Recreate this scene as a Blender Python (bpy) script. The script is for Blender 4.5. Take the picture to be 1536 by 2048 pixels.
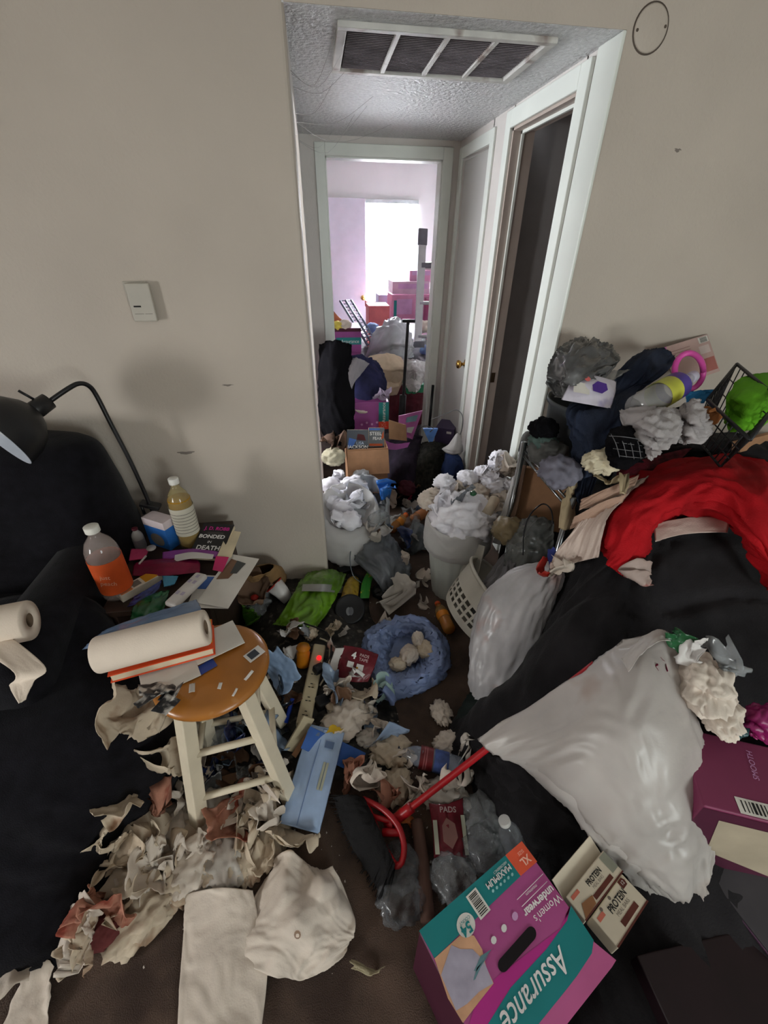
import bpy, bmesh, math, random
import numpy as np
from mathutils import Vector, Matrix, noise
from mathutils.bvhtree import BVHTree

SC = bpy.context.scene
for _o in list(bpy.data.objects):
    bpy.data.objects.remove(_o)
COL = SC.collection
# ------------------------------------------------------------------ camera
CH, FPX = 1.574, 844.1
YAW, PITCH, ROLL = 0.150404501, 0.568437810, 0.012823967
_cy, _sy, _cp, _sp = math.cos(YAW), math.sin(YAW), math.cos(PITCH), math.sin(PITCH)
FWD = Vector((_sy*_cp, _cy*_cp, -_sp)); _r = Vector((_cy, -_sy, 0)); _u = _r.cross(FWD)
RIGHT = _r*math.cos(ROLL) + _u*math.sin(ROLL); UP = _u*math.cos(ROLL) - _r*math.sin(ROLL)
EYE = Vector((0, 0, CH))
cam = bpy.data.cameras.new('camera'); camo = bpy.data.objects.new('camera', cam); COL.objects.link(camo)
cam.sensor_fit = 'HORIZONTAL'; cam.sensor_width = 36; cam.lens = FPX/1536*36; cam.clip_start = 0.02
_m = Matrix((RIGHT, UP, -FWD)).transposed().to_4x4(); _m.translation = EYE; camo.matrix_world = _m
SC.camera = camo
# ------------------------------------------------------------------ sky, daylight, exposure
SC.view_settings.view_transform = 'Standard'; SC.view_settings.look = 'None'
SC.view_settings.gamma = 1; SC.view_settings.use_curve_mapping = False
SC.view_settings.exposure = 0.0
w = bpy.data.worlds.new('sky'); SC.world = w; w.use_nodes = True
w.node_tree.nodes['Background'].inputs[0].default_value = (0.86, 0.93, 1.0, 1)
w.node_tree.nodes['Background'].inputs[1].default_value = 6.0
def daylight(name, loc, rot, sx, sy, power, col):
    l = bpy.data.lights.new(name, 'AREA'); l.shape = 'RECTANGLE'; l.size = sx; l.size_y = sy
    l.energy = power; l.color = col; o = bpy.data.objects.new(name, l); COL.objects.link(o)
    o.location = loc; o.rotation_euler = rot; return o
# daylight of the two windows: bedroom window behind its blind, living-room window behind the viewer's shoulder
daylight('bedroom_window_daylight', (1.04, 6.75, 1.4), (math.radians(-90), 0, 0), 0.75, 1.35, 3000, (0.90, 0.94, 1.0))
daylight('living_room_window_daylight', (-3.14, -.75, .95), (0, math.radians(-90), 0), 0.6, 0.55, 38, (1.0, 0.985, 0.94))
daylight('hall_side_room_daylight', (-1.52, 2.55, 1.45), (0, math.radians(-90), 0), 1.0, 0.8, 46, (0.92, 0.95, 1.0))
daylight('back_window_daylight', (1.6, -2.74, 1.3), (math.radians(90), 0, 0), 0.9, 1.0, 44, (0.92, 1.0, 0.95))

# ------------------------------------------------------------------ helpers
def ray(px, py): return RIGHT*((px-768)/FPX) - UP*((py-1024)/FPX) + FWD
def A(px, py, z):
    d = ray(px, py); return EYE + d*((z-CH)/d.z)
def AY(px, py, Y):
    d = ray(px, py); return EYE + d*(Y/d.y)
def AX(px, py, X):
    d = ray(px, py); return EYE + d*(X/d.x)
def lin(h):
    h = h.lstrip('#'); o = []
    for i in (0, 2, 4):
        c = int(h[i:i+2], 16)/255; o.append(c/12.92 if c <= .04045 else ((c+.055)/1.055)**2.4)
    return o
MATS = {}
def mat(name, c, rough=.8, var=.12, vs=9, bump=0, bs=70, metal=0, alpha=1, emit=0, spec=.35, transl=0, stain=None, dist=.004, sheen=0):
    if name in MATS: return MATS[name]
    m = bpy.data.materials.new(name); MATS[name] = m; m.use_nodes = True
    nt = m.node_tree; N = nt.nodes; L = nt.links; b = N['Principled BSDF']
    tc = N.new('ShaderNodeTexCoord'); c = lin(c)
    nz = N.new('ShaderNodeTexNoise'); nz.inputs['Scale'].default_value = vs; nz.inputs['Detail'].default_value = 4
    L.new(tc.outputs['Object'], nz.inputs['Vector'])
    mx = N.new('ShaderNodeMix'); mx.data_type = 'RGBA'
    mx.inputs[6].default_value = [x*(1-var*1.6) for x in c]+[1]; mx.inputs[7].default_value = [min(1, x*(1+var)) for x in c]+[1]
    rp = N.new('ShaderNodeMapRange'); rp.inputs[1].default_value = .3; rp.inputs[2].default_value = .7
    L.new(nz.outputs['Fac'], rp.inputs[0]); L.new(rp.outputs[0], mx.inputs[0]); out = mx.outputs[2]
    if stain:
        sc, ss, th = stain
        n2 = N.new('ShaderNodeTexNoise'); n2.inputs['Scale'].default_value = ss; n2.inputs['Detail'].default_value = 3
        L.new(tc.outputs['Object'], n2.inputs['Vector'])
        r2 = N.new('ShaderNodeMapRange'); r2.inputs[1].default_value = th; r2.inputs[2].default_value = th+.12
        L.new(n2.outputs['Fac'], r2.inputs[0])
        m2 = N.new('ShaderNodeMix'); m2.data_type = 'RGBA'; L.new(r2.outputs[0], m2.inputs[0])
        L.new(out, m2.inputs[6]); m2.inputs[7].default_value = lin(sc)+[1]; out = m2.outputs[2]
    L.new(out, b.inputs['Base Color']); b.inputs['Roughness'].default_value = rough
    b.inputs['Metallic'].default_value = metal; b.inputs['Specular IOR Level'].default_value = spec
    if sheen: b.inputs['Sheen Weight'].default_value = sheen
    if alpha < 1: b.inputs['Alpha'].default_value = alpha
    if emit:
        b.inputs['Emission Color'].default_value = c+[1]; b.inputs['Emission Strength'].default_value = emit
    if bump:
        n3 = N.new('ShaderNodeTexNoise'); n3.inputs['Scale'].default_value = bs; n3.inputs['Detail'].default_value = 5
        L.new(tc.outputs['Object'], n3.inputs['Vector'])
        bp = N.new('ShaderNodeBump'); bp.inputs['Strength'].default_value = bump; bp.inputs['Distance'].default_value = dist
        L.new(n3.outputs['Fac'], bp.inputs['Height']); L.new(bp.outputs[0], b.inputs['Normal'])
    if transl:
        t = N.new('ShaderNodeBsdfTranslucent'); L.new(out, t.inputs[0]); ms = N.new('ShaderNodeMixShader')
        ms.inputs[0].default_value = transl; o = N['Material Output']
        L.new(b.outputs[0], ms.inputs[1]); L.new(t.outputs[0], ms.inputs[2]); L.new(ms.outputs[0], o.inputs[0])
    return m
ORG = {}; SV = []; SF = []; _bvh = [None]
def mk(name, VF, m, parent=None, smooth=True, solid=0, sub=0, bevel=0, sup=False):
    V, F = VF; V = [Vector(v) for v in V]
    if parent is None:
        n = len(V); org = Vector((sum(v.x for v in V)/n, sum(v.y for v in V)/n, min(v.z for v in V)))
    else: org = ORG[parent.name]
    me = bpy.data.meshes.new(name); me.from_pydata([v-org for v in V], [], F); me.materials.append(m)
    if smooth: me.polygons.foreach_set('use_smooth', [True]*len(F))
    o = bpy.data.objects.new(name, me); COL.objects.link(o)
    if parent is None: o.location = org
    else: o.parent = parent
    ORG[o.name] = org
    if bevel:
        b = o.modifiers.new('bevel', 'BEVEL'); b.width = bevel; b.segments = 3; b.limit_method = 'ANGLE'
    if sub:
        s = o.modifiers.new('sub', 'SUBSURF'); s.levels = s.render_levels = sub
    if solid:
        s = o.modifiers.new('solid', 'SOLIDIFY'); s.thickness = solid; s.offset = 0
    if sup:
        k = len(SV); SV.extend(V); SF.extend([[i+k for i in f] for f in F]); _bvh[0] = None
    return o
def tag(o, label, cat, group=None, kind=None):
    o['label'] = label; o['category'] = cat
    if group: o['group'] = group
    if kind: o['kind'] = kind
    return o
def thing(name, label, cat, loc, group=None):
    o = bpy.data.objects.new(name, None); COL.objects.link(o); o.location = loc; ORG[o.name] = Vector(loc)
    o.empty_display_size = .05
    return tag(o, label, cat, group)
def struct(name, VF, m, parent=None, **k):
    o = mk(name, VF, m, parent, **k)
    if parent is None: o['kind'] = 'structure'
    return o
def on(px, py, lift=0, pz=0.0):
    """first built surface seen through a pixel (floor height pz if none)"""
    if _bvh[0] is None: _bvh[0] = BVHTree.FromPolygons(SV, SF)
    h = _bvh[0].ray_cast(EYE, ray(px, py).normalized())
    p = h[0] if h[0] is not None else A(px, py, pz)
    return Vector((p.x, p.y, p.z+lift))
def ground(x, y, top=2.0):
    if _bvh[0] is None: _bvh[0] = BVHTree.FromPolygons(SV, SF)
    h = _bvh[0].ray_cast(Vector((x, y, top)), Vector((0, 0, -1)))
    return h[0].z if h[0] is not None else 0.0
def TR(loc, rx=0, ry=0, rz=0): return Matrix.Translation(loc) @ Matrix.Rotation(rz, 4, 'Z') @ Matrix.Rotation(ry, 4, 'Y') @ Matrix.Rotation(rx, 4, 'X')
def BASIS(o, x, y):
    """frame at o: x axis towards x, y axis near y"""
    x = Vector(x).normalized(); y = Vector(y); z = x.cross(y).normalized(); y = z.cross(x)
    m = Matrix((x, y, z)).transposed().to_4x4(); m.translation = Vector(o); return m
def xf(M, VF): return [M @ Vector(v) for v in VF[0]], VF[1]
def join(*parts):
    V = []; F = []
    for v, f in parts:
        k = len(V); V += list(v); F += [[i+k for i in q] for q in f]
    return V, F
def cube(M, sx, sy, sz):
    V = [M @ Vector((x*sx/2, y*sy/2, z*sz/2)) for x in (-1, 1) for y in (-1, 1) for z in (-1, 1)]
    return V, [[0, 1, 3, 2], [4, 6, 7, 5], [0, 4, 5, 1], [2, 3, 7, 6], [0, 2, 6, 4], [1, 5, 7, 3]]
def bx(x0, x1, y0, y1, z0, z1): return cube(TR(((x0+x1)/2, (y0+y1)/2, (z0+z1)/2)), x1-x0, y1-y0, z1-z0)
def lathe(M, prof, n=20, cap=True):
    V = []; F = []
    for r, z in prof:
        for k in range(n):
            a = 2*math.pi*k/n; V.append(M @ Vector((r*math.cos(a), r*math.sin(a), z)))
    for i in range(len(prof)-1):
        for k in range(n):
            a = i*n+k; b = i*n+(k+1) % n; F.append([a, b, b+n, a+n])
    if cap:
        F.append([k for k in range(n)][::-1]); F.append([(len(prof)-1)*n+k for k in range(n)])
    return V, F
def cr(P, t):
    """Catmull-Rom through the points P, t in 0..1"""
    n = len(P)-1; s = min(max(t, 0), 1)*n; i = min(int(s), n-1); f = s-i
    p0, p1, p2, p3 = P[max(i-1, 0)], P[i], P[i+1], P[min(i+2, n)]
    return .5*((2*p1)+(p2-p0)*f+(2*p0-5*p1+4*p2-p3)*f*f+(3*p1-p0-3*p2+p3)*f**3)
def tube(pts, r, n=8, steps=0):
    P = [Vector(p) for p in pts]
    if steps: P = [cr(P, k/steps) for k in range(steps+1)]
    V = []; F = []; up = Vector((.13, .31, .94))
    for i, p in enumerate(P):
        d = (P[min(i+1, len(P)-1)]-P[max(i-1, 0)]).normalized()
        a = d.cross(up)
        if a.length < .05: a = d.cross(Vector((1, 0, 0)))
        a.normalize(); b = d.cross(a); rr = r[i*(len(r)-1)//max(1, len(P)-1)] if isinstance(r, (list, tuple)) else r
        for k in range(n):
            t = 2*math.pi*k/n; V.append(p+a*(rr*math.cos(t))+b*(rr*math.sin(t)))
    for i in range(len(P)-1):
        for k in range(n):
            x = i*n+k; y = i*n+(k+1) % n; F.append([x, y, y+n, x+n])
    F.append(list(range(n))[::-1]); F.append([(len(P)-1)*n+k for k in range(n)])
    return V, F
def ridge(p): return 1-2*abs(noise.noise(p))
def net(rows, nu=40, nv=40, wr=0, f=(6, 6), seed=0, wf=None):
    """smooth cloth skin through a net of points, wrinkled along its normal"""
    R = [[Vector(p) for p in r] for r in rows]; G = []
    for i in range(nu+1):
        u = i/nu; line = [cr([r[j] for r in R], u) for j in range(len(R[0]))]
        G.append([cr(line, j/nv) for j in range(nv+1)])
    V = []
    for i in range(nu+1):
        for j in range(nv+1):
            p = G[i][j].copy()
            if wr:
                a = G[min(i+1, nu)][j]-G[max(i-1, 0)][j]; b = G[i][min(j+1, nv)]-G[i][max(j-1, 0)]
                nn = a.cross(b)
                if nn.length > 1e-9: nn.normalize()
                if nn.z < -.2: nn = -nn
                u, v = i/nu*f[0], j/nv*f[1]; q = Vector((u+seed*3.7, v, seed*1.3))
                q2 = q+Vector((noise.noise(q*.6)*1.5, noise.noise(q*.6+Vector((9, 3, 1)))*1.5, 0))
                h = ridge(q2)*.65+ridge(q2*2.1)*.3+ridge(q2*4.3)*.15
                p += nn*h*wr
            V.append(p)
    F = []
    for i in range(nu):
        for j in range(nv):
            a = i*(nv+1)+j; F.append([a, a+1, a+nv+2, a+nv+1])
    return V, F
def pillow(rows, drop, nu=36, nv=36, wr=.006, f=(6, 6), seed=0):
    """closed soft body: the upper skin from the net, an under skin sunk by drop"""
    V, F = net(rows, nu, nv, wr, f, seed); k = len(V); W = nv+1
    idx = {}; V2 = list(V)
    for i in range(nu+1):
        for j in range(W):
            a = i*W+j
            if i in (0, nu) or j in (0, nv): idx[a] = a
            else:
                e = min(1, 4*min(i/nu, 1-i/nu))*min(1, 4*min(j/nv, 1-j/nv))
                idx[a] = len(V2); V2.append(V[a]-Vector((0, 0, drop*e)))
    return V2, F+[[idx[a] for a in f_][::-1] for f_ in F]
def P(*t): return [A(*q) for q in t]
def loft(loops, n=40, m=30, wr=0, f=(10, 4), seed=0, capb=True, capt=True, pleat=0, npl=18):
    """skin over closed loops (each a list of points), bottom to top"""
    LL = []
    for lp in loops:
        lp = [Vector(p) for p in lp]; c = len(lp); lp3 = lp+lp+lp+[lp[0]]
        LL.append([cr(lp3, (c+k/n*c)/(3*c)) for k in range(n)])
    V = []
    for i in range(m+1):
        t = i/m; ring = [cr([l[k] for l in LL], t) for k in range(n)]; c = sum(ring, Vector())/n
        for k in range(n):
            d = ring[k]-c; a = 2*math.pi*k/n
            q = Vector((math.cos(a)*f[0]*.5, math.sin(a)*f[0]*.5, t*f[1]+seed*5.3))
            h = (ridge(q)*.6+ridge(q*2.2)*.3+ridge(q*4.4)*.14)*wr
            if pleat: h += pleat*math.sin(a*npl+noise.noise(q)*4)*t
            V.append(ring[k]+(d.normalized()*h if d.length > 1e-6 else d))
    F = []
    for i in range(m):
        for k in range(n):
            a = i*n+k; b = i*n+(k+1) % n; F.append([a, b, b+n, a+n])
    if capb: F.append(list(range(n))[::-1])
    if capt: F.append([m*n+k for k in range(n)])
    return V, F
def oval(c, rx, ry, rz=0, k=8, z=None):
    c = Vector(c); return [c+Vector((rx*math.cos(a)*math.cos(rz)-ry*math.sin(a)*math.sin(rz), rx*math.cos(a)*math.sin(rz)+ry*math.sin(a)*math.cos(rz), 0)) for a in [2*math.pi*i/k for i in range(k)]]
def pxoval(l, r, py, z, ratio=.8, k=8):
    a, b = A(l, py, z), A(r, py, z); d = b-a
    return oval((a+b)/2, d.length/2, d.length/2*ratio, math.atan2(d.y, d.x), k)
def wad(c, r, seed, sub=3, amp=.35, sq=(1, 1, .8), fr=1.6):
    """crumpled ball of paper or film"""
    bm = bmesh.new(); bmesh.ops.create_icosphere(bm, subdivisions=sub, radius=1)
    V = []; rot = Matrix.Rotation(seed*1.7, 3, 'Z')
    for v in bm.verts:
        d = v.co.normalized(); q = d*fr+Vector((seed*3.1, seed*1.9, seed*.7))
        h = 1+amp*(ridge(q)*.7+ridge(q*2.3)*.4+ridge(q*4.7)*.2-.3)
        p = rot @ Vector((d.x*sq[0], d.y*sq[1], d.z*sq[2])); V.append(Vector(c)+p*(h*r))
    F = [[v.index for v in f.verts] for f in bm.faces]; bm.free()
    return V, F
def sheetg(wd, ht, n=16, folds=5, seed=0, amax=1.6, soft=.12, ragged=0.0):
    """a sheet of thin paper folded softly about random creases, lying on z = 0"""
    g = np.random.RandomState(seed+11); m = max(4, int(n*ht/wd))
    u, v = np.meshgrid(np.linspace(-.5, .5, n+1), np.linspace(-.5, .5, m+1), indexing='ij')
    Q = np.stack([u.ravel()*wd, v.ravel()*ht, np.zeros(u.size)], 1)
    if ragged:
        rr = np.hypot(u, v).ravel()*2; an = np.arctan2(v, u).ravel()
        s = 1+ragged*np.sin(an*3+g.rand()*6)*rr+ragged*.6*np.sin(an*7+g.rand()*6)*rr; Q *= s[:, None]
    S = (wd+ht)/2
    for k in range(folds):
        c = Q[g.randint(len(Q))]; a = g.rand()*6.283; nx = np.array([math.cos(a), math.sin(a), (g.rand()-.5)*.8]); nx /= np.linalg.norm(nx)
        s = (Q-c)@nx; ax = np.cross(nx, [0, 0, 1.]); ax /= np.linalg.norm(ax)
        sh = g.uniform(.05, .3)*S
        w_ = np.clip((s-sh*.2)/(soft*S), 0, 1); w_ = w_*w_*(3-2*w_)
        th = (g.uniform(.4, 1)*amax*(1 if g.rand() < .75 else -1))*w_
        D = Q-c; co, si = np.cos(th)[:, None], np.sin(th)[:, None]
        Q = c+D*co+np.cross(ax, D)*si+ax*((D@ax)[:, None])*(1-co)
    V = [Vector(p) for p in Q]; sd = Vector((seed*.77, seed*.31, 0))
    for i, p in enumerate(V):
        q = Vector((u.ravel()[i]*4, v.ravel()[i]*4, 0))+sd
        w3 = (ridge(q)*.5+ridge(q*2.3)*.35+ridge(q*5.1)*.25)*S*.075; p.z += w3; p.x += w3*.5; p.y -= w3*.4
    cz = sum(V, Vector())/len(V); lo = min(p.z for p in V)
    V = [Vector((p.x-cz.x, p.y-cz.y, p.z-lo)) for p in V]
    F = [[i*(m+1)+j, (i+1)*(m+1)+j, (i+1)*(m+1)+j+1, i*(m+1)+j+1] for i in range(n) for j in range(m)]
    return V, F
def facet(VF, amp, sc, seed):
    out = []
    for v in VF[0]:
        d, pts = noise.voronoi(v*sc+Vector((seed, 0, 0)), distance_metric='DISTANCE')
        out.append(v+Vector((0, 0, amp*(d[1]-d[0]-.35))))
    return out, VF[1]
def text(parent, M, s, size, m, name='lettering', sx=1, align='CENTER', bold=0, shear=0):
    cu = bpy.data.curves.new('t', 'FONT'); cu.body = s; cu.size = size; cu.align_x = align; cu.align_y = 'CENTER'
    cu.offset = bold; cu.shear = shear; cu.resolution_u = 3
    o = bpy.data.objects.new('t', cu); COL.objects.link(o)
    dg = bpy.context.evaluated_depsgraph_get(); me = bpy.data.meshes.new_from_object(o.evaluated_get(dg))
    bpy.data.objects.remove(o)
    VF = ([M @ Vector((v.co.x*sx, v.co.y, 0)) for v in me.vertices], [list(p.vertices) for p in me.polygons])
    bpy.data.meshes.remove(me)
    return mk(name, VF, m, parent, smooth=False)
def panel(parent, M, x0, x1, y0, y1, m, name='print', z=.0006):
    V = [M @ Vector(p) for p in ((x0, y0, z), (x1, y0, z), (x1, y1, z), (x0, y1, z))]
    return mk(name, (V, [[0, 1, 2, 3]]), m, parent, smooth=False)
def poly(parent, M, pts, m, name='print', z=.0006):
    return mk(name, ([M @ Vector((x, y, z)) for x, y in pts], [list(range(len(pts)))]), m, parent, smooth=False)
def circ(cx, cy, rx, ry=None, k=20): return [(cx+rx*math.cos(6.2832*i/k), cy+(ry or rx)*math.sin(6.2832*i/k)) for i in range(k)]
def barcode(parent, M, x0, x1, y0, y1, seed=1, vert=False):
    bl_ = panel(parent, M, x0, x1, y0, y1, mat('label_white', '#d8d4cc'), 'barcode_label', .0009)
    g = random.Random(seed); bars = []; x = .08
    while x < .9:
        b = g.uniform(.015, .045)
        q = [(x, .15), (x+b, .15), (x+b, .85), (x, .85)]
        if vert: q = [(c, a) for a, c in q][::-1]
        bars.append(([M @ Vector((x0+(x1-x0)*a, y0+(y1-y0)*c, .0014)) for a, c in q], [[0, 1, 2, 3]])); x += b+g.uniform(.02, .05)
    mk('barcode', join(*bars), mat('ink', '#1c1a1a'), bl_, smooth=False)
def bottle(label, base, axis, L, R, lab=None, liquid=None, cap='#e8e6e0', body='#c9c6c2', alpha=.3, name='plastic_bottle', group=None, lz=(.2, .55), fill=.5, neck=.4, cat='bottle', crush=0, seed=0):
    ax = Vector(axis).normalized(); side = ax.cross(Vector((.3, .9, .2))).normalized(); o = thing(name, label, cat, base, group)
    M = Matrix((side, ax.cross(side), ax)).transposed().to_4x4(); M.translation = Vector(base)
    nr = R*neck
    prof = [(R*.8, 0), (R*.97, L*.03), (R, L*.08), (R*.97, L*.2), (R, L*.35), (R*.97, L*.5), (R, L*.62), (R*.94, L*.7), (R*.75, L*.79), (nr*1.15, L*.87), (nr, L*.9), (nr, L*.95)]
    VF = lathe(M, prof, 22)
    if crush:
        c = Vector(base)+ax*L*.5
        VF = ([v+(v-(Vector(base)+ax*((v-Vector(base)).dot(ax))))*(crush*(noise.noise(v*22+Vector((seed, 0, 0)))-.2)) for v in VF[0]], VF[1])
    mk('bottle_body', VF, mat('clear_plastic_%s_%d' % (body, int(alpha*100)), body, rough=.08, var=.03, alpha=alpha, spec=.6), o)
    if liquid: mk('liquid', lathe(M, [(R*.76, L*.01), (R*.93, L*.06), (R*.93, L*fill)], 18), mat('liquid_'+liquid, liquid, rough=.15, var=.05, alpha=.93), o)
    if lab: mk('bottle_label', lathe(M, [(R*1.015, L*lz[0]), (R*1.02, L*lz[1])], 22, cap=False), mat('label_'+lab, lab, rough=.45, var=.12), o)
    if cap: mk('cap', lathe(M, [(nr*1.25, L*.925), (nr*1.28, L*.93), (nr*1.28, L*.995), (nr*1.15, L)], 18), mat('cap_'+cap, cap, rough=.5), o)
    return o, M
def carton(name, label, M, sx, sy, sz, m, cat='box', group=None, bevel=.003):
    """closed carton: M is the frame of its top face centre, body hangs below"""
    o = thing(name, label, cat, M @ Vector((0, 0, -sz)), group)
    mk('carton_body', cube(M @ Matrix.Translation((0, 0, -sz/2)), sx, sy, sz), m, o, smooth=False, bevel=bevel, sup=True)
    return o
rnd = random.Random(7)

# ================================================================== SETTING
W_PAINT = mat('wall_paint', '#bdb2a6', rough=.55, var=.05, vs=2.2, bump=.35, bs=85, spec=.35, dist=.003)
W_HALL = mat('hall_paint', '#d3cdc8', rough=.6, var=.05, vs=3, bump=.3, bs=85, dist=.003)
W_BED = mat('bedroom_paint', '#eae8e8', rough=.7, var=.03, vs=2)
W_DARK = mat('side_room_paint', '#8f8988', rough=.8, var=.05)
TRIM = mat('white_gloss_trim', '#dfe3dc', rough=.35, var=.03, vs=5, spec=.5)
DOORW = mat('white_door_paint', '#bfbdb9', rough=.4, var=.03, vs=3, spec=.5)
JAMB = mat('tan_jamb_paint', '#b5a79e', rough=.5, var=.05)
CEIL = mat('popcorn_ceiling', '#d9d9da', rough=.42, var=.1, vs=60, bump=1.0, bs=55, dist=.02, spec=.6)
CEIL2 = mat('ceiling_white', '#dcdad6', rough=.9, var=.03)
CARPET = mat('dirty_brown_carpet', '#5a473c', rough=.95, var=.35, vs=7, bump=.8, bs=320, stain=('#3a2a22', 4.0, .55), dist=.006, sheen=.1)
YW, YE, XL, XR, HZ = 1.76, 3.47, -.032, 1.0, 2.13
struct('floor', bx(-3.2, 3.2, -2.8, 6.7, -.1, 0), CARPET, smooth=False, sup=True)
struct('ceiling', bx(-3.2, 3.2, -2.8, 1.765, 2.44, 2.54), CEIL2, smooth=False)
struct('ceiling_hall', bx(XL-.05, XR+.05, YW+.003, YE+.05, HZ, HZ+.08), CEIL, smooth=False)
struct('ceiling_bedroom', bx(-1.6, 2.1, 3.5, 6.7, 2.40, 2.5), CEIL2, smooth=False)
struct('wall_front_left', bx(-3.2, XL, YW, YW+.12, 0, 2.45), W_PAINT, smooth=False, bevel=.014, sup=True)
struct('wall_front_right', bx(XR, 3.2, YW, YW+.12, 0, 2.45), W_PAINT, smooth=False, sup=True)
struct('wall_header', bx(XL, XR, YW, YW+.12, HZ+.001, 2.45), W_PAINT, smooth=False)
struct('wall_hall_left', join(bx(XL-.12, XL, YW+.12, 2.08, 0, HZ+.05), bx(XL-.12, XL, 2.88, YE, 0, HZ+.05), bx(XL-.12, XL, 2.08, 2.88, 2.03, HZ+.05)), W_HALL, smooth=False)
struct('wall_hall_right', join(bx(XR, XR+.11, YW+.12, 1.98, 0, HZ), bx(XR, XR+.11, 2.60, 2.88, 0, HZ), bx(XR, XR+.11, 3.39, YE, 0, HZ),
       bx(XR, XR+.11, 1.97, 2.61, 2.05, HZ), bx(XR, XR+.11, 2.87, 3.40, 2.03, HZ)), W_HALL, smooth=False)
struct('wall_hall_end', join(bx(-1.6, .12, YE, YE+.11, 0, 2.45), bx(.885, 2.1, YE, YE+.11, 0, 2.45), bx(.12, .885, YE, YE+.11, 2.03, 2.45)), W_HALL, smooth=False)
struct('wall_bedroom_far', join(bx(-1.6, .70, 6.5, 6.6, 0, 2.45), bx(1.38, 2.1, 6.5, 6.6, 0, 2.45), bx(.70, 1.38, 6.5, 6.6, 2.03, 2.45), bx(.70, 1.38, 6.5, 6.6, 0, .72)), W_BED, smooth=False)
struct('wall_bedroom_left', bx(-1.6, -1.5, 3.58, 6.5, 0, 2.45), W_BED, smooth=False)
struct('wall_bedroom_right', bx(2.0, 2.1, 3.58, 6.5, 0, 2.45), W_BED, smooth=False)
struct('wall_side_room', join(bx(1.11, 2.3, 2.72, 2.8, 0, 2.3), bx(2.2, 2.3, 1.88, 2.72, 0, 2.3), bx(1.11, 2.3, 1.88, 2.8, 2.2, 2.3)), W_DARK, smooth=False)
struct('wall_bath', join(bx(-1.6, -1.5, 1.88, 2.25, 0, 2.3), bx(-1.6, -1.5, 3.05, 3.47, 0, 2.3), bx(-1.6, -1.5, 2.25, 3.05, 0, .95), bx(-1.6, -1.5, 2.25, 3.05, 1.95, 2.3), bx(-1.5, XL-.12, 1.88, 3.47, 2.25, 2.3)), W_HALL, smooth=False)
struct('wall_left', join(bx(-3.2, -3.1, -2.8, -1.2, 0, 2.45), bx(-3.2, -3.1, -.3, 1.8, 0, 2.45), bx(-3.2, -3.1, -1.2, -.3, 0, .45), bx(-3.2, -3.1, -1.2, -.3, 1.45, 2.45)), W_PAINT, smooth=False)
struct('wall_right', bx(3.1, 3.2, -2.8, 1.8, 0, 2.45), W_PAINT, smooth=False)
struct('wall_back', join(bx(-3.2, 1.1, -2.8, -2.7, 0, 2.45), bx(2.1, 3.2, -2.8, -2.7, 0, 2.45), bx(1.1, 2.1, -2.8, -2.7, 0, .75), bx(1.1, 2.1, -2.8, -2.7, 1.85, 2.45)), W_PAINT, smooth=False)
# white corner board and the casing of the dark doorway
struct('trim_1', bx(XR-.012, XR, YW-.004, 1.895, 0, HZ), TRIM, smooth=False, bevel=.004)
t2 = struct('trim_2', bx(XR-.016, XR, 1.915, 1.985, 0, 2.115), TRIM, smooth=False, bevel=.004)
struct('casing_board', bx(XR-.016, XR, 2.60, 2.665, 0, 2.115), TRIM, t2, smooth=False, bevel=.004)
struct('head_board', bx(XR-.0165, XR, 1.985, 2.60, 2.045, 2.115), TRIM, t2, smooth=False, bevel=.004)
struct('door_jamb', join(bx(XR, XR+.11, 2.585, 2.60, 0, 2.05), bx(XR, XR+.11, 1.98, 1.995, 0, 2.05), bx(XR, XR+.11, 1.98, 2.60, 2.035, 2.05)), JAMB, t2, smooth=False)
struct('door_stop', join(bx(XR+.04, XR+.052, 2.573, 2.585, 0, 2.035), bx(XR+.04, XR+.052, 1.995, 2.007, 0, 2.035), bx(XR+.04, XR+.052, 1.995, 2.585, 2.023, 2.035)), TRIM, t2, smooth=False)
struct('strike_plate', bx(XR+.065, XR+.09, 2.582, 2.586, .83, .89), mat('dull_brass', '#5b4a3a', rough=.4, metal=.8), t2, smooth=False)
# bedroom door casing at the end of the hall
t3 = struct('trim_3', bx(.055, .12, YE-.016, YE, 0, 2.095), TRIM, smooth=False, bevel=.004)
struct('casing_board', bx(.885, .95, YE-.016, YE, 0, 2.095), TRIM, t3, smooth=False, bevel=.004)
struct('head_board', bx(.12, .885, YE-.016, YE, 2.03, 2.095), TRIM, t3, smooth=False, bevel=.004)
struct('door_jamb', join(bx(.12, .128, YE, YE+.11, 0, 2.03), bx(.877, .885, YE, YE+.11, 0, 2.03), bx(.12, .885, YE, YE+.11, 2.022, 2.03)), TRIM, t3, smooth=False)
BRASS = mat('brass', '#c79a52', rough=.25, metal=1, var=.1)
def knob(parent, M):
    mk('door_knob', lathe(M, [(.031, 0), (.031, .006), (.012, .01), (.011, .03), (.022, .038), (.029, .05), (.026, .062), (.012, .068)], 20), BRASS, parent)
d2 = struct('door_2', bx(XR+.012, XR+.05, 2.885, 3.385, 0.01, 2.02), DOORW, smooth=False, bevel=.003)
knob(d2, TR((XR+.012, 2.94, .86), 0, math.radians(-90), 0))
t4 = struct('trim_4', bx(XR-.014, XR, 2.825, 2.885, 0, 2.09), TRIM, smooth=False, bevel=.004)
struct('casing_board', bx(XR-.014, XR, 3.385, 3.445, 0, 2.09), TRIM, t4, smooth=False, bevel=.004)
struct('head_board', bx(XR-.014, XR, 2.885, 3.385, 2.03, 2.09), TRIM, t4, smooth=False, bevel=.004)
d1 = struct('door_1', bx(-.1, .69, 6.44, 6.475, .01, 2.03), mat('lavender_white_door', '#dcd8e4', rough=.5, var=.03), smooth=False, bevel=.003)
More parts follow.
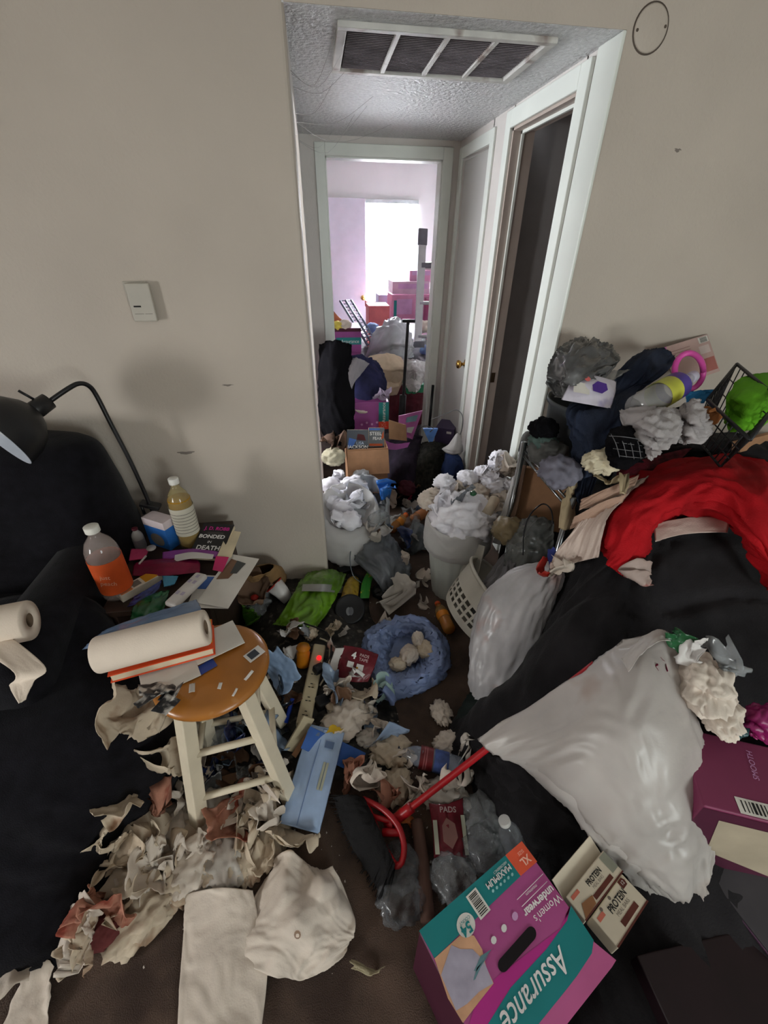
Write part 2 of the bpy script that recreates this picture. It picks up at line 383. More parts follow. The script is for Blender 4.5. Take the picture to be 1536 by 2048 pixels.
knob(d1, TR((.645, 6.44, .93), math.radians(90), 0, 0))
w1 = struct('window_1', join(bx(.70, .73, 6.5, 6.58, .72, 2.03), bx(1.35, 1.38, 6.5, 6.58, .72, 2.03), bx(.73, 1.35, 6.5, 6.58, 2.0, 2.03), bx(.73, 1.35, 6.5, 6.58, .72, .76), bx(.73, 1.35, 6.55, 6.58, 1.36, 1.40)), TRIM, smooth=False)
mk('window_pane', bx(.73, 1.35, 6.56, 6.565, .76, 2.0), mat('window_glass', '#eef4f6', rough=.02, alpha=.12, var=0), w1, smooth=False)
mk('blind_headrail', bx(.71, 1.37, 6.455, 6.5, 1.985, 2.025), mat('blind_rail', '#dfe9ea', rough=.4), w1, smooth=False, bevel=.004)
slat = []
for k in range(56): slat.append(cube(TR((1.04, 6.475, .77+k*.0217), math.radians(62), 0, 0), .65, .024, .0012))
sl = mk('blind_slats', join(*slat), mat('blind_slat', '#f4f4f4', rough=.5, var=0, transl=.6), w1, smooth=False); sl['kind'] = 'stuff'
struct('window_2', join(bx(-3.19, -3.16, -1.2, -1.16, .45, 1.45), bx(-3.19, -3.16, -.34, -.3, .45, 1.45), bx(-3.19, -3.16, -1.16, -.34, .45, .49), bx(-3.19, -3.16, -1.16, -.34, 1.41, 1.45)), TRIM, smooth=False)
struct('window_3', join(bx(1.1, 1.14, -2.73, -2.70, .75, 1.85), bx(2.06, 2.1, -2.73, -2.70, .75, 1.85), bx(1.14, 2.06, -2.73, -2.70, .75, .79), bx(1.14, 2.06, -2.73, -2.70, 1.81, 1.85)), TRIM, smooth=False)
# ceiling return grille
g0 = thing('air_return_grille', 'dusty white return air grille with four bays in the hall ceiling', 'air vent', (.47, 2.05, HZ-.02))
gd = mat('grille_white', '#cfcdc8', rough=.45, stain=('#8d7f78', 9, .56))
for q in (bx(.12, .82, 1.84, 1.868, HZ-.016, HZ), bx(.12, .82, 2.232, 2.26, HZ-.016, HZ), bx(.12, .15, 1.868, 2.232, HZ-.016, HZ), bx(.79, .82, 1.868, 2.232, HZ-.016, HZ)):
    mk('frame_bar', q, gd, g0, smooth=False, bevel=.003)
for k in range(3): mk('divider', bx(.303+k*.16, .317+k*.16, 1.868, 2.232, HZ-.014, HZ), gd, g0, smooth=False)
gl = mat('grille_louvre', '#8d858a', rough=.7, var=.2)
lv = []
for k in range(4):
    for j in range(26): lv.append(cube(TR((.228+k*.16, 1.878+j*.0137, HZ-.006), math.radians(40), 0, 0), .145, .011, .0015))
q = mk('louvres', join(*lv), gl, g0, smooth=False); q['kind'] = 'stuff'
mk('filter', bx(.14, .80, 1.86, 2.24, HZ-.002, HZ-.0005), mat('grey_filter', '#6f686c', rough=.9), g0, smooth=False)
# round box cover on the front wall
cv = thing('junction_cover', 'round painted-over box cover high on wall beside corner', 'wall plate', (1.077, YW-.002, 2.135))
Mc = TR((1.077, YW, 2.137), math.radians(90), 0, 0)
mk('gap_ring', lathe(Mc, [(.058, 0), (.058, .0012), (.052, .0012)], 36, cap=False), mat('gap_dark', '#5a5048', rough=.9), cv)
mk('cover_disc', lathe(Mc, [(.0535, 0), (.0535, .003), (.049, .0045), (.0, .005)], 36, cap=False), W_PAINT, cv)
for k in (-1, 1): mk('screw', lathe(TR((1.077+k*.045, YW-.004, 2.137+k*.006), math.radians(90), 0, 0), [(.0045, 0), (.004, .0015)], 10), mat('gap_dark', '#5a5048'), cv)
# thermostat
th = thing('thermostat', 'small off-white wall thermostat with a dark slot', 'thermostat', (-.607, YW, 1.33))
PL = mat('beige_plastic', '#b9b3a8', rough=.5, var=.05)
mk('back_plate', bx(-.652, -.575, YW-.008, YW, 1.375, 1.452), PL, th, smooth=False, bevel=.003)
mk('front_cover', bx(-.640, -.562, YW-.03, YW-.008, 1.328, 1.448), PL, th, smooth=False, bevel=.004)
mk('slot', bx(-.628, -.604, YW-.0308, YW-.029, 1.374, 1.379), mat('ink', '#1c1a1a'), th, smooth=False)
for k, (a, b) in enumerate(((-.630, -.60), (-.596, -.572))): mk('print_line', bx(a, b, YW-.0305, YW-.029, 1.352, 1.3535), mat('grey_print', '#77716a'), th, smooth=False)
# scuffs on the walls, cobwebs in the hall corner
for k, (px, py, a, b) in enumerate(((372, 905, .035, .006), (1355, 300, .012, .005), (455, 770, .02, .004))):
    c = AY(px, py, YW); struct('scuff_mark', ([Vector((c.x+a*math.cos(t)*(1+.4*math.sin(5*t+k)), YW-.0008, c.z+b*math.sin(t)*(1+.5*math.sin(3*t)))) for t in [i*.524 for i in range(12)]], [list(range(12))]), mat('scuff_grey', '#857a76', rough=.9, alpha=.55), smooth=False)
cw = thing('cobweb', 'dusty cobweb strands hanging across the hall ceiling corner', 'cobweb', (.05, 2.3, 2.0))
for k in range(9):
    a = Vector((XL+.002, 1.95+.16*k, HZ-.05-.12*rnd.random())); b = Vector((.12+.06*k*rnd.random(), 1.9+.17*k, HZ-.004)); c = (a+b)/2-Vector((0, 0, .04+.06*rnd.random()))
    mk('strand', tube([a, c, b], .0007, 4, 8), mat('web_grey', '#c9c6c6', rough=.9, alpha=.6), cw)

# ================================================================== LEFT SIDE: ARMCHAIR, TABLE, LAMP, STOOL
BLK = mat('black_velour', '#141318', rough=.95, var=.25, vs=30, bump=.4, bs=300, sheen=.08, spec=.1)
ac = thing('armchair', 'black velour armchair against the wall beside the side table', 'armchair', (-1.35, 1.2, 0))
bt = AY(140, 880, 1.62)
mk('backrest', loft([[(-1.98, 1.40, .3), (-1.4, 1.34, .3), (-.86, 1.38, .3), (-.84, 1.70, .3), (-1.4, 1.73, .3), (-1.98, 1.72, .3)],
     [(-2.0, 1.42, .55), (-1.4, 1.36, .55), (-.87, 1.40, .55), (-.85, 1.70, .55), (-1.4, 1.73, .55), (-1.98, 1.72, .55)],
     [(-2.0, 1.46, .82), (-1.4, 1.42, .84), (-.90, 1.46, .84), (-.88, 1.69, .84), (-1.4, 1.73, .84), (-1.98, 1.72, .82)],
     [(-1.95, 1.52, .94), (-1.4, 1.48, .965), (-.93, 1.51, .945), (-.91, 1.66, .945), (-1.4, 1.70, .965), (-1.95, 1.70, .94)],
     [(-1.8, 1.58, .965), (-1.4, 1.56, .99), (-1.02, 1.57, .975), (-1.0, 1.63, .975), (-1.4, 1.64, .99), (-1.8, 1.64, .965)]], 60, 40, wr=.006, f=(6, 5)), BLK, ac, sup=True)
mk('seat_cushion', cube(TR((-1.4, 1.15, .36)), .84, .62, .2), BLK, ac, bevel=.06, smooth=True, sup=True)
mk('arm', cube(TR((-.93, 1.18, .34)), .2, .7, .56), BLK, ac, bevel=.07, smooth=True, sup=True)
mk('arm', cube(TR((-1.9, 1.18, .34)), .2, .7, .56), BLK, ac, bevel=.07, smooth=True)
mk('base', bx(-1.96, -.86, .9, 1.66, .03, .26), BLK, ac, smooth=False, bevel=.02)
th_ = mk('throw_blanket', net([
   [(-1.96, 1.22, 0), (-1.9, 1.22, 0.55), (-1.4, 1.2, 0.5), (-1.05, 1.2, 0.56), (-0.83, 1.17, 0.55), (-0.76, 1.13, 0.3), (-0.76, 1.12, 0.0)],
   [(-1.96, 0.95, 0), (-1.9, 0.95, 0.5), (-1.4, 0.95, 0.47), (-1.0, 0.95, 0.49), (-0.68, 0.95, 0.44), (-0.59, 0.92, 0.28), (-0.58, 0.9, 0.0)],
   [(-1.86, 0.75, 0), (-1.8, 0.75, 0.45), (-1.3, 0.76, 0.44), (-0.95, 0.76, 0.44), (-0.66, 0.76, 0.4), (-0.58, 0.75, 0.24), (-0.575, 0.75, 0.0)],
   [(-1.76, 0.62, 0), (-1.7, 0.62, 0.4), (-1.3, 0.62, 0.38), (-0.95, 0.62, 0.36), (-0.72, 0.63, 0.26), (-0.68, 0.64, 0.12), (-0.66, 0.65, 0.0)],
   [(-1.6600000000000001, 0.52, 0), (-1.6, 0.52, 0.26), (-1.3, 0.5, 0.24), (-1.0, 0.5, 0.2), (-0.8, 0.52, 0.14), (-0.72, 0.54, 0.07), (-0.7, 0.55, 0.0)],
   [(-1.6600000000000001, 0.4, 0), (-1.6, 0.4, 0.1), (-1.3, 0.38, 0.1), (-1.0, 0.4, 0.09), (-0.84, 0.42, 0.07), (-0.76, 0.44, 0.03), (-0.74, 0.44, 0.0)],
   [(-1.6600000000000001, 0.33, 0), (-1.6, 0.33, 0.0), (-1.3, 0.32, 0.0), (-1.0, 0.35, 0.0), (-0.9, 0.38, 0.0), (-0.79, 0.4, 0.0), (-0.75, 0.42, 0.0)]], 70, 60, wr=.012, f=(7, 7), seed=3), BLK, solid=.008, sup=True)
tag(th_, 'black throw blanket spread over the armchair seat and spilling onto floor', 'blanket')
# side table
DKW = mat('dark_brown_wood', '#35261f', rough=.5, var=.3, vs=14, bump=.1, bs=60)
TZ = .50
stb = thing('side_table', 'small dark brown side table heaped with clutter beside armchair', 'side table', (-.62, 1.42, 0))
mk('table_top', bx(-.80, -.44, 1.15, 1.68, TZ-.025, TZ), DKW, stb, smooth=False, bevel=.004, sup=True)
for a, b in ((-.79, 1.16), (-.48, 1.16), (-.79, 1.63), (-.48, 1.63)): mk('leg', bx(a, a+.03, b, b+.04, 0, TZ-.025), DKW, stb, smooth=False, bevel=.003)
mk('side_panel', bx(-.458, -.450, 1.20, 1.63, .10, TZ-.025), DKW, stb, smooth=False, sup=True)
mk('side_panel', bx(-.785, -.777, 1.20, 1.63, .10, TZ-.025), DKW, stb, smooth=False)
mk('lower_shelf', bx(-.78, -.46, 1.17, 1.66, .10, .12), DKW, stb, smooth=False)
# clamp lamp
BM = mat('black_metal', '#17171a', rough=.38, var=.1, spec=.5)
LY = 1.60
lp = thing('desk_lamp', 'black gooseneck clamp lamp fixed to the side table edge', 'lamp', AY(303, 1030, LY))
pts = [AY(318, 1062, LY), AY(300, 1010, LY), AY(262, 925, LY), AY(222, 848, LY), AY(194, 793, LY), AY(178, 772, LY-.01), AY(158, 767, LY-.03), AY(135, 778, LY-.06), AY(100, 802, LY-.10)]
mk('gooseneck', tube(pts, .0078, 10, 40), BM, lp)
c = AY(301, 1010, LY)
mk('clamp', join(cube(TR((c.x, c.y, c.z), 0, .35, 0), .075, .04, .016), cube(TR((c.x+.005, c.y, c.z-.03), 0, .35, 0), .02, .03, .06)), BM, lp, smooth=False, bevel=.004)
mk('clamp_screw', tube([(c.x-.035, c.y, c.z+.005), (c.x-.035, c.y, c.z-.04)], .006, 8), BM, lp)
h0 = AY(88, 808, LY-.11); sh = AY(-30, 890, LY-.26); ax = (sh-h0).normalized()
Mh = Matrix((ax.cross(Vector((0, 1, 0))).normalized(), ax.cross(ax.cross(Vector((0, 1, 0)))).normalized(), ax)).transposed().to_4x4(); Mh.translation = h0
mk('socket', lathe(Mh, [(.015, -.02), (.026, -.018), (.028, .03), (.022, .055)], 18), BM, lp)
mk('switch', tube([AY(72, 808, LY-.12)+Vector((0, 0, .015)), AY(45, 800, LY-.13)+Vector((0, 0, .03))], .004, 8), BM, lp)
mk('lamp_shade', lathe(Mh, [(.02, .03), (.05, .045), (.085, .075), (.105, .115), (.112, .165)], 32, cap=False), BM, lp)
mk('shade_lining', lathe(Mh, [(.018, .034), (.048, .049), (.083, .078), (.103, .117), (.1105, .166)], 32, cap=False), mat('shade_white', '#c3c8d2', rough=.5), lp)
mk('bulb', lathe(Mh, [(.012, .05), (.014, .08), (.027, .105), (.03, .125), (.02, .148), (0, .153)], 18), mat('bulb_glass', '#dcdde2', rough=.3), lp)
# stool
SZ = .60; sc = Vector((-.350, .805, 0))
so = thing('stool', 'round wooden stool with orange-brown seat and cream painted legs', 'stool', sc)
SEAT = mat('orange_varnished_wood', '#a5692b', rough=.3, var=.18, vs=6, stain=('#c9a272', 12, .70), spec=.5)
CREAM = mat('cream_paint', '#d9cdb6', rough=.5, var=.06, stain=('#a3886a', 40, .74))
mk('seat', lathe(TR((sc.x, sc.y, SZ-.034)), [(.125, 0), (.143, .003), (.153, .014), (.153, .022), (.144, .031), (.125, .0345), (.06, .033), (0, .032)], 48), SEAT, so, sup=True)
pp = panel(so, TR(A(410, 1336, SZ), 0, 0, .6), -.028, .028, -.016, .016, mat('blue_paint', '#3b4f9b', rough=.5), 'blue_sticker', .0015)
an = [math.radians(a) for a in (-130, -35, 50, 140)]
tp = [sc+Vector((.10*math.cos(a), .10*math.sin(a), SZ-.034)) for a in an]; ft = [sc+Vector((.193*math.cos(a), .193*math.sin(a), 0)) for a in an]
for a, b in zip(tp, ft):
    x = (sc-b); x.z = 0
    d = (a-b).normalized(); sx = x.cross(Vector((0, 0, 1))).normalized(); sy = d.cross(sx)
    def cs(p, e): return [p+sx*e*i+sy*e*j for i, j in ((-1, -1), (1, -1), (1, 1), (-1, 1))]
    V = cs(b, .021)+cs(a, .020)
    mk('leg', (V, [[3, 2, 1, 0], [4, 5, 6, 7], [0, 1, 5, 4], [1, 2, 6, 5], [2, 3, 7, 6], [3, 0, 4, 7]]), CREAM, so, smooth=False, bevel=.004)
def lt(i, t): return ft[i].lerp(tp[i], t)
for i, hs in ((0, (.28, .62)), (1, (.38, .72)), (2, (.28, .62)), (3, (.38, .72))):
    for h in hs: mk('rung', tube([lt(i, h), lt((i+1) % 4, h)], .0105, 10), CREAM, so)
# things stacked on the stool and over the table edge
PAPER = mat('white_paper', '#d5d0c8', rough=.85, var=.05)
TOWEL = mat('paper_towel', '#e3d4c4', rough=.95, var=.04, bump=.25, bs=260, dist=.002)
def roll(name_label, p0, p1, R, tail=None, core=.02):
    o = thing('paper_towel_roll', name_label, 'paper towels', (p0+p1)/2-Vector((0, 0, R)))
    ax = p1-p0; L = ax.length; ax.normalize(); s1 = ax.cross(Vector((0, 0, 1))).normalized(); M = Matrix((s1, ax.cross(s1), ax)).transposed().to_4x4(); M.translation = p0
    mk('roll_body', lathe(M, [(core, .0), (R*.97, .0), (R, .004), (R, L-.004), (R*.97, L), (core, L), (core, 0)], 40, cap=False), TOWEL, o, sup=True)
    mk('cardboard_tube', lathe(M, [(core, .002), (core, L-.002), (core-.002, L-.002), (core-.002, .002), (core, .002)], 24, cap=False), mat('tube_card', '#6d5a49', rough=.9), o)
    return o, M
def slab(name, label, cat, p, q, r, th, m, parent=None, group=None, bevel=.0012):
    """thin rectangular thing: corner p, corner q along its length, third corner near r, thickness downwards"""
    x = q-p; y = r-q; M = BASIS(p, x, y); y = M.to_3x3().col[1]; d = y.dot(r-q); 
    if M.to_3x3().col[2].z < 0: M = BASIS(p, x, -y); d = (M.to_3x3().col[1]).dot(r-q)
    L = x.length; o = mk(name, cube(M @ Matrix.Translation((L/2, d/2, -th/2)), L, abs(d), th), m, parent, smooth=False, bevel=bevel, sup=True)
    if label: tag(o, label, cat, group)
    return o, M, L, d
slab('paper_sheet', 'white printed letter under the orange book on the stool', 'paper', A(288, 1402, .607), A(402, 1350, .607), A(395, 1290, .607), .002, PAPER)
slab('paper_sheet', 'creased white sheet under roll end on the stool seat', 'paper', A(395, 1330, .611), A(490, 1285, .611), A(465, 1240, .611), .002, PAPER)
bk = thing('book', 'orange and yellow covered book lying under the paper towel roll', 'book', A(330, 1310, .61))
ORA = mat('orange_cover', '#e0532a', rough=.4, var=.05); YEL = mat('yellow_cover', '#e8b21c', rough=.4, var=.05); PG = mat('page_edges', '#d9c8ac', rough=.9, var=.08)
Mb = BASIS(A(224, 1366, .612), A(420, 1312, .612)-A(224, 1366, .612), Vector((0, 1, 0)))
mk('pages', cube(Mb @ Matrix.Translation((.125, .055, .014)), .245, .105, .022), PG, bk, smooth=False)
mk('back_cover', cube(Mb @ Matrix.Translation((.125, .055, .002)), .255, .112, .003), ORA, bk, smooth=False, bevel=.001)
mk('front_cover', cube(Mb @ Matrix.Translation((.125, .055, .0265)), .255, .112, .003), ORA, bk, smooth=False, bevel=.001, sup=True)
mk('cover_band', cube(Mb @ Matrix.Translation((.15, .065, .029)), .20, .09, .002), YEL, bk, smooth=False, bevel=.0005)
a = A(196, 1310, .685); b = A(413, 1254, .715)
rl, Mr = roll('white paper towel roll lying on books on the stool', a, b, .047)
blue = mat('blue_clear_film', '#7f97bb', rough=.15, var=.15, vs=14, alpha=.72, spec=.6)
film = mat('clear_film', '#c3c6c8', rough=.12, var=.1, alpha=.38, spec=.6)
pk = mk('plastic_packet', pillow([[A(165, 1300, .66), A(270, 1275, .69), A(380, 1245, .69), A(405, 1235, .67)], [A(180, 1285, .67), A(275, 1255, .70), A(370, 1225, .70), A(400, 1215, .67)], [A(215, 1258, .66), A(290, 1232, .68), A(360, 1210, .68), A(392, 1200, .66)]], .02, 24, 24, .004, seed=5), blue)
tag(pk, 'blue clear plastic packet lying behind the paper towel roll', 'packet')
a = on(10, 1300)+Vector((-.1, .02, .055)); b = on(78, 1268)+Vector((0, 0, .057)); 
r2, M2 = roll('paper towel roll with a loose sheet lying on the black throw', a, b, .056)
e = b-Vector((0, 0, .057))
mk('loose_sheet', net([[b+Vector((-.13, -.052, -.01)), b+Vector((-.02, -.054, -.01))], [A(28, 1345, e.z+.045), A(92, 1335, e.z+.045)], [A(20, 1372, e.z+.02), A(70, 1362, e.z+.03)], [A(38, 1408, e.z+.012), A(52, 1400, e.z+.012)]], 20, 14, .003, seed=2), TOWEL, r2, solid=.001)

# ================================================================== CLUTTER ON THE SIDE TABLE
def proj(p):
    d = p-EYE; z = d.dot(FWD); return 768+FPX*d.dot(RIGHT)/z, 1024-FPX*d.dot(UP)/z
def upto(base, py):
    lo, hi = 0.0, 1.5
    for _ in range(30):
        m = (lo+hi)/2
        if proj(base+Vector((0, 0, m)))[1] > py: lo = m
        else: hi = m
    return lo
def cl(name, c, **k): return mat(name, c, **k)
WHT = mat('white_card', '#d9d5cf', rough=.6, var=.04); INK = mat('ink', '#1c1a1a')
GREENP = mat('green_foil', '#1f5a34', rough=.25, var=.3, vs=20, spec=.6); CYAN = mat('cyan_plastic', '#4f93b4', rough=.4)
MAROON = mat('maroon_pouch', '#6d1426', rough=.35, var=.15, vs=16); MAG = mat('magenta_pouch', '#7b1038', rough=.35, var=.2, vs=20); PURP = mat('purple_film', '#8d3f95', rough=.3, var=.1); PINK = mat('pink_film', '#b8295f', rough=.35)
WHF = mat('white_film', '#cfcbc8', rough=.4, var=.06); DKF = mat('dark_film', '#22262e', rough=.25, var=.4, vs=25, spec=.6); GRF = mat('grey_clear_film', '#a9adb0', rough=.15, var=.25, vs=12, alpha=.4, spec=.6)
b0 = A(240, 1186, TZ); L_ = upto(b0, 1052)
ob, M = bottle('clear bottle with an orange label and white cap on side table', b0, (0, 0, 1), L_, .052, lab='#e9632f', cap='#e4e2da', body='#b3a5a0', alpha=.42, lz=(.12, .58), neck=.34)
text(ob, M @ TR((.0, 0, L_*.36)) @ Matrix.Rotation(0, 4, 'Z') @ BASIS((0, 0, 0), (1, 0, 0), (0, 0, 1)) if False else BASIS(b0+Vector((.006, -.0542, L_*.40)), (1, -.12, 0), (0, 0, 1)), 'just', .024, mat('label_print', '#f0b79a'), shear=.2)
text(ob, BASIS(b0+Vector((.010, -.0545, L_*.31)), (1, -.12, 0), (0, 0, 1)), 'peach', .024, mat('label_print', '#f0b79a'), shear=.2)
b0 = A(384, 1088, TZ); L_ = upto(b0, 956)
jb, M = bottle('juice bottle half full of amber juice standing against the wall', b0, (0, 0, 1), L_, .045, liquid='#a8791f', lab='#cfc9b8', cap='#e2e0da', body='#b0a071', alpha=.45, lz=(.22, .62), fill=.72, neck=.33)
for k in range(7): mk('print_line', lathe(M, [(.0462, L_*(.27+.045*k)), (.0462, L_*(.278+.045*k))], 22, cap=False), mat('grey_print', '#77716a'), jb)
bc = thing('carton', 'white and blue carton standing behind the orange-labelled bottle', 'box', A(330, 1100, TZ))
Mt = BASIS(A(325, 1092, TZ), A(362, 1100, TZ)-A(300, 1080, TZ), Vector((0, 1, 0)))
mk('carton_body', cube(Mt @ Matrix.Translation((0, .02, .05)), .115, .06, .10), mat('blue_card', '#2e6fbf', rough=.5), bc, smooth=False, bevel=.002, sup=True)
mk('carton_top', cube(Mt @ Matrix.Translation((0, .02, .116)), .1155, .0605, .034), mat('pinkish_white_card', '#ddcfd2', rough=.6), bc, smooth=False, bevel=.002)
poly(bc, BASIS(Mt @ Vector((0, -.0106, .05)), Mt.to_3x3().col[0], (0, 0, 1)), circ(0, -.01, .036, .03), mat('grey_print', '#77716a'))
sb = A(285, 1100, TZ); bottle('small clear bottle with a dark red cap behind the orange label bottle', sb, (0, 0, 1), .11, .022, lab='#6b6a6d', cap='#571826', alpha=.5)
# black paperback
Mk = BASIS(A(380, 1108, .535), A(445, 1112, .535)-A(380, 1108, .535), Vector((0, 1, .25)))
pb = thing('paperback_book', 'black paperback novel with pink author name leaning at table back', 'book', Mk @ Vector((.06, 0, -.02)))
mk('pages', cube(Mk @ Matrix.Translation((.062, .075, -.012)), .124, .17, .018), PG, pb, smooth=False)
fc_ = mk('front_cover', cube(Mk @ Matrix.Translation((.06, .075, -.001)), .13, .175, .002), mat('black_cover', '#201f22', rough=.3), pb, smooth=False, sup=True)
PKT = mat('pink_print', '#c2298a'); WPT = mat('white_print', '#e4e2e0')
text(fc_, Mk @ Matrix.Translation((.062, .135, .001)), 'J. D. ROBB', .024, PKT, sx=.95, bold=.0006)
text(fc_, Mk @ Matrix.Translation((.055, .092, .001)), 'BONDED', .026, WPT, bold=.0006)
text(fc_, Mk @ Matrix.Translation((.055, .064, .001)), 'IN', .017, WPT)
text(fc_, Mk @ Matrix.Translation((.060, .034, .001)), 'DEATH', .03, WPT, bold=.0006)
for k in range(2): panel(fc_, Mk, .03, .095, .113-.006*k, .1142-.006*k, mat('grey_print', '#77716a'), 'print_line', .0012)
slab('bookmark_card', 'cream card strip leaning on the black paperback', 'card', A(434, 1112, .545), A(456, 1060, .56), A(482, 1064, .55), .0015, mat('cream_card', '#cfc0a2', rough=.8))
def pouch(label, rows, m, drop=.012, wr=.003, seed=1, name='pouch', cat='pouch', n=22, group=None):
    o = mk(name, pillow(rows, drop, n, n, wr, (5, 5), seed), m, sup=True); return tag(o, label, cat, group)
def PX(*rows): return [[A(*q) for q in r] for r in rows]
z = TZ+.022
po = pouch('purple and white zip pouch across the table clutter', PX([(325, 1122, z+.01), (385, 1112, z+.025), (455, 1118, z+.01)], [(325, 1105, z+.012), (385, 1098, z+.02), (462, 1108, z+.012)]), PURP, seed=2)
mk('pouch_window', net(PX([(348, 1124, z+.02), (385, 1117, z+.032), (425, 1118, z+.026)], [(350, 1110, z+.024), (385, 1104, z+.03), (428, 1109, z+.024)]), 10, 10), WHF, po)
mk('pouch_edge', net(PX([(425, 1140, z+.006), (445, 1144, z+.004)], [(432, 1112, z+.026), (458, 1114, z+.02)]), 6, 6), PINK, po)
pouch('magenta snack pouch between the remote and the orange bottle', PX([(265, 1152, z), (330, 1152, z+.006), (400, 1145, z)], [(268, 1130, z+.016), (335, 1128, z+.026), (400, 1128, z+.012)], [(285, 1122, z+.008), (335, 1118, z+.014), (395, 1120, z+.008)]), MAG, seed=4)
po = pouch('small pink and white packet behind the magenta pouch', PX([(258, 1122, z), (290, 1118, z+.004)], [(262, 1098, z+.006), (300, 1098, z+.008)]), mat('pink_card', '#c5446f', rough=.5), seed=6, n=10)
q = thing('plastic_spoon', 'white plastic spoon lying on the pink packet', 'spoon', A(290, 1110, z+.02))
mk('handle', tube(P((278, 1128, z+.022), (292, 1112, z+.024)), .004, 6), WHF, q); mk('bowl', lathe(BASIS(A(303, 1098, z+.022), (1, .6, 0), (-.6, 1, .2)), [(.0, 0), (.012, .001), (.018, .006)], 14), WHF, q)
cb = thing('carton', 'narrow orange and white carton at the table edge below orange bottle', 'box', A(270, 1190, TZ))
Mc = BASIS(A(240, 1188, TZ+.03), A(310, 1150, TZ+.03)-A(240, 1188, TZ+.03), Vector((.3, 1, 0)))
mk('carton_body', cube(Mc @ Matrix.Translation((.07, .01, -.015)), .15, .048, .03), mat('cream_white_card', '#d8cfc0', rough=.6), cb, smooth=False, bevel=.002, sup=True)
panel(cb, Mc, .0, .04, -.012, .033, mat('orange_print', '#d87a3a')); panel(cb, Mc, .085, .144, -.012, .033, mat('amber_print', '#c98a1c')); panel(cb, Mc, .046, .075, -.006, .026, mat('grey_print', '#77716a'), 'print_patch')
pouch('dark blue glossy wrapper at the table front edge', PX([(255, 1215, TZ+.01), (285, 1205, TZ+.018), (318, 1180, TZ+.02)], [(268, 1195, TZ+.02), (290, 1182, TZ+.03), (325, 1160, TZ+.02)]), mat('navy_foil', '#1d2f78', rough=.2, var=.5, vs=30, spec=.7), seed=7, n=16, wr=.005)
pouch('crumpled green foil pouch on the table front edge', PX([(262, 1238, TZ+.004), (300, 1240, TZ+.01), (325, 1222, TZ+.006)], [(270, 1212, TZ+.03), (302, 1208, TZ+.04), (335, 1195, TZ+.02)], [(295, 1195, TZ+.02), (315, 1186, TZ+.02), (340, 1182, TZ+.01)]), GREENP, seed=8, wr=.006)
pouch('cyan plastic wrapper piece beside the white remote', PX([(328, 1175, z), (350, 1168, z)], [(325, 1152, z+.01), (358, 1152, z+.012)]), CYAN, seed=9, n=10, wr=.004)
rm = thing('remote_control', 'white handheld remote with pale lilac buttons on the clutter', 'remote', A(375, 1175, z+.02))
Mr = BASIS(A(348, 1198, z+.045), A(402, 1146, z+.045)-A(348, 1198, z+.045), Vector((-1, .5, 0)))
mk('remote_body', cube(Mr @ Matrix.Translation((.06, 0, -.011)), .165, .05, .022), mat('remote_white', '#d3cdc9', rough=.35), rm, bevel=.010, sup=True)
for k, (a, b) in enumerate(((.03, .01), (.03, -.01), (.09, .01), (.09, -.01), (.12, 0))): panel(rm, Mr, a-.008, a+.008, b-.006, b+.006, mat('lilac_print', '#b3a9bd'), 'button', .0008)
sh_, M_, L_, d_ = slab('flyer', 'white glossy flyer with a brown and grey photo hanging over table edge', 'paper', A(392, 1205, z), A(462, 1108, z+.004), A(512, 1128, z-.005), .001, PAPER)
poly(sh_, M_, [(L_*.45, d_*.1), (L_*.9, d_*.12), (L_*.85, d_*.6), (L_*.5, d_*.45)], mat('photo_brown', '#7c5d4a'), 'photo_print', .001)
poly(sh_, M_, [(L_*.6, d_*.4), (L_*.88, d_*.35), (L_*.85, d_*.68), (L_*.62, d_*.6)], mat('photo_grey', '#4c4d4c'), 'photo_print', .0016)
s2_, M_, L_, d_ = slab('flyer', 'white and blue flyer sheet under the remote, draped off the table', 'paper', A(372, 1215, z-.004), A(400, 1150, z), A(470, 1175, z-.015), .001, PAPER)
panel(s2_, M_, L_*.55, L_*.95, d_*.05 if d_ > 0 else d_*.5, d_*.5 if d_ > 0 else d_*.05, mat('blue_print', '#4a6fb5'), 'colour_block', .001)
slab('card_strip', 'thin green card strip at foot of the black paperback', 'card', A(345, 1112, z+.012), A(408, 1108, z+.014), A(408, 1098, z+.016), .002, mat('green_card', '#2d7a48', rough=.5))
# wrappers on the stool
for k, (x, y, w_, h_, rz) in enumerate(((318, 1388, .085, .06, .4), (345, 1392, .06, .045, -.3), (300, 1408, .05, .07, .9), (332, 1412, .055, .04, 1.2))):
    M = TR(A(x, y, SZ+.012+.004*k), .2*k-.3, .15, rz)
    o = mk('bandage_wrapper', xf(M, sheetg(w_, h_, 10, 2, 40+k, .7)), mat('black_white_wrapper', '#3a3b3f', rough=.4, var=.3, vs=40, stain=('#d6d2cc', 30, .47)), solid=.0006)
    tag(o, ['torn black wrapper nearest the paper towel roll on the stool', 'torn black wrapper lying highest on the stool seat edge', 'torn black wrapper hanging off the stool seat toward the armchair', 'torn black wrapper lowest on the stool seat edge'][k], 'wrapper', 'torn wrappers on the stool edge')
stk, M_, L_, d_ = slab('bandage_packet', 'small black and white packet lying at the outer seat rim', 'wrapper', A(486, 1312, SZ+.003), A(516, 1290, SZ+.003), A(528, 1305, SZ+.003), .001, WHT)
panel(stk, M_, L_*.15, L_*.7, min(d_*.15, d_*.85), max(d_*.15, d_*.85), mat('dark_print', '#3c4149'), 'print_block', .001)
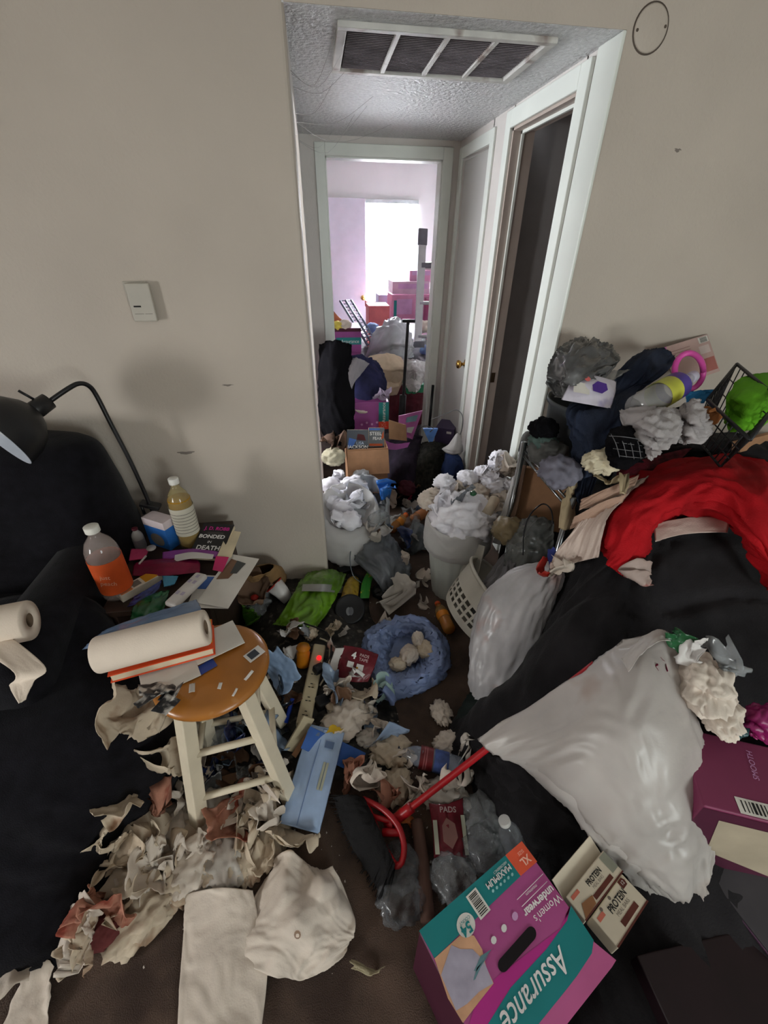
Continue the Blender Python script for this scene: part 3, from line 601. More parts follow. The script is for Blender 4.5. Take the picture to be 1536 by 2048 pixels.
for k, (x, y, w_, h_) in enumerate(((498, 1352, .03, .008), (470, 1385, .022, .006), (440, 1372, .02, .009), (385, 1378, .035, .014))):
    o = mk('paper_strip', xf(TR(A(x, y, SZ+.002), 0, 0, .9+.3*k), sheetg(w_, h_, 6, 1, 60+k, .4)), WHT, solid=.0005); tag(o, ['tiny paper strip near the outer rim of the stool seat', 'tiny paper strip above the front stool leg', 'tiny paper strip in the middle of the stool seat', 'tiny paper strip beside the torn black wrappers'][k], 'paper scrap', 'paper strips on the stool seat')

# ================================================================== FLOOR LITTER
TIS = mat('tissue', '#d3c6b9', rough=.95, var=.07, vs=14, bump=.3, bs=240, dist=.002)
TIS2 = mat('grey_tissue', '#bdb5ac', rough=.95, var=.1, vs=10, bump=.3, bs=240, dist=.002)
SOIL = mat('soiled_towel', '#cdbca6', rough=.95, var=.14, vs=7, stain=('#8b6a52', 11, .55), bump=.3, bs=240, dist=.002)
SOILR = mat('red_stained_tissue', '#b9826d', rough=.95, var=.2, vs=16, stain=('#8c4436', 14, .52), bump=.3, bs=240, dist=.002)
TEAL = mat('pale_teal_tissue', '#9fb8b4', rough=.95, var=.08)
CARD = mat('brown_cardboard', '#a77d5d', rough=.85, var=.08, vs=20); CARDD = mat('dark_cardboard', '#6a5140', rough=.9, var=.15)
BLKP = mat('black_plastic', '#1c1c1f', rough=.35, var=.2); GRBAG = mat('grey_bag_film', '#767b82', rough=.3, var=.2, vs=6, alpha=.72, spec=.5)
BLUB = mat('blue_bag_film', '#93a6d4', rough=.35, var=.2, vs=9, alpha=.85, spec=.5, transl=.15); WBAG = mat('white_bag_film', '#d9d6d4', rough=.4, var=.06, vs=4, alpha=.86, spec=.45, transl=.2)
# film of crumbs and shreds nobody could count, in the drift by the stool and along the path
sc_v = []; g = random.Random(5)
for k in range(420):
    px, py = g.choice([(g.uniform(420, 800), g.uniform(1230, 1640)), (g.uniform(560, 900), g.uniform(1060, 1300)), (g.uniform(250, 700), g.uniform(1560, 1950)), (g.uniform(740, 980), g.uniform(1430, 1750))])
    p = A(px, py, .004+.012*g.random()); e = g.uniform(.0012, .0042)
    sc_v.append(xf(TR(p, g.uniform(-.6, .6), g.uniform(-.6, .6), g.uniform(0, 6)), ([(-e, -e*.6, 0), (e, -e*.4, 0), (e*.7, e*.8, 0), (-e*.8, e*.5, e*.3)], [[0, 1, 2, 3]])))
mk('paper_crumbs', join(*sc_v), TIS2, smooth=False)
o = bpy.data.objects['paper_crumbs']; tag(o, 'fine paper crumbs and shreds trodden into the brown carpet', 'litter', kind='stuff')
# dark drift of trodden film under the loose litter, one low heap behind and right of the stool
hp = mk('litter_heap', net([[A(430, 1560, .0), A(540, 1560, .0), A(650, 1560, .0), A(790, 1560, 0)], [A(440, 1480, .0), A(540, 1470, .05), A(660, 1480, .05), A(800, 1480, 0)], [A(470, 1380, .0), A(560, 1380, .08), A(670, 1380, .07), A(790, 1400, .0)],
    [A(480, 1290, .0), A(570, 1290, .09), A(680, 1290, .07), A(780, 1300, .0)], [A(490, 1200, .0), A(560, 1195, .07), A(660, 1200, .06), A(740, 1230, 0)], [A(500, 1140, .0), A(560, 1140, .0), A(660, 1140, .0), A(740, 1160, 0)]], 60, 50, wr=.018, f=(9, 9), seed=4),
    mat('dark_litter', '#2b2724', rough=.6, var=.5, vs=35, stain=('#6d655c', 30, .6)), sup=True)
tag(hp, 'low dark drift of trodden wrappers and film between stool and hall', 'litter', kind='stuff')
def tis(px, py, w_, h_, seed, m, label, group=None, name='crumpled_tissue', cat='tissue', folds=6, lift=0, n=16, amax=1.7, ragged=.12, at=None, sup=False, rx=0, ry=0):
    p = at if at is not None else on(px, py)
    VF = sheetg(w_, h_, n+4, folds+1, seed, amax, .16, ragged)
    o = mk(name, xf(TR(p+Vector((0, 0, lift)), rx, ry, seed*1.3), VF), m, solid=.0008, sup=sup); return tag(o, label, cat, group)
def ball(px, py, r, seed, m, label, group=None, name='crumpled_tissue', cat='tissue', amp=.38, sq=(1, 1, .75), sub=4, lift=0, at=None, fr=1.6):
    p = at if at is not None else on(px, py)
    o = mk(name, wad(p+Vector((0, 0, r*sq[2]*.85+lift)), r, seed, sub, amp, sq, fr), m, sup=True); return tag(o, label, cat, group)
# wrappers and scraps filling the drift
WM = [DKF, GRF, WHF, mat('brown_wrapper', '#6a4c38', rough=.4, var=.3), mat('navy_wrapper', '#27345c', rough=.25, var=.4, vs=25, spec=.6), TIS2, mat('silver_film', '#8f9296', rough=.2, var=.3, metal=.6, vs=25), TIS, CARDD, mat('pale_blue_film', '#8fa3bd', rough=.2, var=.2, alpha=.7)]
WN = ['dark film', 'clear film', 'white film', 'brown', 'navy blue', 'grey paper', 'silver', 'cream paper', 'brown card', 'pale blue film']
LAND = [((690, 1335), 'the maroon 4 packet'), ((632, 1370), 'the power strip'), ((620, 1215), 'the green snack bag'), ((700, 1235), 'the black lid'), ((606, 1325), 'the amber bottle'), ((560, 1365), 'the pale blue packet'), ((650, 1560), 'the long blue pack'), ((715, 1515), 'the blue envelope'), ((770, 1310), 'the blue bag'), ((560, 1500), 'the outer stool leg'), ((450, 1530), 'the lower stool rung'), ((400, 1570), 'the front stool leg'), ((480, 1470), 'the navy wrapper'), ((520, 1230), 'the clear bag'), ((700, 1450), 'the cream tissue heap'), ((790, 1060), 'the orange soda bottle'), ((845, 1085), 'the dark grey bag'), ((755, 1100), 'the grey see-through bag'), ((760, 1000), 'the bright blue wrapper'), ((825, 1035), 'the brownish bottle'), ((700, 1030), 'the hall tissue bags')]
USED = set()
def where(px, py):
    d, lx, ly, nm = min(((px-q[0])**2+(py-q[1])**2, q[0], q[1], n) for q, n in LAND)
    dx, dy = px-lx, py-ly
    return ('beyond ' if dy < -abs(dx) else 'in front of ' if dy > abs(dx) else 'on the hall side of ' if dx > 0 else 'on the armchair side of ')+nm
def scrap_label(px, py, w_, i):
    wh = where(px, py)
    for j in range(len(WN)):
        n = (i+j) % len(WN)
        for sz in (('small' if w_ < .07 else 'medium' if w_ < .095 else 'large'),):
            lb = '%s %s scrap %s' % (sz, WN[n], wh)
            if lb not in USED: USED.add(lb); return n, lb
    return None, None
g = random.Random(21)
for k in range(150):
    a = k % 3
    px, py = (g.uniform(485, 770), g.uniform(1195, 1520)) if a else (g.uniform(395, 580), g.uniform(1430, 1600))
    i = g.randrange(len(WM)); w_ = g.uniform(.05, .12)
    if any(x0 < px < x1 and y0 < py < y1 for x0, x1, y0, y1 in ((590, 665, 1275, 1460), (668, 765, 1280, 1390), (540, 800, 1100, 1268), (560, 735, 1450, 1700), (400, 530, 1240, 1440), (725, 890, 1235, 1400))): continue
    i, lb = scrap_label(px, py, w_, i) if on(px, py).z < .3 else (None, None)
    if lb: tis(px, py, w_, w_*g.uniform(.5, 1), 100+k, WM[i], lb, 'wrappers in the drift behind the stool' if a else 'scraps between the stool legs', 'wrapper_scrap', 'scrap', 4, .004, 10, 1.2, .15)
# green snack bag with its torn mouth
gb = mk('snack_bag', pillow([[on(616, 1157, .03), on(655, 1156, .05), on(692, 1160, .03)], [on(604, 1180, .05), on(650, 1180, .08), on(686, 1182, .05)], [on(590, 1205, .05), on(640, 1210, .09), on(672, 1208, .05)], [on(570, 1232, .03), on(630, 1238, .06), on(655, 1230, .03)], [on(548, 1256, .01), on(600, 1264, .03), on(630, 1262, .01)]], .03, 40, 40, .016, (6, 6), 3),
        mat('green_snack_foil', '#5f8a1c', rough=.28, var=.3, vs=12, stain=('#a3ab93', 9, .63), spec=.6), sup=True)
tag(gb, 'large empty bright green snack bag lying at the wall corner', 'snack bag')
mk('silver_band', net([[on(606, 1172, .012), on(650, 1172, .012), on(688, 1176, .012)], [on(604, 1186, .012), on(648, 1187, .012), on(684, 1190, .012)]], 8, 16), mat('silver_print', '#a7a7a4', rough=.3, metal=.4), gb)
yb = mk('snack_bag', pillow([[on(682, 1202, .02), on(700, 1206, .03), on(716, 1200, .02)], [on(690, 1182, .04), on(706, 1184, .06), on(718, 1180, .04)], [on(698, 1166, .03), on(708, 1164, .04), on(716, 1166, .03)]], .03, 18, 18, .006, (4, 4), 5), mat('yellow_snack_foil', '#b99a3c', rough=.3, var=.3, vs=20, stain=('#7a5a1e', 25, .55)), sup=True)
tag(yb, 'small clear and yellow snack bag next to the black lid', 'snack bag')
cbg = mk('candy_bag', pillow([[on(720, 1203, .02), on(738, 1203, .02)], [on(724, 1180, .05), on(742, 1182, .05)], [on(738, 1155, .06), on(750, 1158, .06)]], .02, 18, 14, .005, (4, 4), 6), mat('green_candy_print', '#3f8f3a', rough=.35, var=.1, stain=('#d8b92c', 26, .56)), sup=True)
tag(cbg, 'green and yellow candy bag standing beside the yellow snack bag', 'candy bag')
ball(762, 1190, .04, 31, BLKP, 'crumpled black plastic tub beside the candy bag', None, 'crushed_tub', 'tub')
ld = thing('container_lid', 'round black container lid with a pale oval emblem', 'lid', on(700, 1228))
Ml = BASIS(on(700, 1228, .035), (1, -.1, .05), (0, 1, .55))
mk('lid_disc', lathe(Ml, [(.072, -.012), (.074, -.004), (.070, .002), (.062, .002), (.058, -.001), (0, -.001)], 36), BLKP, ld, sup=True)
for k in (0, 1): poly(ld, Ml, [(x+(.012*k), y) for x, y in circ(-.006, -.012, .012, .02)], mat('pale_print', '#77777a') if not k else mat('pale_print2', '#5c5c60'), 'emblem', .0005+.0004*k)
cm = thing('pill_organizer', 'small dark gadget with white sticker at foot of the wall corner', 'gadget', on(688, 1148))
mk('body', cube(TR(on(690, 1145, .015), 0, .1, .4), .08, .05, .03), BLKP, cm, smooth=False, bevel=.004); mk('sticker', cube(TR(on(686, 1142, .031), 0, .1, .4), .03, .03, .001), WHF, cm, smooth=False)
cm.name = 'dark_gadget'
# red rimmed crushed cup, clear bag, paper sack at the table foot
pc = thing('crushed_cup', 'crushed paper cup with red rim and white inside near table', 'cup', on(555, 1195))
Mcup = BASIS(on(560, 1195, .055), (.8, .5, .5), (.2, .9, -.3))
Vc = lathe(Mcup, [(.026, -.07), (.034, -.02), (.045, .03)], 20, cap=False); mk('cup_wall', ([v+Vector((noise.noise(v*30), noise.noise(v*31+Vector((5, 0, 0))), noise.noise(v*29)))*.012 for v in Vc[0]], Vc[1]), WHF, pc, solid=.0012)
mk('red_rim', tube([Mcup @ Vector((.046*math.cos(t), .04*math.sin(t), .032)) for t in [i*.4488 for i in range(15)]], .004, 6), mat('red_print', '#a3281e', rough=.4), pc)
ball(515, 1215, .06, 33, GRF, 'crumpled clear plastic bag with a red spot by table foot', None, 'clear_bag', 'plastic bag', .45)
ball(513, 1214, .016, 34, mat('red_print', '#a3281e'), 'small red wrapper caught in clear bag by the table', None, 'red_wrapper', 'wrapper', .3, lift=.05, sub=3)
tis(505, 1245, .12, .07, 35, mat('bright_green_film', '#4f7d24', rough=.3, var=.3), 'torn bright green wrapper half under the stool seat', None, 'green_wrapper', 'wrapper', 4)
sk = mk('paper_sack', loft([oval(A(535, 1170, .0), .09, .06, .4), oval(A(540, 1165, .10), .08, .055, .4), oval(A(530, 1150, .2), .085, .05, .4), oval(A(520, 1140, .27), .06, .03, .4)], 30, 20, .012, (5, 4), 3, capt=False), mat('kraft_paper', '#8a6a45', rough=.85, var=.2, stain=('#4d3a26', 9, .56)), solid=.001, sup=True)
tag(sk, 'slumped brown paper sack between the side table and wall', 'paper sack')
tis(508, 1205, .16, .12, 37, CARDD, 'dark brown torn card lying against the side table leg', None, 'torn_card', 'card', 3, .02)
# grey see-through bag at the hall mouth
o = mk('grey_plastic_bag', pillow([[on(705, 1090, .05), on(735, 1082, .10), on(765, 1092, .06)], [on(700, 1120, .10), on(745, 1110, .2), on(790, 1115, .08)], [on(712, 1150, .10), on(755, 1145, .2), on(808, 1140, .06)], [on(750, 1180, .08), on(775, 1170, .13), on(815, 1155, .05)], [on(765, 1202, .03), on(782, 1198, .05), on(800, 1180, .03)]], .06, 50, 50, .03, (7, 6), 7), GRBAG, sup=True)
tag(o, 'grey see-through carrier bag crumpled on floor at hall mouth', 'plastic bag')
mk('bag_handle', tube([on(708, 1092, .06), A(700, 1115, .16), A(706, 1150, .12), A(722, 1165, .06)], .003, 6, 16), GRBAG, o)
o = mk('grey_plastic_bag', pillow([[on(800, 1085, .02), on(830, 1065, .06), on(858, 1068, .03)], [on(805, 1100, .05), on(835, 1090, .10), on(865, 1088, .05)], [on(815, 1112, .01), on(840, 1110, .03), on(862, 1105, .02)]], .04, 30, 30, .022, (6, 6), 8), mat('dark_grey_film', '#55595c', rough=.3, var=.25, alpha=.85), sup=True)
tag(o, 'small dark grey bag flattened beside the mint-rimmed basket', 'plastic bag')
for k, (x, y, w_, h_, lb) in enumerate(((812, 1128, .05, .1, 'torn white tissue beside the grey see-through bag'), (850, 1163, .08, .07, 'crumpled white tissue alone on the carpet before the basket'), (800, 1210, .12, .1, 'flattened grey tissue on the carpet past the grey bag'), (775, 1262, .1, .06, 'folded white paper under the blue bag rim'), (845, 1215, .07, .06, 'pale tissue shred near the orange soda bottle'))):
    tis(x, y, w_, h_, 50+k, TIS if k != 2 else TIS2, lb, None, folds=6, n=14)
# orange soda bottle, brown bottle in the drift
bottle('clear bottle with orange soda lying beside the laundry basket', A(900, 1262, .03), A(872, 1200, .03)-A(900, 1262, .03), .19, .032, liquid='#d97a16', cap='#d2521e', body='#c99a5a', alpha=.4, fill=.62, neck=.36, lab='#e08a28', lz=(.4, .58))
bottle('amber pill bottle standing in the drift beside the power strip', on(606, 1330, .0), (.1, .2, 1), .10, .028, cap=None, body='#c8791a', alpha=.8, liquid='#9c5a12', neck=.9)
# blue bag with tissues in its mouth
bb = mk('blue_plastic_bag', facet(loft([[A(*q) for q in r] for r in (
   [(780, 1385, .0), (840, 1372, .0), (880, 1340, .0), (880, 1290, .0), (830, 1250, .0), (760, 1270, .0), (745, 1320, 0), (755, 1360, 0)],
   [(772, 1388, .03), (845, 1370, .03), (888, 1335, .03), (884, 1280, .04), (835, 1238, .05), (750, 1258, .05), (728, 1300, .04), (745, 1360, .03)],
   [(778, 1362, .07), (838, 1352, .09), (872, 1322, .10), (868, 1275, .12), (828, 1243, .13), (765, 1260, .12), (746, 1292, .10), (756, 1340, .08)],
   [(792, 1345, .07), (832, 1338, .075), (852, 1316, .08), (848, 1282, .09), (822, 1262, .09), (785, 1270, .085), (772, 1298, .08), (776, 1328, .07)],
   [(798, 1335, .03), (826, 1328, .03), (840, 1310, .03), (838, 1290, .03), (820, 1276, .03), (796, 1282, .03), (788, 1300, .03), (790, 1322, .03)])], 80, 60, .03, (15, 11), 4), .03, 16, 3), BLUB, sup=True)
tag(bb, 'pale blue plastic bag open on the carpet path', 'plastic bag')
tis(775, 1392, .14, .07, 71, BLUB, 'trailing blue film end of torn bag by the maroon packet', None, 'blue_film', 'plastic film', 4)
for k, (x, y, r, lb) in enumerate(((818, 1318, .04, 'cream tissue wad inside the open blue bag'), (850, 1306, .038, 'beige folded tissue at the outer rim of the blue bag'), (835, 1282, .026, 'small twisted tissue standing in the blue bag'), (795, 1335, .03, 'stained tissue spilling from blue bag mouth'))):
    ball(x, y, r, 80+k, SOIL if k in (1, 3) else TIS, lb, None, amp=.5, sq=(1, .8, .8), lift=.0)
# maroon packet with print
ex = A(752, 1318, .10)-A(684, 1300, .12)
Mm = BASIS(on(672, 1368, .05), ex, (A(700, 1296, .12)-A(672, 1368, .05)))
mp = mk('packet', xf(Mm, pillow([[(0, 0, 0), (.07, -.005, .012), (.13, .01, .004)], [(0, .06, .01), (.07, .06, .024), (.14, .065, .01)], [(.0, .12, .006), (.07, .125, .012), (.145, .12, .0)]], .012, 24, 24, .004, (4, 4), 3)), mat('maroon_foil', '#6c1524', rough=.35, var=.25, vs=18), sup=True)
tag(mp, 'torn maroon packet printed with a white 4 near power strip', 'packet')
Mt_ = Mm @ Matrix.Translation((0, 0, .03))
text(mp, Mt_ @ Matrix.Translation((.052, .088, 0)), '4', .036, WPT, bold=.0012); text(mp, Mt_ @ Matrix.Translation((.093, .096, 0)), 'PADS', .016, mat('pink_grey_print', '#b29a9a'), bold=.0003); text(mp, Mt_ @ Matrix.Translation((.093, .080, 0)), 'TAPE', .016, mat('pink_grey_print', '#b29a9a'), bold=.0003)
panel(mp, Mt_, .035, .06, .042, .064, WHF); panel(mp, Mt_, .072, .10, .038, .062, WHF); panel(mp, Mt_, .072, .08, .038, .05, mat('amber_print', '#c98a1c'), z=.0012)
mk('white_flap', xf(Mm, net([[(-.035, .0, 0), (.0, .0, .006)], [(-.03, .1, .01), (.005, .11, .012)]], 10, 6, .003)), WHF, mp, solid=.0006)
tis(700, 1385, .13, .05, 74, WHF, 'curled white packet backing below the maroon packet', None, 'packet_backing', 'packet', 4, .03)
# power strip with lit switch
PSM = mat('cream_plastic', '#b7a98c', rough=.45, var=.12, stain=('#7a6448', 20, .6))
e0, e1 = A(640, 1288, .15), A(606, 1450, .12)
ps = thing('power_strip', 'dirty cream power strip with a glowing red switch in litter', 'power strip', (e0+e1)/2)
Mp = BASIS(e1, e0-e1, Vector((-1, 0, .15))); Lp = (e0-e1).length
if Mp.to_3x3().col[2].z < 0: Mp = BASIS(e1, e0-e1, Vector((1, 0, -.15)))
mk('strip_body', cube(Mp @ Matrix.Translation((Lp/2, 0, -.015)), Lp, .052, .036), PSM, ps, bevel=.008, sup=True)
sg = 1 if (Mp @ Vector((0, 1, 0))-e1).x < 0 else -1
mk('lit_switch', lathe(Mp @ Matrix.Translation((Lp*.80, -.008*sg, .002)), [(.009, 0), (.009, .006), (.006, .009), (0, .010)], 14), mat('red_neon', '#ff1418', emit=3.2), ps)
for k in range(4):
    q = join(*[cube(Mp @ Matrix.Translation((Lp*(.12+.16*k)+a, b, .0034)), .003, .009, .0012) for a, b in ((-.006, .006), (-.006, -.006), (.008, 0))]); mk('socket', q, INK, ps, smooth=False)
for k, (x, y) in enumerate(((638, 1342), (645, 1408))):
    p = on(x, y, .0); o = thing('power_plug', ['black plug in the strip right below the red light', 'big black adapter plugged in at the lower strip end'][k], 'plug', p)
    mk('plug_body', cube(TR(p+Vector((0, 0, .014)), .1, .2, .6), .042+.016*k, .034+.012*k, .03+.01*k), BLKP, o, bevel=.006, sup=True)
    mk('cable', tube([p+Vector((.01, 0, .02)), p+Vector((.05, .05, .03)), p+Vector((.04, .16, .03)), p+Vector((-.06, .24, .02))], .0035, 6, 16), BLKP, o)
o = mk('white_cable', tube([on(640, 1375, .012), on(655, 1350, .02), on(660, 1315, .02), on(657, 1290, .015), on(640, 1280, .01)], .004, 6, 24), mat('cream_cable', '#cfc5ae', rough=.5)); tag(o, 'curved cream cable looping over the power strip', 'cable')
slab('plastic_board', 'cream plastic strip lying beyond the stool foot below the power strip', 'plastic strip', on(572, 1515, .05), on(612, 1455, .07), on(630, 1465, .07), .008, PSM)
slab('paint_stick', 'narrow tan wooden slat lying past the stool leg', 'slat', on(585, 1520, .035), on(618, 1475, .05), on(626, 1482, .05), .008, CARD)
# blue things around the stool
tis(565, 1365, .16, .12, 91, mat('pale_blue_packet', '#8ea6c6', rough=.25, var=.1, spec=.6), 'pale blue packet lying behind the stool seat', None, 'blue_packet', 'packet', 3, .03, amax=.7)
tis(553, 1350, .06, .05, 92, TIS, 'small cream tissue on the pale blue packet behind stool', None, folds=5, lift=.01)
o = mk('blue_pen', tube([on(573, 1452, .02), on(587, 1408, .035)], .008, 10), mat('bright_blue', '#1f3fa8', rough=.35)); tag(o, 'bright blue plastic stick beyond the stool leg', 'pen')
p0, p1, p2 = on(640, 1676, .03), on(690, 1482, .05), on(624, 1458, .05)
Mq = BASIS(p0, p1-p0, p2-p1); Lq = (p1-p0).length; dq = (p2-p1).length
if Mq.to_3x3().col[2].z < 0: Mq = BASIS(p0, p1-p0, Vector((-1, -.1, 0)))
Lx = -dq if (Mq @ Vector((0, 1, 0))-p0).dot(p2-p1) < 0 else dq
bp_ = mk('blue_pack', xf(Mq, pillow([[(0, 0, 0), (0, Lx*.5, .004), (0, Lx, 0)], [(Lq*.1, 0, .005), (Lq*.1, Lx*.5, .016), (Lq*.1, Lx, .005)], [(Lq*.5, 0, .006), (Lq*.5, Lx*.5, .022), (Lq*.5, Lx, .006)], [(Lq*.9, 0, .005), (Lq*.9, Lx*.5, .015), (Lq*.9, Lx, .005)], [(Lq, 0, 0), (Lq, Lx*.5, .004), (Lq, Lx, 0)]], .012, 36, 24, .0035, (7, 3), 4)), mat('pale_blue_film_pack', '#a3bbdf', rough=.14, var=.1, vs=12, spec=.7), sup=True)
tag(bp_, 'long flat pale blue sealed film packet leaning beside the stool leg', 'packet')
Mq2 = Mq @ Matrix.Translation((0, 0, .020))
mk('seam', xf(Mq, net([[(.004, Lx*.56, .017), (.004, Lx*.58, .017)], [(Lq*.5, Lx*.56, .0265), (Lq*.5, Lx*.58, .0265)], [(Lq*.98, Lx*.56, .014), (Lq*.98, Lx*.58, .014)]], 20, 2)), mat('seam_blue', '#6f89b8', rough=.2), bp_)
for k, (x, y, w_, h_) in enumerate(((.9, .75, .012, .03), (.82, .3, .022, .03), (.5, .3, .08, .008), (.5, .22, .08, .008))): panel(bp_, Mq2, Lq*x-w_/2, Lq*x+w_/2, Lx*y-h_/2, Lx*y+h_/2, mat('blue_grey_print', '#5f7396') if k < 2 else mat('cream_print', '#b9bba8'), 'print_block', .004)
slab('blue_envelope', 'deep blue card envelope partly under the pale blue packet', 'envelope', on(622, 1462, .03), on(732, 1512, .02), on(692, 1545, .02), .002, mat('royal_blue_card', '#2f5fae', rough=.5))
tis(668, 1468, .06, .04, 95, mat('yellow_card', '#c9a227', rough=.5), 'small yellow card scrap above the blue envelope', None, 'yellow_scrap', 'scrap', 2)
# clear tray and dark blue film seen between the stool legs
tis(478, 1500, .16, .13, 96, mat('navy_glossy_film', '#2b3660', rough=.15, var=.4, vs=20, spec=.7), 'glossy navy wrapper on floor framed by the stool legs', None, 'navy_wrapper', 'wrapper', 4, .02)
slab('paperback_book', 'flat brown paperback under the stool beneath the lower rung', 'book', on(440, 1590, .012), on(560, 1558, .02), on(545, 1530, .02), .014, mat('brown_cover', '#7d5a40', rough=.6))
ball(455, 1475, .05, 97, GRF, 'crushed clear plastic cup between the stool legs', None, 'crushed_cup', 'cup', .4)

# tissues and towels around the stool and along the path: px, py, width, height, material, what sets it apart
T = [(690, 1445, .15, .14, TIS, 'large pinkish cream tissue heap piece under the white packet backing'), (672, 1412, .09, .08, SOIL, 'beige tissue tucked beside the black adapter plug'), (735, 1400, .11, .08, SOIL, 'tan stained tissue touching the pale teal tissue'),
  (715, 1425, .12, .10, TIS, 'creased cream tissue between the teal tissue and yellow scrap'), (765, 1400, .09, .12, TEAL, 'pale teal tissue pulled to a point toward the carpet path'), (780, 1505, .11, .13, SOIL, 'curled beige tissue ring beside the blue envelope'), (755, 1470, .09, .08, TIS, 'cream tissue lump above the beige tissue ring'),
  (738, 1480, .08, .07, TIS2, 'greyish tissue next to the yellow card scrap'), (882, 1430, .07, .10, TIS, 'single white tissue alone in the bare carpet path'), (893, 1490, .09, .08, TIS, 'white tissue with a dark hole above the water bottle'), (930, 1505, .10, .08, TIS2, 'greyish tissue between water bottle and broom handle'),
  (700, 1560, .09, .09, SOILR, 'pink stained tissue beside the pale blue packet'), (738, 1575, .08, .14, TIS, 'long white tissue strip standing by the broom head'), (790, 1575, .10, .12, SOIL, 'cream towel piece with tan ring left of the water bottle'), (775, 1605, .10, .09, SOILR, 'brown ringed tissue just above the red broom frame'),
  (835, 1590, .12, .12, TIS, 'white tissue spread under the red broom handle'), (890, 1600, .14, .10, TIS2, 'wide grey white tissue above the printed maroon pouch'), (920, 1575, .10, .08, TIS, 'white tissue at the far side of broom handle'), (810, 1530, .08, .06, TIS, 'thin folded tissue at the water bottle neck'),
  (622, 1268, .07, .06, SOIL, 'tan tissue at the far tip of the power strip'), (668, 1268, .07, .06, SOIL, 'pale tan tissue between black lid and power strip'), (690, 1270, .06, .06, TIS2, 'grey tissue below the black container lid')]
PT = [on(t[0], t[1]) for t in T]
for k, (x, y, w_, h_, m, lb) in enumerate(T):
    if k in (0, 1, 3, 5, 7, 8, 9, 13, 16, 19): ball(x, y, (w_+h_)*.175, 200+k, m, lb, None, amp=.75, sq=(1.3, .95, .6), fr=2.1, sub=4, at=PT[k])
    else: tis(x, y, w_, h_, 200+k, m, lb, None, folds=7, n=18, amax=1.7, at=PT[k])
# spill of used paper towels in front of the armchair
T = [(235, 1625, .16, .14, SOIL, 'rumpled towel against the black throw, top of the spill'), (330, 1665, .16, .14, TIS, 'white towel below the red stained ball'), (265, 1690, .17, .15, SOIL, 'wide creased towel along the throw edge'), (390, 1690, .16, .10, SOIL, 'folded towel between the two red stained tissues'),
  (330, 1720, .16, .13, SOIL, 'long towel with tan bands in the middle of the spill'), (255, 1760, .15, .13, SOIL, 'towel with pinkish stain at the throw edge'), (310, 1775, .15, .12, TIS, 'pale towel above the dark red stain'), (400, 1735, .15, .12, TIS, 'thin white towel reaching toward bare carpet'),
  (220, 1850, .12, .12, SOILR, 'dark red stained towel at the foot of the throw'), (285, 1840, .14, .11, SOIL, 'grey beige towel end above the carpet'), (170, 1905, .10, .10, SOIL, 'last torn towel tip of the spill near the throw corner'), (480, 1640, .14, .11, TIS, 'frayed white towel by the stool front leg'),
  (545, 1625, .13, .10, TIS, 'white towel half under the pale blue packet'), (540, 1680, .15, .09, SOIL, 'twisted beige towel below the pale blue packet'), (590, 1700, .12, .06, SOIL, 'rolled beige towel under the blue packet end'), (300, 1500, .13, .16, SOIL, 'brownish towel between the throw and stool leg'),
  (335, 1560, .12, .14, SOIL, 'beige towel hanging behind the red stained ball'), (500, 1720, .12, .07, SOIL, 'tan towel loop above the big crumpled towel'), (360, 1610, .12, .09, TIS, 'pale towel beside the stool foot')]
g = random.Random(77); ADJ = ['cream', 'tan banded', 'greyish', 'brown spotted', 'thin white', 'pinkish', 'ragged', 'twisted', 'damp beige', 'flattened']
for k in range(34):
    t = g.random(); px = 190+t*330+g.uniform(-60, 60); py = 1840-t*200+g.uniform(-90, 70)
    T.append((px, py, g.uniform(.08, .15), g.uniform(.07, .12), g.choice([SOIL, SOIL, TIS, TIS2, SOILR]) if k % 6 == 0 else g.choice([SOIL, TIS, SOIL]), '%s%s paper towel %s' % (('small ', 'wide ', 'creased ', '')[k//10], ADJ[k % 10], ('high in the soiled heap by the stool foot' if py < 1700 else 'in the middle of the soiled heap by the throw' if py < 1790 else 'low in the soiled heap on the carpet'))))
PT = [on(t[0], t[1]) for t in T]
for k, (x, y, w_, h_, m, lb) in enumerate(T):
    if k % 2 and k not in (11, 12, 15): ball(x, y, (w_+h_)*.20, 300+k, m, lb, 'used paper towels spilled by the armchair', 'paper_towel', 'paper towel', .75, (1.3, .9, .45), 4, fr=2.2, at=PT[k])
    else: tis(x, y, w_, h_, 300+k, m, lb, 'used paper towels spilled by the armchair', 'paper_towel', 'paper towel', 7, .004+.0006*k, 20, 1.3, .1, at=PT[k])
tis(322, 1612, .13, .12, 351, SOILR, 'orange red stained tissue against the stool leg', None, folds=9, amax=1.6, n=20, at=A(322, 1612, .07))
tis(455, 1648, .17, .15, 352, SOILR, 'large pink red stained tissue in front of the stool', None, folds=5, amax=.8, n=24, at=A(455, 1655, .04))
ball(205, 1862, .032, 353, mat('dark_red_tissue', '#6b3434', rough=.95, var=.3), 'small dark red wad at foot of the black throw', None, amp=.5, sq=(1.2, 1, .6), at=A(205, 1868, .02))
o = mk('paper_towel', net(PX([(372, 1788, .02), (440, 1775, .05), (505, 1782, .03)], [(368, 1860, .01), (440, 1850, .03), (520, 1850, .02)], [(362, 1950, .008), (440, 1940, .025), (535, 1935, .01)], [(355, 2075, .006), (430, 2070, .015), (522, 2065, .006)]), 44, 30, .007, (4, 4), 4), TIS, solid=.001, sup=True)
tag(o, 'long smooth white paper towel sheet on the bare carpet', 'paper towel')
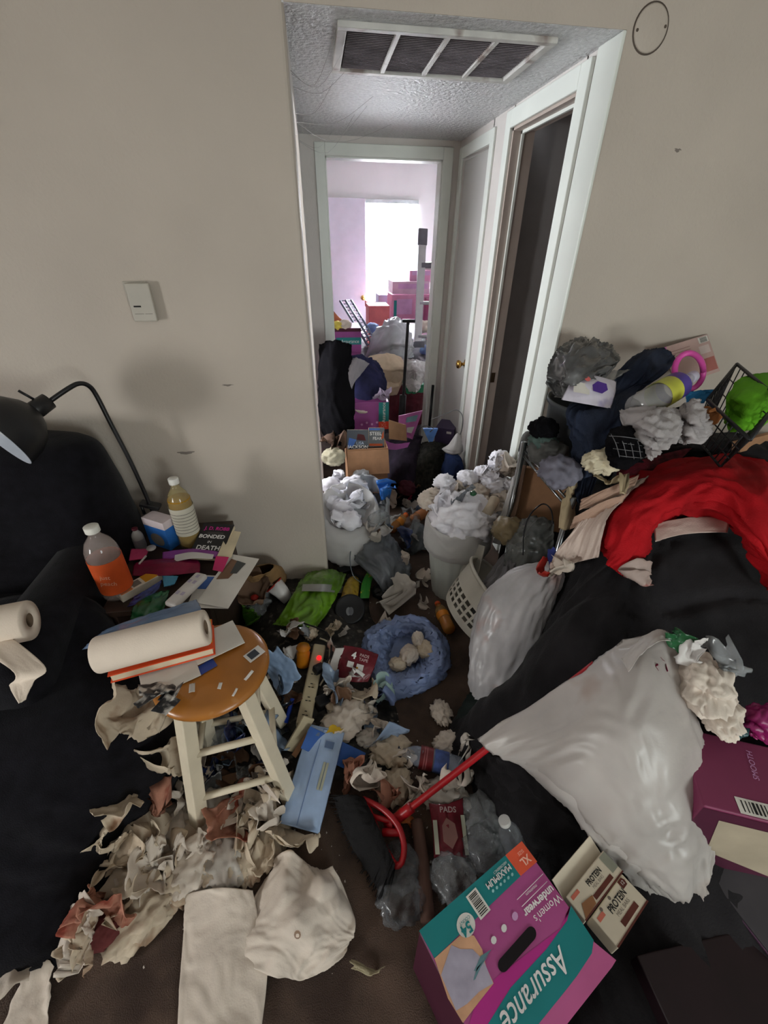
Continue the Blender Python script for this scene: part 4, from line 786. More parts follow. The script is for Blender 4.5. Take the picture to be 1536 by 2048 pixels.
o = mk('paper_towel', facet(pillow(PX([(545, 1735, .01), (575, 1702, .07), (605, 1728, .03), (640, 1745, .02), (668, 1728, .05)], [(515, 1790, .015), (565, 1765, .08), (605, 1780, .06), (650, 1775, .085), (692, 1795, .015)], [(500, 1850, .015), (555, 1845, .06), (605, 1850, .085), (665, 1840, .045), (710, 1852, .02)], [(490, 1905, .01), (550, 1912, .045), (598, 1915, .03), (660, 1900, .035), (698, 1878, .012)], [(497, 1936, .003), (550, 1948, .015), (600, 1955, .004), (655, 1930, .012), (688, 1908, .008)]), .03, 70, 70, .012, (4, 3), 19), .02, 13, 5), TIS, sup=True)
tag(o, 'big crumpled white paper towel with a tan stain on carpet', 'paper towel')
o2 = mk('tan_stain', ([(p if True else p) for p in [on(595+7*math.cos(t), 1870+9*math.sin(t), .002) for t in [i*.6283 for i in range(10)]]], [list(range(10))]), mat('stain_tan', '#9c7352', rough=.95, alpha=.6), o)
tis(735, 1940, .02, .085, 361, mat('yellowish_tissue', '#b5aa8c', rough=.9), 'thin yellowish paper twist lying on the bare carpet', None, 'paper_twist', 'paper', 3, n=8, amax=.7)
for k, (x, y, w_, h_, lb) in enumerate(((20, 1965, .14, .10, 'white sheet at the corner beneath the throw edge'), (60, 2020, .15, .10, 'cream sheet fanned out on the carpet below the throw'))):
    tis(x, y, w_, h_, 370+k, TIS, lb, None, 'paper_sheet', 'paper', 3, .0, 14, .8)
# water bottle, broom, pouch, tube
wb, M = bottle('crushed clear water bottle with a blue and red label near broom handle', on(922, 1545, .035), A(806, 1514, .06)-A(930, 1545, .045), .23, .036, lab=None, cap='#1c2130', body='#a9b3c6', alpha=.42, crush=.2, seed=3)
mk('red_label', lathe(M, [(.0375, .105), (.0378, .15)], 22, cap=False), mat('label_red', '#6d1f22', rough=.4), wb)
mk('blue_label', lathe(M, [(.0373, .05), (.0373, .10)], 22, cap=False), mat('label_blue', '#4a62a5', rough=.3, alpha=.75, var=.4, vs=20), wb)
for k in range(2): mk('label_stripe', lathe(M, [(.0381, .125+.008*k), (.0381, .129+.008*k)], 22, cap=False), mat('pale_red', '#9a5a5c'), wb)
RED = mat('red_plastic', '#a3131c', rough=.35, var=.08, spec=.5)
h0, h1, h2 = A(790, 1640, .075), A(960, 1508, .28), A(1190, 1328, .56)
br = thing('broom', 'red handled broom with black bristles lying across the pile', 'broom', A(760, 1660, 0))
mk('handle', tube([h0, h1, h2], .0105, 12, 20), RED, br)
r0, r1 = A(728, 1600, .085), A(800, 1735, .085)
rm_ = (r0+r1)/2
mk('socket', tube([A(775, 1650, .085), h0, h0.lerp(h1, .2)], .016, 12, 8), RED, br)
mk('head_bar', tube([A(726, 1598, .09), A(740, 1628, .085), A(765, 1690, .075), A(790, 1732, .07)], .0105, 10, 16), RED, br)
mk('head_bar', tube([A(726, 1598, .09), A(765, 1618, .10), A(795, 1650, .10), A(808, 1690, .09), A(803, 1725, .08), A(790, 1732, .07)], .009, 10, 20), RED, br)
mk('strut', tube([A(742, 1632, .088), A(790, 1645, .09)], .008, 8), RED, br); mk('strut', tube([A(765, 1665, .082), A(800, 1665, .09)], .011, 8), RED, br)
bl = []; g = random.Random(3); W0, W1 = A(728, 1602, .08), A(790, 1735, .07); E0, E1 = A(668, 1600, .05), A(770, 1800, .015)
mk('bristle_core', pillow([[W0+Vector((0, 0, .02)), W0.lerp(W1, .5)+Vector((0, 0, .03)), W1+Vector((0, 0, .02))], [W0.lerp(E0, .5)+Vector((0, 0, .04)), W0.lerp(E1, .5)*.5+W1.lerp(E0, .5)*.5+Vector((0, 0, .05)), W1.lerp(E1, .5)+Vector((0, 0, .035))], [E0+Vector((0, 0, .02)), (E0+E1)/2+Vector((-.02, 0, .03)), E1+Vector((0, 0, .02))]], .06, 24, 40, .006, (3, 22), 5), mat('black_bristle', '#121113', rough=.85, bump=.6, bs=300), br)
for k in range(260):
    t = g.random(); a = W0.lerp(W1, t)+Vector((0, 0, g.uniform(-.02, .03))); b = E0.lerp(E1, min(1, max(0, t+g.uniform(-.06, .06))))+Vector((g.uniform(-.025, .01), g.uniform(-.012, .012), g.uniform(-.01, .03)))
    bl.append(tube([a, (a+b)/2+Vector((0, 0, .012)), b], .0016, 4))
o = mk('bristles', join(*bl), mat('black_bristle', '#121113'), br); o['kind'] = 'stuff'
Mz = BASIS(on(866, 1722, .035), on(938, 1722, .035)-on(866, 1722, .035), Vector((0, 1, .1)))
pz = mk('packet', xf(Mz, pillow([[(0, -.005, 0), (.05, 0, .008), (.10, -.005, 0)], [(.002, .07, .004), (.05, .07, .02), (.10, .07, .004)], [(-.004, .135, .002), (.05, .13, .01), (.108, .15, .002)]], .01, 24, 24, .005, (4, 4), 6)), mat('maroon_foil', '#6c1524'), sup=True)
tag(pz, 'dark maroon printed pouch standing under the broom handle', 'packet')
text(pz, Mz @ TR((.053, .112, .021)), 'PADS', .022, mat('pink_grey_print', '#b29a9a'), bold=.0004)
panel(pz, Mz @ Matrix.Translation((0, 0, .012)), .003, .016, .0, .085, mat('cream_print', '#b9bba8'), 'side_strip', .008); panel(pz, Mz @ Matrix.Translation((0, 0, .012)), .092, .104, .0, .10, mat('cream_print', '#b9bba8'), 'side_strip', .002)
poly(pz, Mz @ Matrix.Translation((0, 0, .012)), [(.03, .03), (.055, .012), (.075, .04), (.07, .075), (.045, .09), (.03, .07)], mat('rose_brown_print', '#86605a'), 'picture', .0115)
o = mk('cardboard_tube', tube([on(832, 1650, .03), on(845, 1740, .025), on(855, 1850, .022)], .02, 12, 10), mat('brown_tube', '#5c4238', rough=.85, var=.15)); tag(o, 'brown cardboard tube lying beside the broom bristles', 'tube')
tis(815, 1650, .04, .08, 380, mat('orange_wrap', '#b5622e', rough=.4), 'small orange wrapper behind the red broom frame', None, 'orange_wrapper', 'wrapper', 3)
for k, (x, y, r, lb) in enumerate(((965, 1650, .06, 'crumpled clear bag beside the maroon pouch'), (975, 1705, .055, 'dark clear bag above the printed carton corner'), (800, 1740, .045, 'crushed clear plastic by the brown tube, upper piece'), (800, 1800, .05, 'crushed clear plastic by the brown tube, lower piece'), (905, 1765, .05, 'clear bag scrap under the maroon pouch'))):
    ball(x, y, r, 390+k, GRF if k in (0, 4) else mat('dim_clear_film', '#8a8d92', rough=.15, var=.4, vs=14, alpha=.4, spec=.6), lb, None, 'clear_bag', 'plastic bag', .5, (1, 1.1, .7))
bottle('clear bottle with white cap sticking up behind the printed carton', A(1040, 1720, .16), A(1018, 1665, .26)-A(1040, 1720, .16), .16, .03, cap='#b8b6b2', body='#7c8086', alpha=.4)

# ================================================================== HALL
def soft(name, label, cat, rows, m, drop=.05, wr=.012, f=(6, 6), seed=1, n=36, group=None, solid=0):
    o = mk(name, pillow(rows, drop, n, n, wr, f, seed), m, sup=True); return tag(o, label, cat, group)
WTIS = mat('white_lavender_tissue', '#f2f0f8', rough=.95, var=.08, vs=12, bump=.2, bs=200)
# mint rimmed white wastebasket with bag and tissues
BC = Vector((.615, 1.63, 0)); BH = .40
wbk = thing('wastebasket', 'white ribbed wastebasket with a mint rim overflowing with tissues', 'wastebasket', BC)
BW = mat('white_ribbed_plastic', '#c9ccc4', rough=.35, var=.05, alpha=1)
Vb, Fb = lathe(TR(BC), [(.098, 0), (.10, .01), (.112, .1), (.124, .2), (.135, .29), (.140, .33)], 72, cap=False)
Vb = [BC+Vector(((v.x-BC.x)*(1+(.02 if (i % 72) % 4 < 2 else -.012)), (v.y-BC.y)*(1+(.02 if (i % 72) % 4 < 2 else -.012)), v.z)) for i, v in enumerate(Vb)]
mk('basket_wall', (Vb, Fb), BW, wbk, sup=True)
mk('basket_floor', lathe(TR(BC), [(.097, .003), (0, .004)], 24, cap=False), BW, wbk)
mk('rim_band', lathe(TR(BC), [(.140, .325), (.148, .33), (.150, .352), (.147, .36), (.141, .36)], 48, cap=False), mat('mint_plastic', '#9fc2ae', rough=.35), wbk)
lin_ = oval(BC+Vector((0, 0, .33)), .143, .143, 0, 16)
lb = mk('bag_liner', loft([oval(BC+Vector((0, 0, .30)), .155, .155, 0, 12), oval(BC+Vector((0, -.005, .34)), .162, .162, 0, 12), [p+Vector((0, 0, .03*math.sin(3*i))) for i, p in enumerate(oval(BC+Vector((0, 0, .41)), .158, .158, 0, 12))], [p+Vector((0, 0, .03*math.sin(3*i+1))) for i, p in enumerate(oval(BC+Vector((0, 0, .45)), .145, .145, 0, 12))], oval(BC+Vector((0, 0, .40)), .11, .11, 0, 12), oval(BC+Vector((0, 0, .36)), .02, .02, 0, 12)], 60, 40, .008, (10, 6), 3), WBAG, wbk, sup=True)
core = mk('tissue_core', wad(BC+Vector((.02, 0, .45)), .135, 3, 5, .35, (1, 1, .75), 2.2), WTIS, sup=True); tag(core, 'large white tissue wad filling the mouth of the wastebasket', 'tissue')
HP = [(868, 990), (890, 965), (915, 985), (935, 955), (955, 985), (900, 1010), (930, 1020), (960, 1015), (985, 1010), (985, 970), (965, 945), (990, 940), (1010, 930), (1000, 915), (1020, 945), (1015, 970), (1005, 995), (880, 1025), (910, 1040), (950, 1045), (985, 1035), (1010, 1020), (940, 1000), (975, 955), (860, 1000), (995, 925)]
def heap_label(x, y, k, x0, x1, y0, y1, sheet, cream, what):
    r = 'top' if y < y0+(y1-y0)*.3 else 'middle' if y < y0+(y1-y0)*.66 else 'lower edge'
    c = 'path side' if x < x0+(x1-x0)*.33 else 'centre' if x < x0+(x1-x0)*.66 else 'far side'
    for a_ in ('', 'smaller ', 'twisted ', 'rounded ', 'ruffled ', 'limp '):
        lb = '%s%s %s, %s of %s, %s' % (a_, 'cream' if cream else 'white', 'folded tissue' if sheet else 'balled tissue', r, what, c)
        if lb not in USED: USED.add(lb); return lb
for k, (x, y) in enumerate(HP):
    hl_ = heap_label(x, y, k, 850, 1030, 915, 1045, k % 3 == 2, (k % 3 == 2 and not k % 2) or (k % 3 != 2 and k % 4 == 0), 'the wastebasket heap')
    t = (x-850)/180; zz = .43+.20*max(0, min(1, (1040-y)/120)); p = A(x, y, zz); r_ = .036+.014*((k*7) % 5)/4
    if p.y < 1.35: p = AY(x, y, 1.42)
    if k % 3 == 2:
        tis(x, y, .11, .10, 420+k, WTIS if k % 2 else TIS, hl_, 'tissues heaped on the wastebasket', folds=7, at=p-Vector((0, 0, .03)), amax=1.9)
    else:
        ball(x, y, r_, 420+k, WTIS if k % 4 else TIS, hl_, 'tissues heaped on the wastebasket', amp=.6, sub=4, fr=2.1, at=p-Vector((0, 0, r_*.7)))
ball(945, 1000, .014, 460, GREENP, 'tiny green wrapper among the tissues of the wastebasket', None, 'green_wrapper', 'wrapper', sub=3, at=A(946, 990, .56))
o = mk('cardboard_roll', tube([A(972, 1030, .50), A(990, 998, .54)], .025, 14), mat('cream_tube', '#d2c3ae', rough=.8), sup=True); tag(o, 'empty cream cardboard roll on the wastebasket tissues', 'cardboard roll')
tis(940, 1010, .05, .13, 461, GRBAG, 'grey film strip hooked over the wastebasket tissues', None, 'grey_film', 'plastic film', 4, at=A(925, 1010, .53))
# round white bag full of tissues against the hall wall
def lo(c, r, tilt, zz): return [c+Vector((r*math.cos(a), r*math.sin(a)*math.cos(tilt), r*math.sin(a)*math.sin(tilt)+zz)) for a in [6.2832*i/12 for i in range(12)]]
bcx = Vector((.10, 1.98, 0))
o = mk('trash_bag', loft([lo(bcx+Vector((0, .02, 0)), .10, 0, .0), lo(bcx, .16, 0, .07), lo(bcx+Vector((0, .0, .0)), .175, .2, .20), lo(bcx+Vector((0, .0, 0)), .165, .45, .31), lo(bcx+Vector((0, .02, 0)), .145, .5, .34), lo(bcx+Vector((0, .03, 0)), .12, .5, .31), lo(bcx+Vector((0, .04, 0)), .08, .5, .27)], 60, 44, .014, (12, 6), 5), WBAG, sup=True)
tag(o, 'open white trash bag of tissues against the hall wall', 'trash bag')
for k, (x, y) in enumerate(((672, 955), (700, 965), (690, 990), (665, 1000), (715, 1005), (700, 1035), (675, 1035), (660, 965), (725, 975), (685, 1012))):
    p = A(x, y, .33 if y > 985 else .37)
    (ball if k % 2 else tis)(x, y, *((.05, 470+k, WTIS) if k % 2 else (.14, .12, 470+k, WTIS)), heap_label(x, y, k, 655, 735, 955, 1040, not k % 2, False, 'the open hall bag'), 'tissues in the hall wall bag', at=p-Vector((0, 0, .05)), **({'amp': .5, 'sub': 3} if k % 2 else {'folds': 7}))
bc2 = Vector((.215, 2.10, 0))
o = mk('trash_bag', loft([lo(bc2, .08, 0, 0), lo(bc2, .12, 0, .08), lo(bc2, .13, .3, .22), lo(bc2+Vector((0, 0, 0)), .12, .6, .33), lo(bc2+Vector((0, .02, 0)), .10, .6, .35), lo(bc2+Vector((0, .03, 0)), .08, .6, .30), lo(bc2+Vector((0, .04, 0)), .05, .6, .24)], 50, 40, .012, (12, 6), 8), mat('grey_white_film', '#b6b9bd', rough=.35, var=.15, vs=6, alpha=.9, spec=.5), sup=True)
tag(o, 'smaller grey white bag with open mouth behind the tissue bag', 'trash bag')
ball(722, 950, .055, 481, mat('grey_white_film', '#b6b9bd'), 'grey plastic bag peak sticking up behind the tissue bags', None, 'plastic_bag', 'plastic bag', .5, at=A(722, 950, .36)-Vector((0, 0, .06)))
# hall floor bits
bottle('orange soda bottle lying in the hall behind the grey bag', A(782, 1060, .04), A(805, 1030, .05)-A(770, 1065, .04), .20, .033, liquid='#d9771c', cap='#cf5a20', body='#c08a4a', alpha=.5, fill=.6, lab='#d9892c', lz=(.35, .55))
bottle('empty brownish bottle lying near the wastebasket in the hall', A(825, 1040, .04), A(860, 1018, .05)-A(825, 1040, .04), .22, .035, liquid='#7c4a28', cap='#b0561f', body='#a8744e', alpha=.6, fill=.7, lab='#a86a3c')
tis(768, 1003, .12, .08, 490, mat('bright_blue_wrap', '#2f6fc0', rough=.3, var=.3), 'bright blue wrapper on the hall floor past the white bags', None, 'blue_wrapper', 'wrapper', 4)
tis(775, 960, .08, .12, 491, mat('pale_blue_film', '#8fa3bd'), 'pale blue and white wrapper beside the cardboard flap', None, 'film_wrapper', 'wrapper', 4)
for k in range(34):
    g = random.Random(700+k); px, py = g.uniform(735, 860), g.uniform(975, 1110)
    i = g.randrange(len(WM)); w_ = g.uniform(.05, .11)
    i, lb = scrap_label(px, py, w_, i) if on(px, py).z < .3 else (None, None)
    if lb: tis(px, py, w_, w_*.8, 500+k, WM[i], lb, 'scraps on the hall floor', 'wrapper_scrap', 'scrap', 4, .003, 9, 1.2, .15)
ball(755, 1045, .045, 540, GRF, 'crushed clear bottle piece beside the orange soda bottle', None, 'crushed_bottle', 'bottle', .35, (1.3, .8, .7))
# dark clothes heap in the hall
DK1 = mat('dark_purple_cloth', '#2b2230', rough=.95, var=.35, vs=12, bump=.5, bs=150); DK2 = mat('dark_olive_fur', '#26251f', rough=.98, var=.5, vs=40, bump=1, bs=200); NAVY = mat('navy_cloth', '#22345f', rough=.9, var=.25, vs=9, bump=.4, bs=200); BLKC = mat('black_cloth', '#0c0b0f', rough=.95, var=.35, vs=9, bump=.5, bs=200, spec=.12)
soft('garment_heap', 'dark purple clothes in a heap along the hall middle', 'clothes', PX([(770, 985, .0), (800, 985, .05), (835, 985, .04)], [(770, 940, .12), (805, 930, .22), (840, 930, .2)], [(775, 900, .2), (810, 890, .3), (840, 890, .28)], [(785, 880, .25), (815, 870, .33), (845, 875, .3)]), DK1, .15, .022, (5, 5), 11)
soft('fur_throw', 'dark olive shaggy throw on the hall heap beside navy cloth', 'throw', PX([(820, 990, .02), (850, 985, .06), (880, 980, .05)], [(825, 940, .15), (855, 930, .25), (890, 930, .2)], [(830, 905, .22), (862, 898, .32), (893, 905, .25)], [(835, 890, .25), (865, 885, .3), (893, 893, .25)]), DK2, .15, .02, (9, 9), 12)
soft('navy_garment', 'navy blue garment lying against the closet door', 'clothes', PX([(870, 985, .03), (898, 985, .08), (922, 978, .05)], [(872, 945, .12), (900, 938, .24), (926, 940, .20)], [(880, 912, .2), (902, 905, .30), (922, 915, .28)]), NAVY, .15, .016, (5, 5), 13)
soft('black_garment', 'black crumpled garment on hall floor in front of the olive throw', 'clothes', PX([(765, 1000, .0), (800, 1012, .02), (845, 1005, .0)], [(768, 975, .05), (805, 975, .1), (850, 980, .06)], [(775, 955, .08), (810, 950, .13), (850, 960, .08)]), BLKC, .06, .018, (6, 5), 14)
ball(812, 985, .055, 541, mat('maroon_cloth', '#4a1826', rough=.9, var=.2), 'small maroon cloth wad on the black garment in the hall', None, 'maroon_cloth', 'cloth', .4)
tis(820, 1000, .05, .07, 542, PINK, 'small pink scrap on the black garment in the hall', None, 'pink_scrap', 'scrap', 3)
# open carton of paperbacks
cb = thing('open_carton', 'open brown cardboard carton of paperbacks in the hall', 'box', Vector((.27, 2.50, 0)))
c0, c1 = AY(694, 900, 2.42), AY(776, 905, 2.42); zt = c0.z
mk('front_flap', cube(BASIS((c0+c1)/2+Vector((0, -.035, -.06)), (1, 0, 0), (0, .5, 1)), (c1-c0).length, .15, .004), CARD, cb, smooth=False, sup=True)
mk('carton_wall', bx(c0.x, c1.x, 2.42, 2.425, 0, zt), CARD, cb, smooth=False, sup=True); mk('carton_wall', bx(c0.x, c1.x, 2.70, 2.705, 0, zt), CARD, cb, smooth=False)
mk('carton_wall', bx(c0.x, c0.x+.005, 2.425, 2.70, 0, zt), CARD, cb, smooth=False); mk('carton_wall', bx(c1.x-.005, c1.x, 2.425, 2.70, 0, zt), CARD, cb, smooth=False)
f1 = [AY(778, 840, 2.52), AY(812, 850, 2.60), AY(814, 882, 2.60), AY(778, 878, 2.52)]
mk('side_flap', (f1+[p+Vector((0, .005, 0)) for p in f1], [[0, 1, 2, 3], [7, 6, 5, 4], [0, 4, 5, 1], [1, 5, 6, 2], [2, 6, 7, 3], [3, 7, 4, 0]]), CARD, cb, smooth=False, sup=True)
def fbook(label, x0, x1, y0, y1, Y, m, texts, lean=.25):
    a, b = AY(x0, y1, Y), AY(x1, y1, Y); h = AY(x0, y0, Y).z-a.z
    M = BASIS(a, b-a, Vector((0, lean, 1))); W = (b-a).length
    o = thing('paperback_book', label, 'book', a, 'paperbacks in the open carton')
    mk('pages', cube(M @ Matrix.Translation((W/2, h/2, -.014)), W*.97, h*.97, .022), PG, o, smooth=False); mk('front_cover', cube(M @ Matrix.Translation((W/2, h/2, -.001)), W, h, .002), m, o, smooth=False, sup=True)
    for (t, x, y, sz, mm) in texts: text(o, M @ Matrix.Translation((W*x, h*y, .0006)), t, sz, mm, bold=.0004)
    return o, M, W, h
o, M, W, h = fbook('black and blue paperback with white author name in the open carton', 694, 736, 862, 899, 2.46, mat('dark_blue_cover', '#1d2333', rough=.35), [('LISA', .62, .32, .026, mat('pale_blue_print', '#a9b9d2')), ('JACKSON', .52, .12, .030, WPT)])
poly(o, M, [(W*.02, h*.05), (W*.3, h*.2), (W*.45, h*.5), (W*.1, h*.6)], mat('blue_print', '#4a6fb5'), 'picture', .0003); poly(o, M, [(W*.45, h*.5), (W*.9, h*.45), (W*.8, h*.75), (W*.5, h*.8)], mat('dark_red_print', '#4d2024'), 'picture', .0003)
o, M, W, h = fbook('paperback with orange flame cover and white title in the open carton', 737, 768, 858, 895, 2.47, mat('slate_cover', '#343437', rough=.35), [('STEEL', .45, .70, .030, WPT), ('FEAR', .55, .46, .026, WPT)])
panel(o, M, W*.05, W*.9, h*.08, h*.2, mat('orange_flame', '#b5522c'), 'flame_band'); panel(o, M, W*.02, W*.7, h*.88, h*.97, mat('blue_print', '#4a6fb5'), 'top_band'); poly(o, M, [(W*.8, h*.4), (W*.97, h*.5), (W*.95, h*.85), (W*.85, h*.7)], mat('orange_flame', '#b5522c'), 'flame')
# purple and teal carton behind the books
PUR = mat('purple_carton', '#8f4585', rough=.5, var=.08); TEA = mat('teal_carton', '#1d7f80', rough=.5, var=.05); ORG_ = mat('orange_red_print', '#d8452f', rough=.5)
def fcarton(label, x0, x1, y0, y1, Y, D, m, name='diaper_carton', skew=0, group=None):
    a, b = AY(x0, y1, Y), AY(x1, y1, Y); h = AY((x0+x1)/2, y0, Y).z-(a.z+b.z)/2; W = b.x-a.x
    o = thing(name, label, 'box', Vector(((a.x+b.x)/2, Y+D/2, a.z)), group)
    M = TR(((a.x+b.x)/2, Y, a.z), math.radians(90), 0, skew)
    mk('carton_body', cube(M @ Matrix.Translation((0, h/2, -D/2)), W, h, D), m, o, smooth=False, bevel=.004, sup=True)
    return o, M, W, h
o, M, W, h = fcarton('purple carton with teal corner and orange size patch behind the books', 706, 777, 806, 862, 2.76, .22, PUR)
panel(o, M, W*.22, W*.5, h*.3, h*.98, TEA); panel(o, M, W*.22, W*.5, h*.02, h*.3, ORG_); text(o, M @ TR((W*.36, h*.62, .002), 0, 0, math.radians(90)), 'Assurance', .034, WPT); text(o, M @ Matrix.Translation((W*.36, h*.16, .002)), 'XL', .04, mat('pale_orange_print', '#e58f7c'))
for k in range(4): poly(o, M, circ(-W*.25+k*.035, h*.22+.012*(k % 2), .008), mat('pale_pink_print', '#c99ac4'), 'icon', .001)
soft('tissue', 'pale towel scrap on top of the purple carton in the hall', 'tissue', [[AY(710, 822, 2.74), AY(735, 826, 2.74)], [AY(712, 812, 2.82), AY(735, 816, 2.82)]], TIS, .02, .006, n=10)
fl = thing('pink_box_flap', 'pink box panel with teal patch propped among the hall clothes', 'box panel', AY(825, 880, 2.75))
q = [AY(797, 832, 2.74), AY(845, 821, 2.85), AY(825, 879, 2.85), AY(797, 868, 2.74)]
mk('panel_sheet', (q+[p+Vector((.002, .006, 0)) for p in q], [[0, 1, 2, 3], [7, 6, 5, 4], [0, 4, 5, 1], [1, 5, 6, 2], [2, 6, 7, 3], [3, 7, 4, 0]]), mat('pink_carton', '#c06aa8', rough=.5, var=.08), fl, smooth=False)
def q4(q, u, v): return q[0].lerp(q[1], u).lerp(q[3].lerp(q[2], u), v)+Vector((0, -.004, .001))
mk('teal_patch', ([q4(q, .35, .15), q4(q, .85, .12), q4(q, .85, .35), q4(q, .35, .38)], [[0, 1, 2, 3]]), mat('teal_grey_print', '#7fa3ac'), fl, smooth=False); mk('white_patch', ([q4(q, .45, .6), q4(q, .85, .55), q4(q, .8, .8), q4(q, .5, .8)], [[0, 1, 2, 3]]), WHT, fl, smooth=False)
mk('purple_edge', net([[AY(768, 880, 2.55), AY(790, 888, 2.6), AY(820, 885, 2.62)], [AY(770, 898, 2.5), AY(792, 900, 2.55), AY(815, 895, 2.58)]], 10, 10, .004), PUR, fl)
o = mk('blue_triangle_box', (lambda q: (q+[p+Vector((.01, .05, -.01)) for p in q], [[0, 1, 2], [5, 4, 3], [0, 3, 4, 1], [1, 4, 5, 2], [2, 5, 3, 0]]))([AY(846, 858, 2.9), AY(876, 858, 2.9), AY(862, 892, 2.85)]), mat('sky_blue_card', '#5f8fd6', rough=.45, var=.2, vs=20), smooth=False); tag(o, 'blue printed card corner on the hall heap near the closet door', 'card')
o, M, W, h = fcarton('dark violet carton beyond the blue card by the closet door', 868, 905, 858, 892, 3.0, .2, mat('dark_violet_card', '#4a3f5c', rough=.6), 'violet_carton', -.5); panel(o, M, W*.1, W*.35, h*.72, h*.85, WHT, 'white_label')
o = mk('charger_cable', tube([AY(836, 860, 2.9), AY(848, 852, 2.88), AY(866, 856, 2.88), AY(860, 864, 2.87)], .004, 6, 14), mat('grey_cable', '#5a5a60')); tag(o, 'thin grey cable curled over the blue card', 'cable')
hb = thing('hanger_with_bag', 'white plastic bag hanging on a bent wire by the closet door', 'plastic bag', AY(908, 905, 2.72))
mk('wire', tube([AY(862, 840, 2.78), AY(895, 826, 2.76), AY(913, 820, 2.74), AY(925, 832, 2.72), AY(924, 858, 2.72), AY(915, 880, 2.72)], .0035, 6, 24), mat('steel_wire', '#8f9294', rough=.3, metal=.9), hb)
mk('bag_body', pillow([[AY(912, 868, 2.72), AY(916, 866, 2.72), AY(920, 870, 2.72)], [AY(898, 888, 2.70), AY(912, 890, 2.66), AY(924, 888, 2.72)], [AY(884, 898, 2.70), AY(908, 904, 2.64), AY(926, 902, 2.72)], [AY(890, 903, 2.72), AY(910, 910, 2.70), AY(924, 906, 2.74)]], .02, 30, 30, .006, (4, 8), 4), WBAG, hb)
# coats at the bedroom door
soft('black_coat', 'long black coat hanging down beside the hall wall', 'coat', [[AY(641, 690, 2.95), AY(668, 683, 2.9), AY(700, 690, 2.95)], [AY(640, 740, 2.85), AY(668, 740, 2.75), AY(705, 745, 2.85)], [AY(640, 800, 2.75), AY(668, 800, 2.65), AY(708, 805, 2.72)], [AY(645, 850, 2.65), AY(675, 850, 2.55), AY(706, 850, 2.62)], [AY(655, 885, 2.6), AY(680, 890, 2.52), AY(703, 885, 2.6)]], BLKC, .08, .022, (6, 4), 15)
soft('navy_jacket', 'navy jacket draped on the heap at the bedroom doorway', 'jacket', [[AY(690, 715, 3.1), AY(720, 712, 3.05), AY(752, 722, 3.1)], [AY(692, 745, 3.0), AY(728, 745, 2.9), AY(768, 755, 3.0)], [AY(700, 785, 2.92), AY(735, 790, 2.82), AY(768, 785, 2.95)], [AY(705, 820, 2.88), AY(735, 825, 2.82), AY(752, 812, 2.92)]], mat('dark_navy_cloth', '#25264a', rough=.95, var=.3, vs=10, bump=.4, bs=150), .12, .02, (5, 4), 16)
soft('teal_scarf', 'dark blue teal cloth on top of the black coat', 'cloth', [[AY(640, 712, 2.98), AY(655, 700, 2.96), AY(672, 706, 2.98)], [AY(642, 692, 3.05), AY(656, 684, 3.02), AY(672, 690, 3.05)]], mat('teal_navy_cloth', '#1f3350', rough=.9, var=.4, vs=12), .03, .008, n=16)
soft('grey_shirt', 'pale grey cloth lying over the navy jacket', 'shirt', [[AY(694, 722, 2.94), AY(715, 716, 2.90), AY(738, 728, 2.92)], [AY(682, 745, 2.84), AY(702, 742, 2.80), AY(722, 748, 2.84)], [AY(680, 765, 2.80), AY(695, 770, 2.76), AY(708, 765, 2.78)], [AY(688, 788, 2.76), AY(695, 791, 2.74), AY(701, 786, 2.75)]], mat('grey_cloth', '#8f8a90', rough=.95, var=.1, bump=.3, bs=200), .02, .008, (4, 4), 17, 24)
tis(670, 905, .2, .12, 560, mat('tan_cloth', '#6d5548', rough=.9, var=.25), 'tan leather strap heap below the black coat', None, 'tan_strap', 'strap', 5, at=A(668, 910, .42))
ball(668, 925, .06, 561, mat('cream_cloth', '#b9b29a', rough=.95, var=.2), 'cream cloth wad on top of the hall wall tissue bag', None, 'cream_cloth', 'cloth', .4, at=A(668, 925, .42))

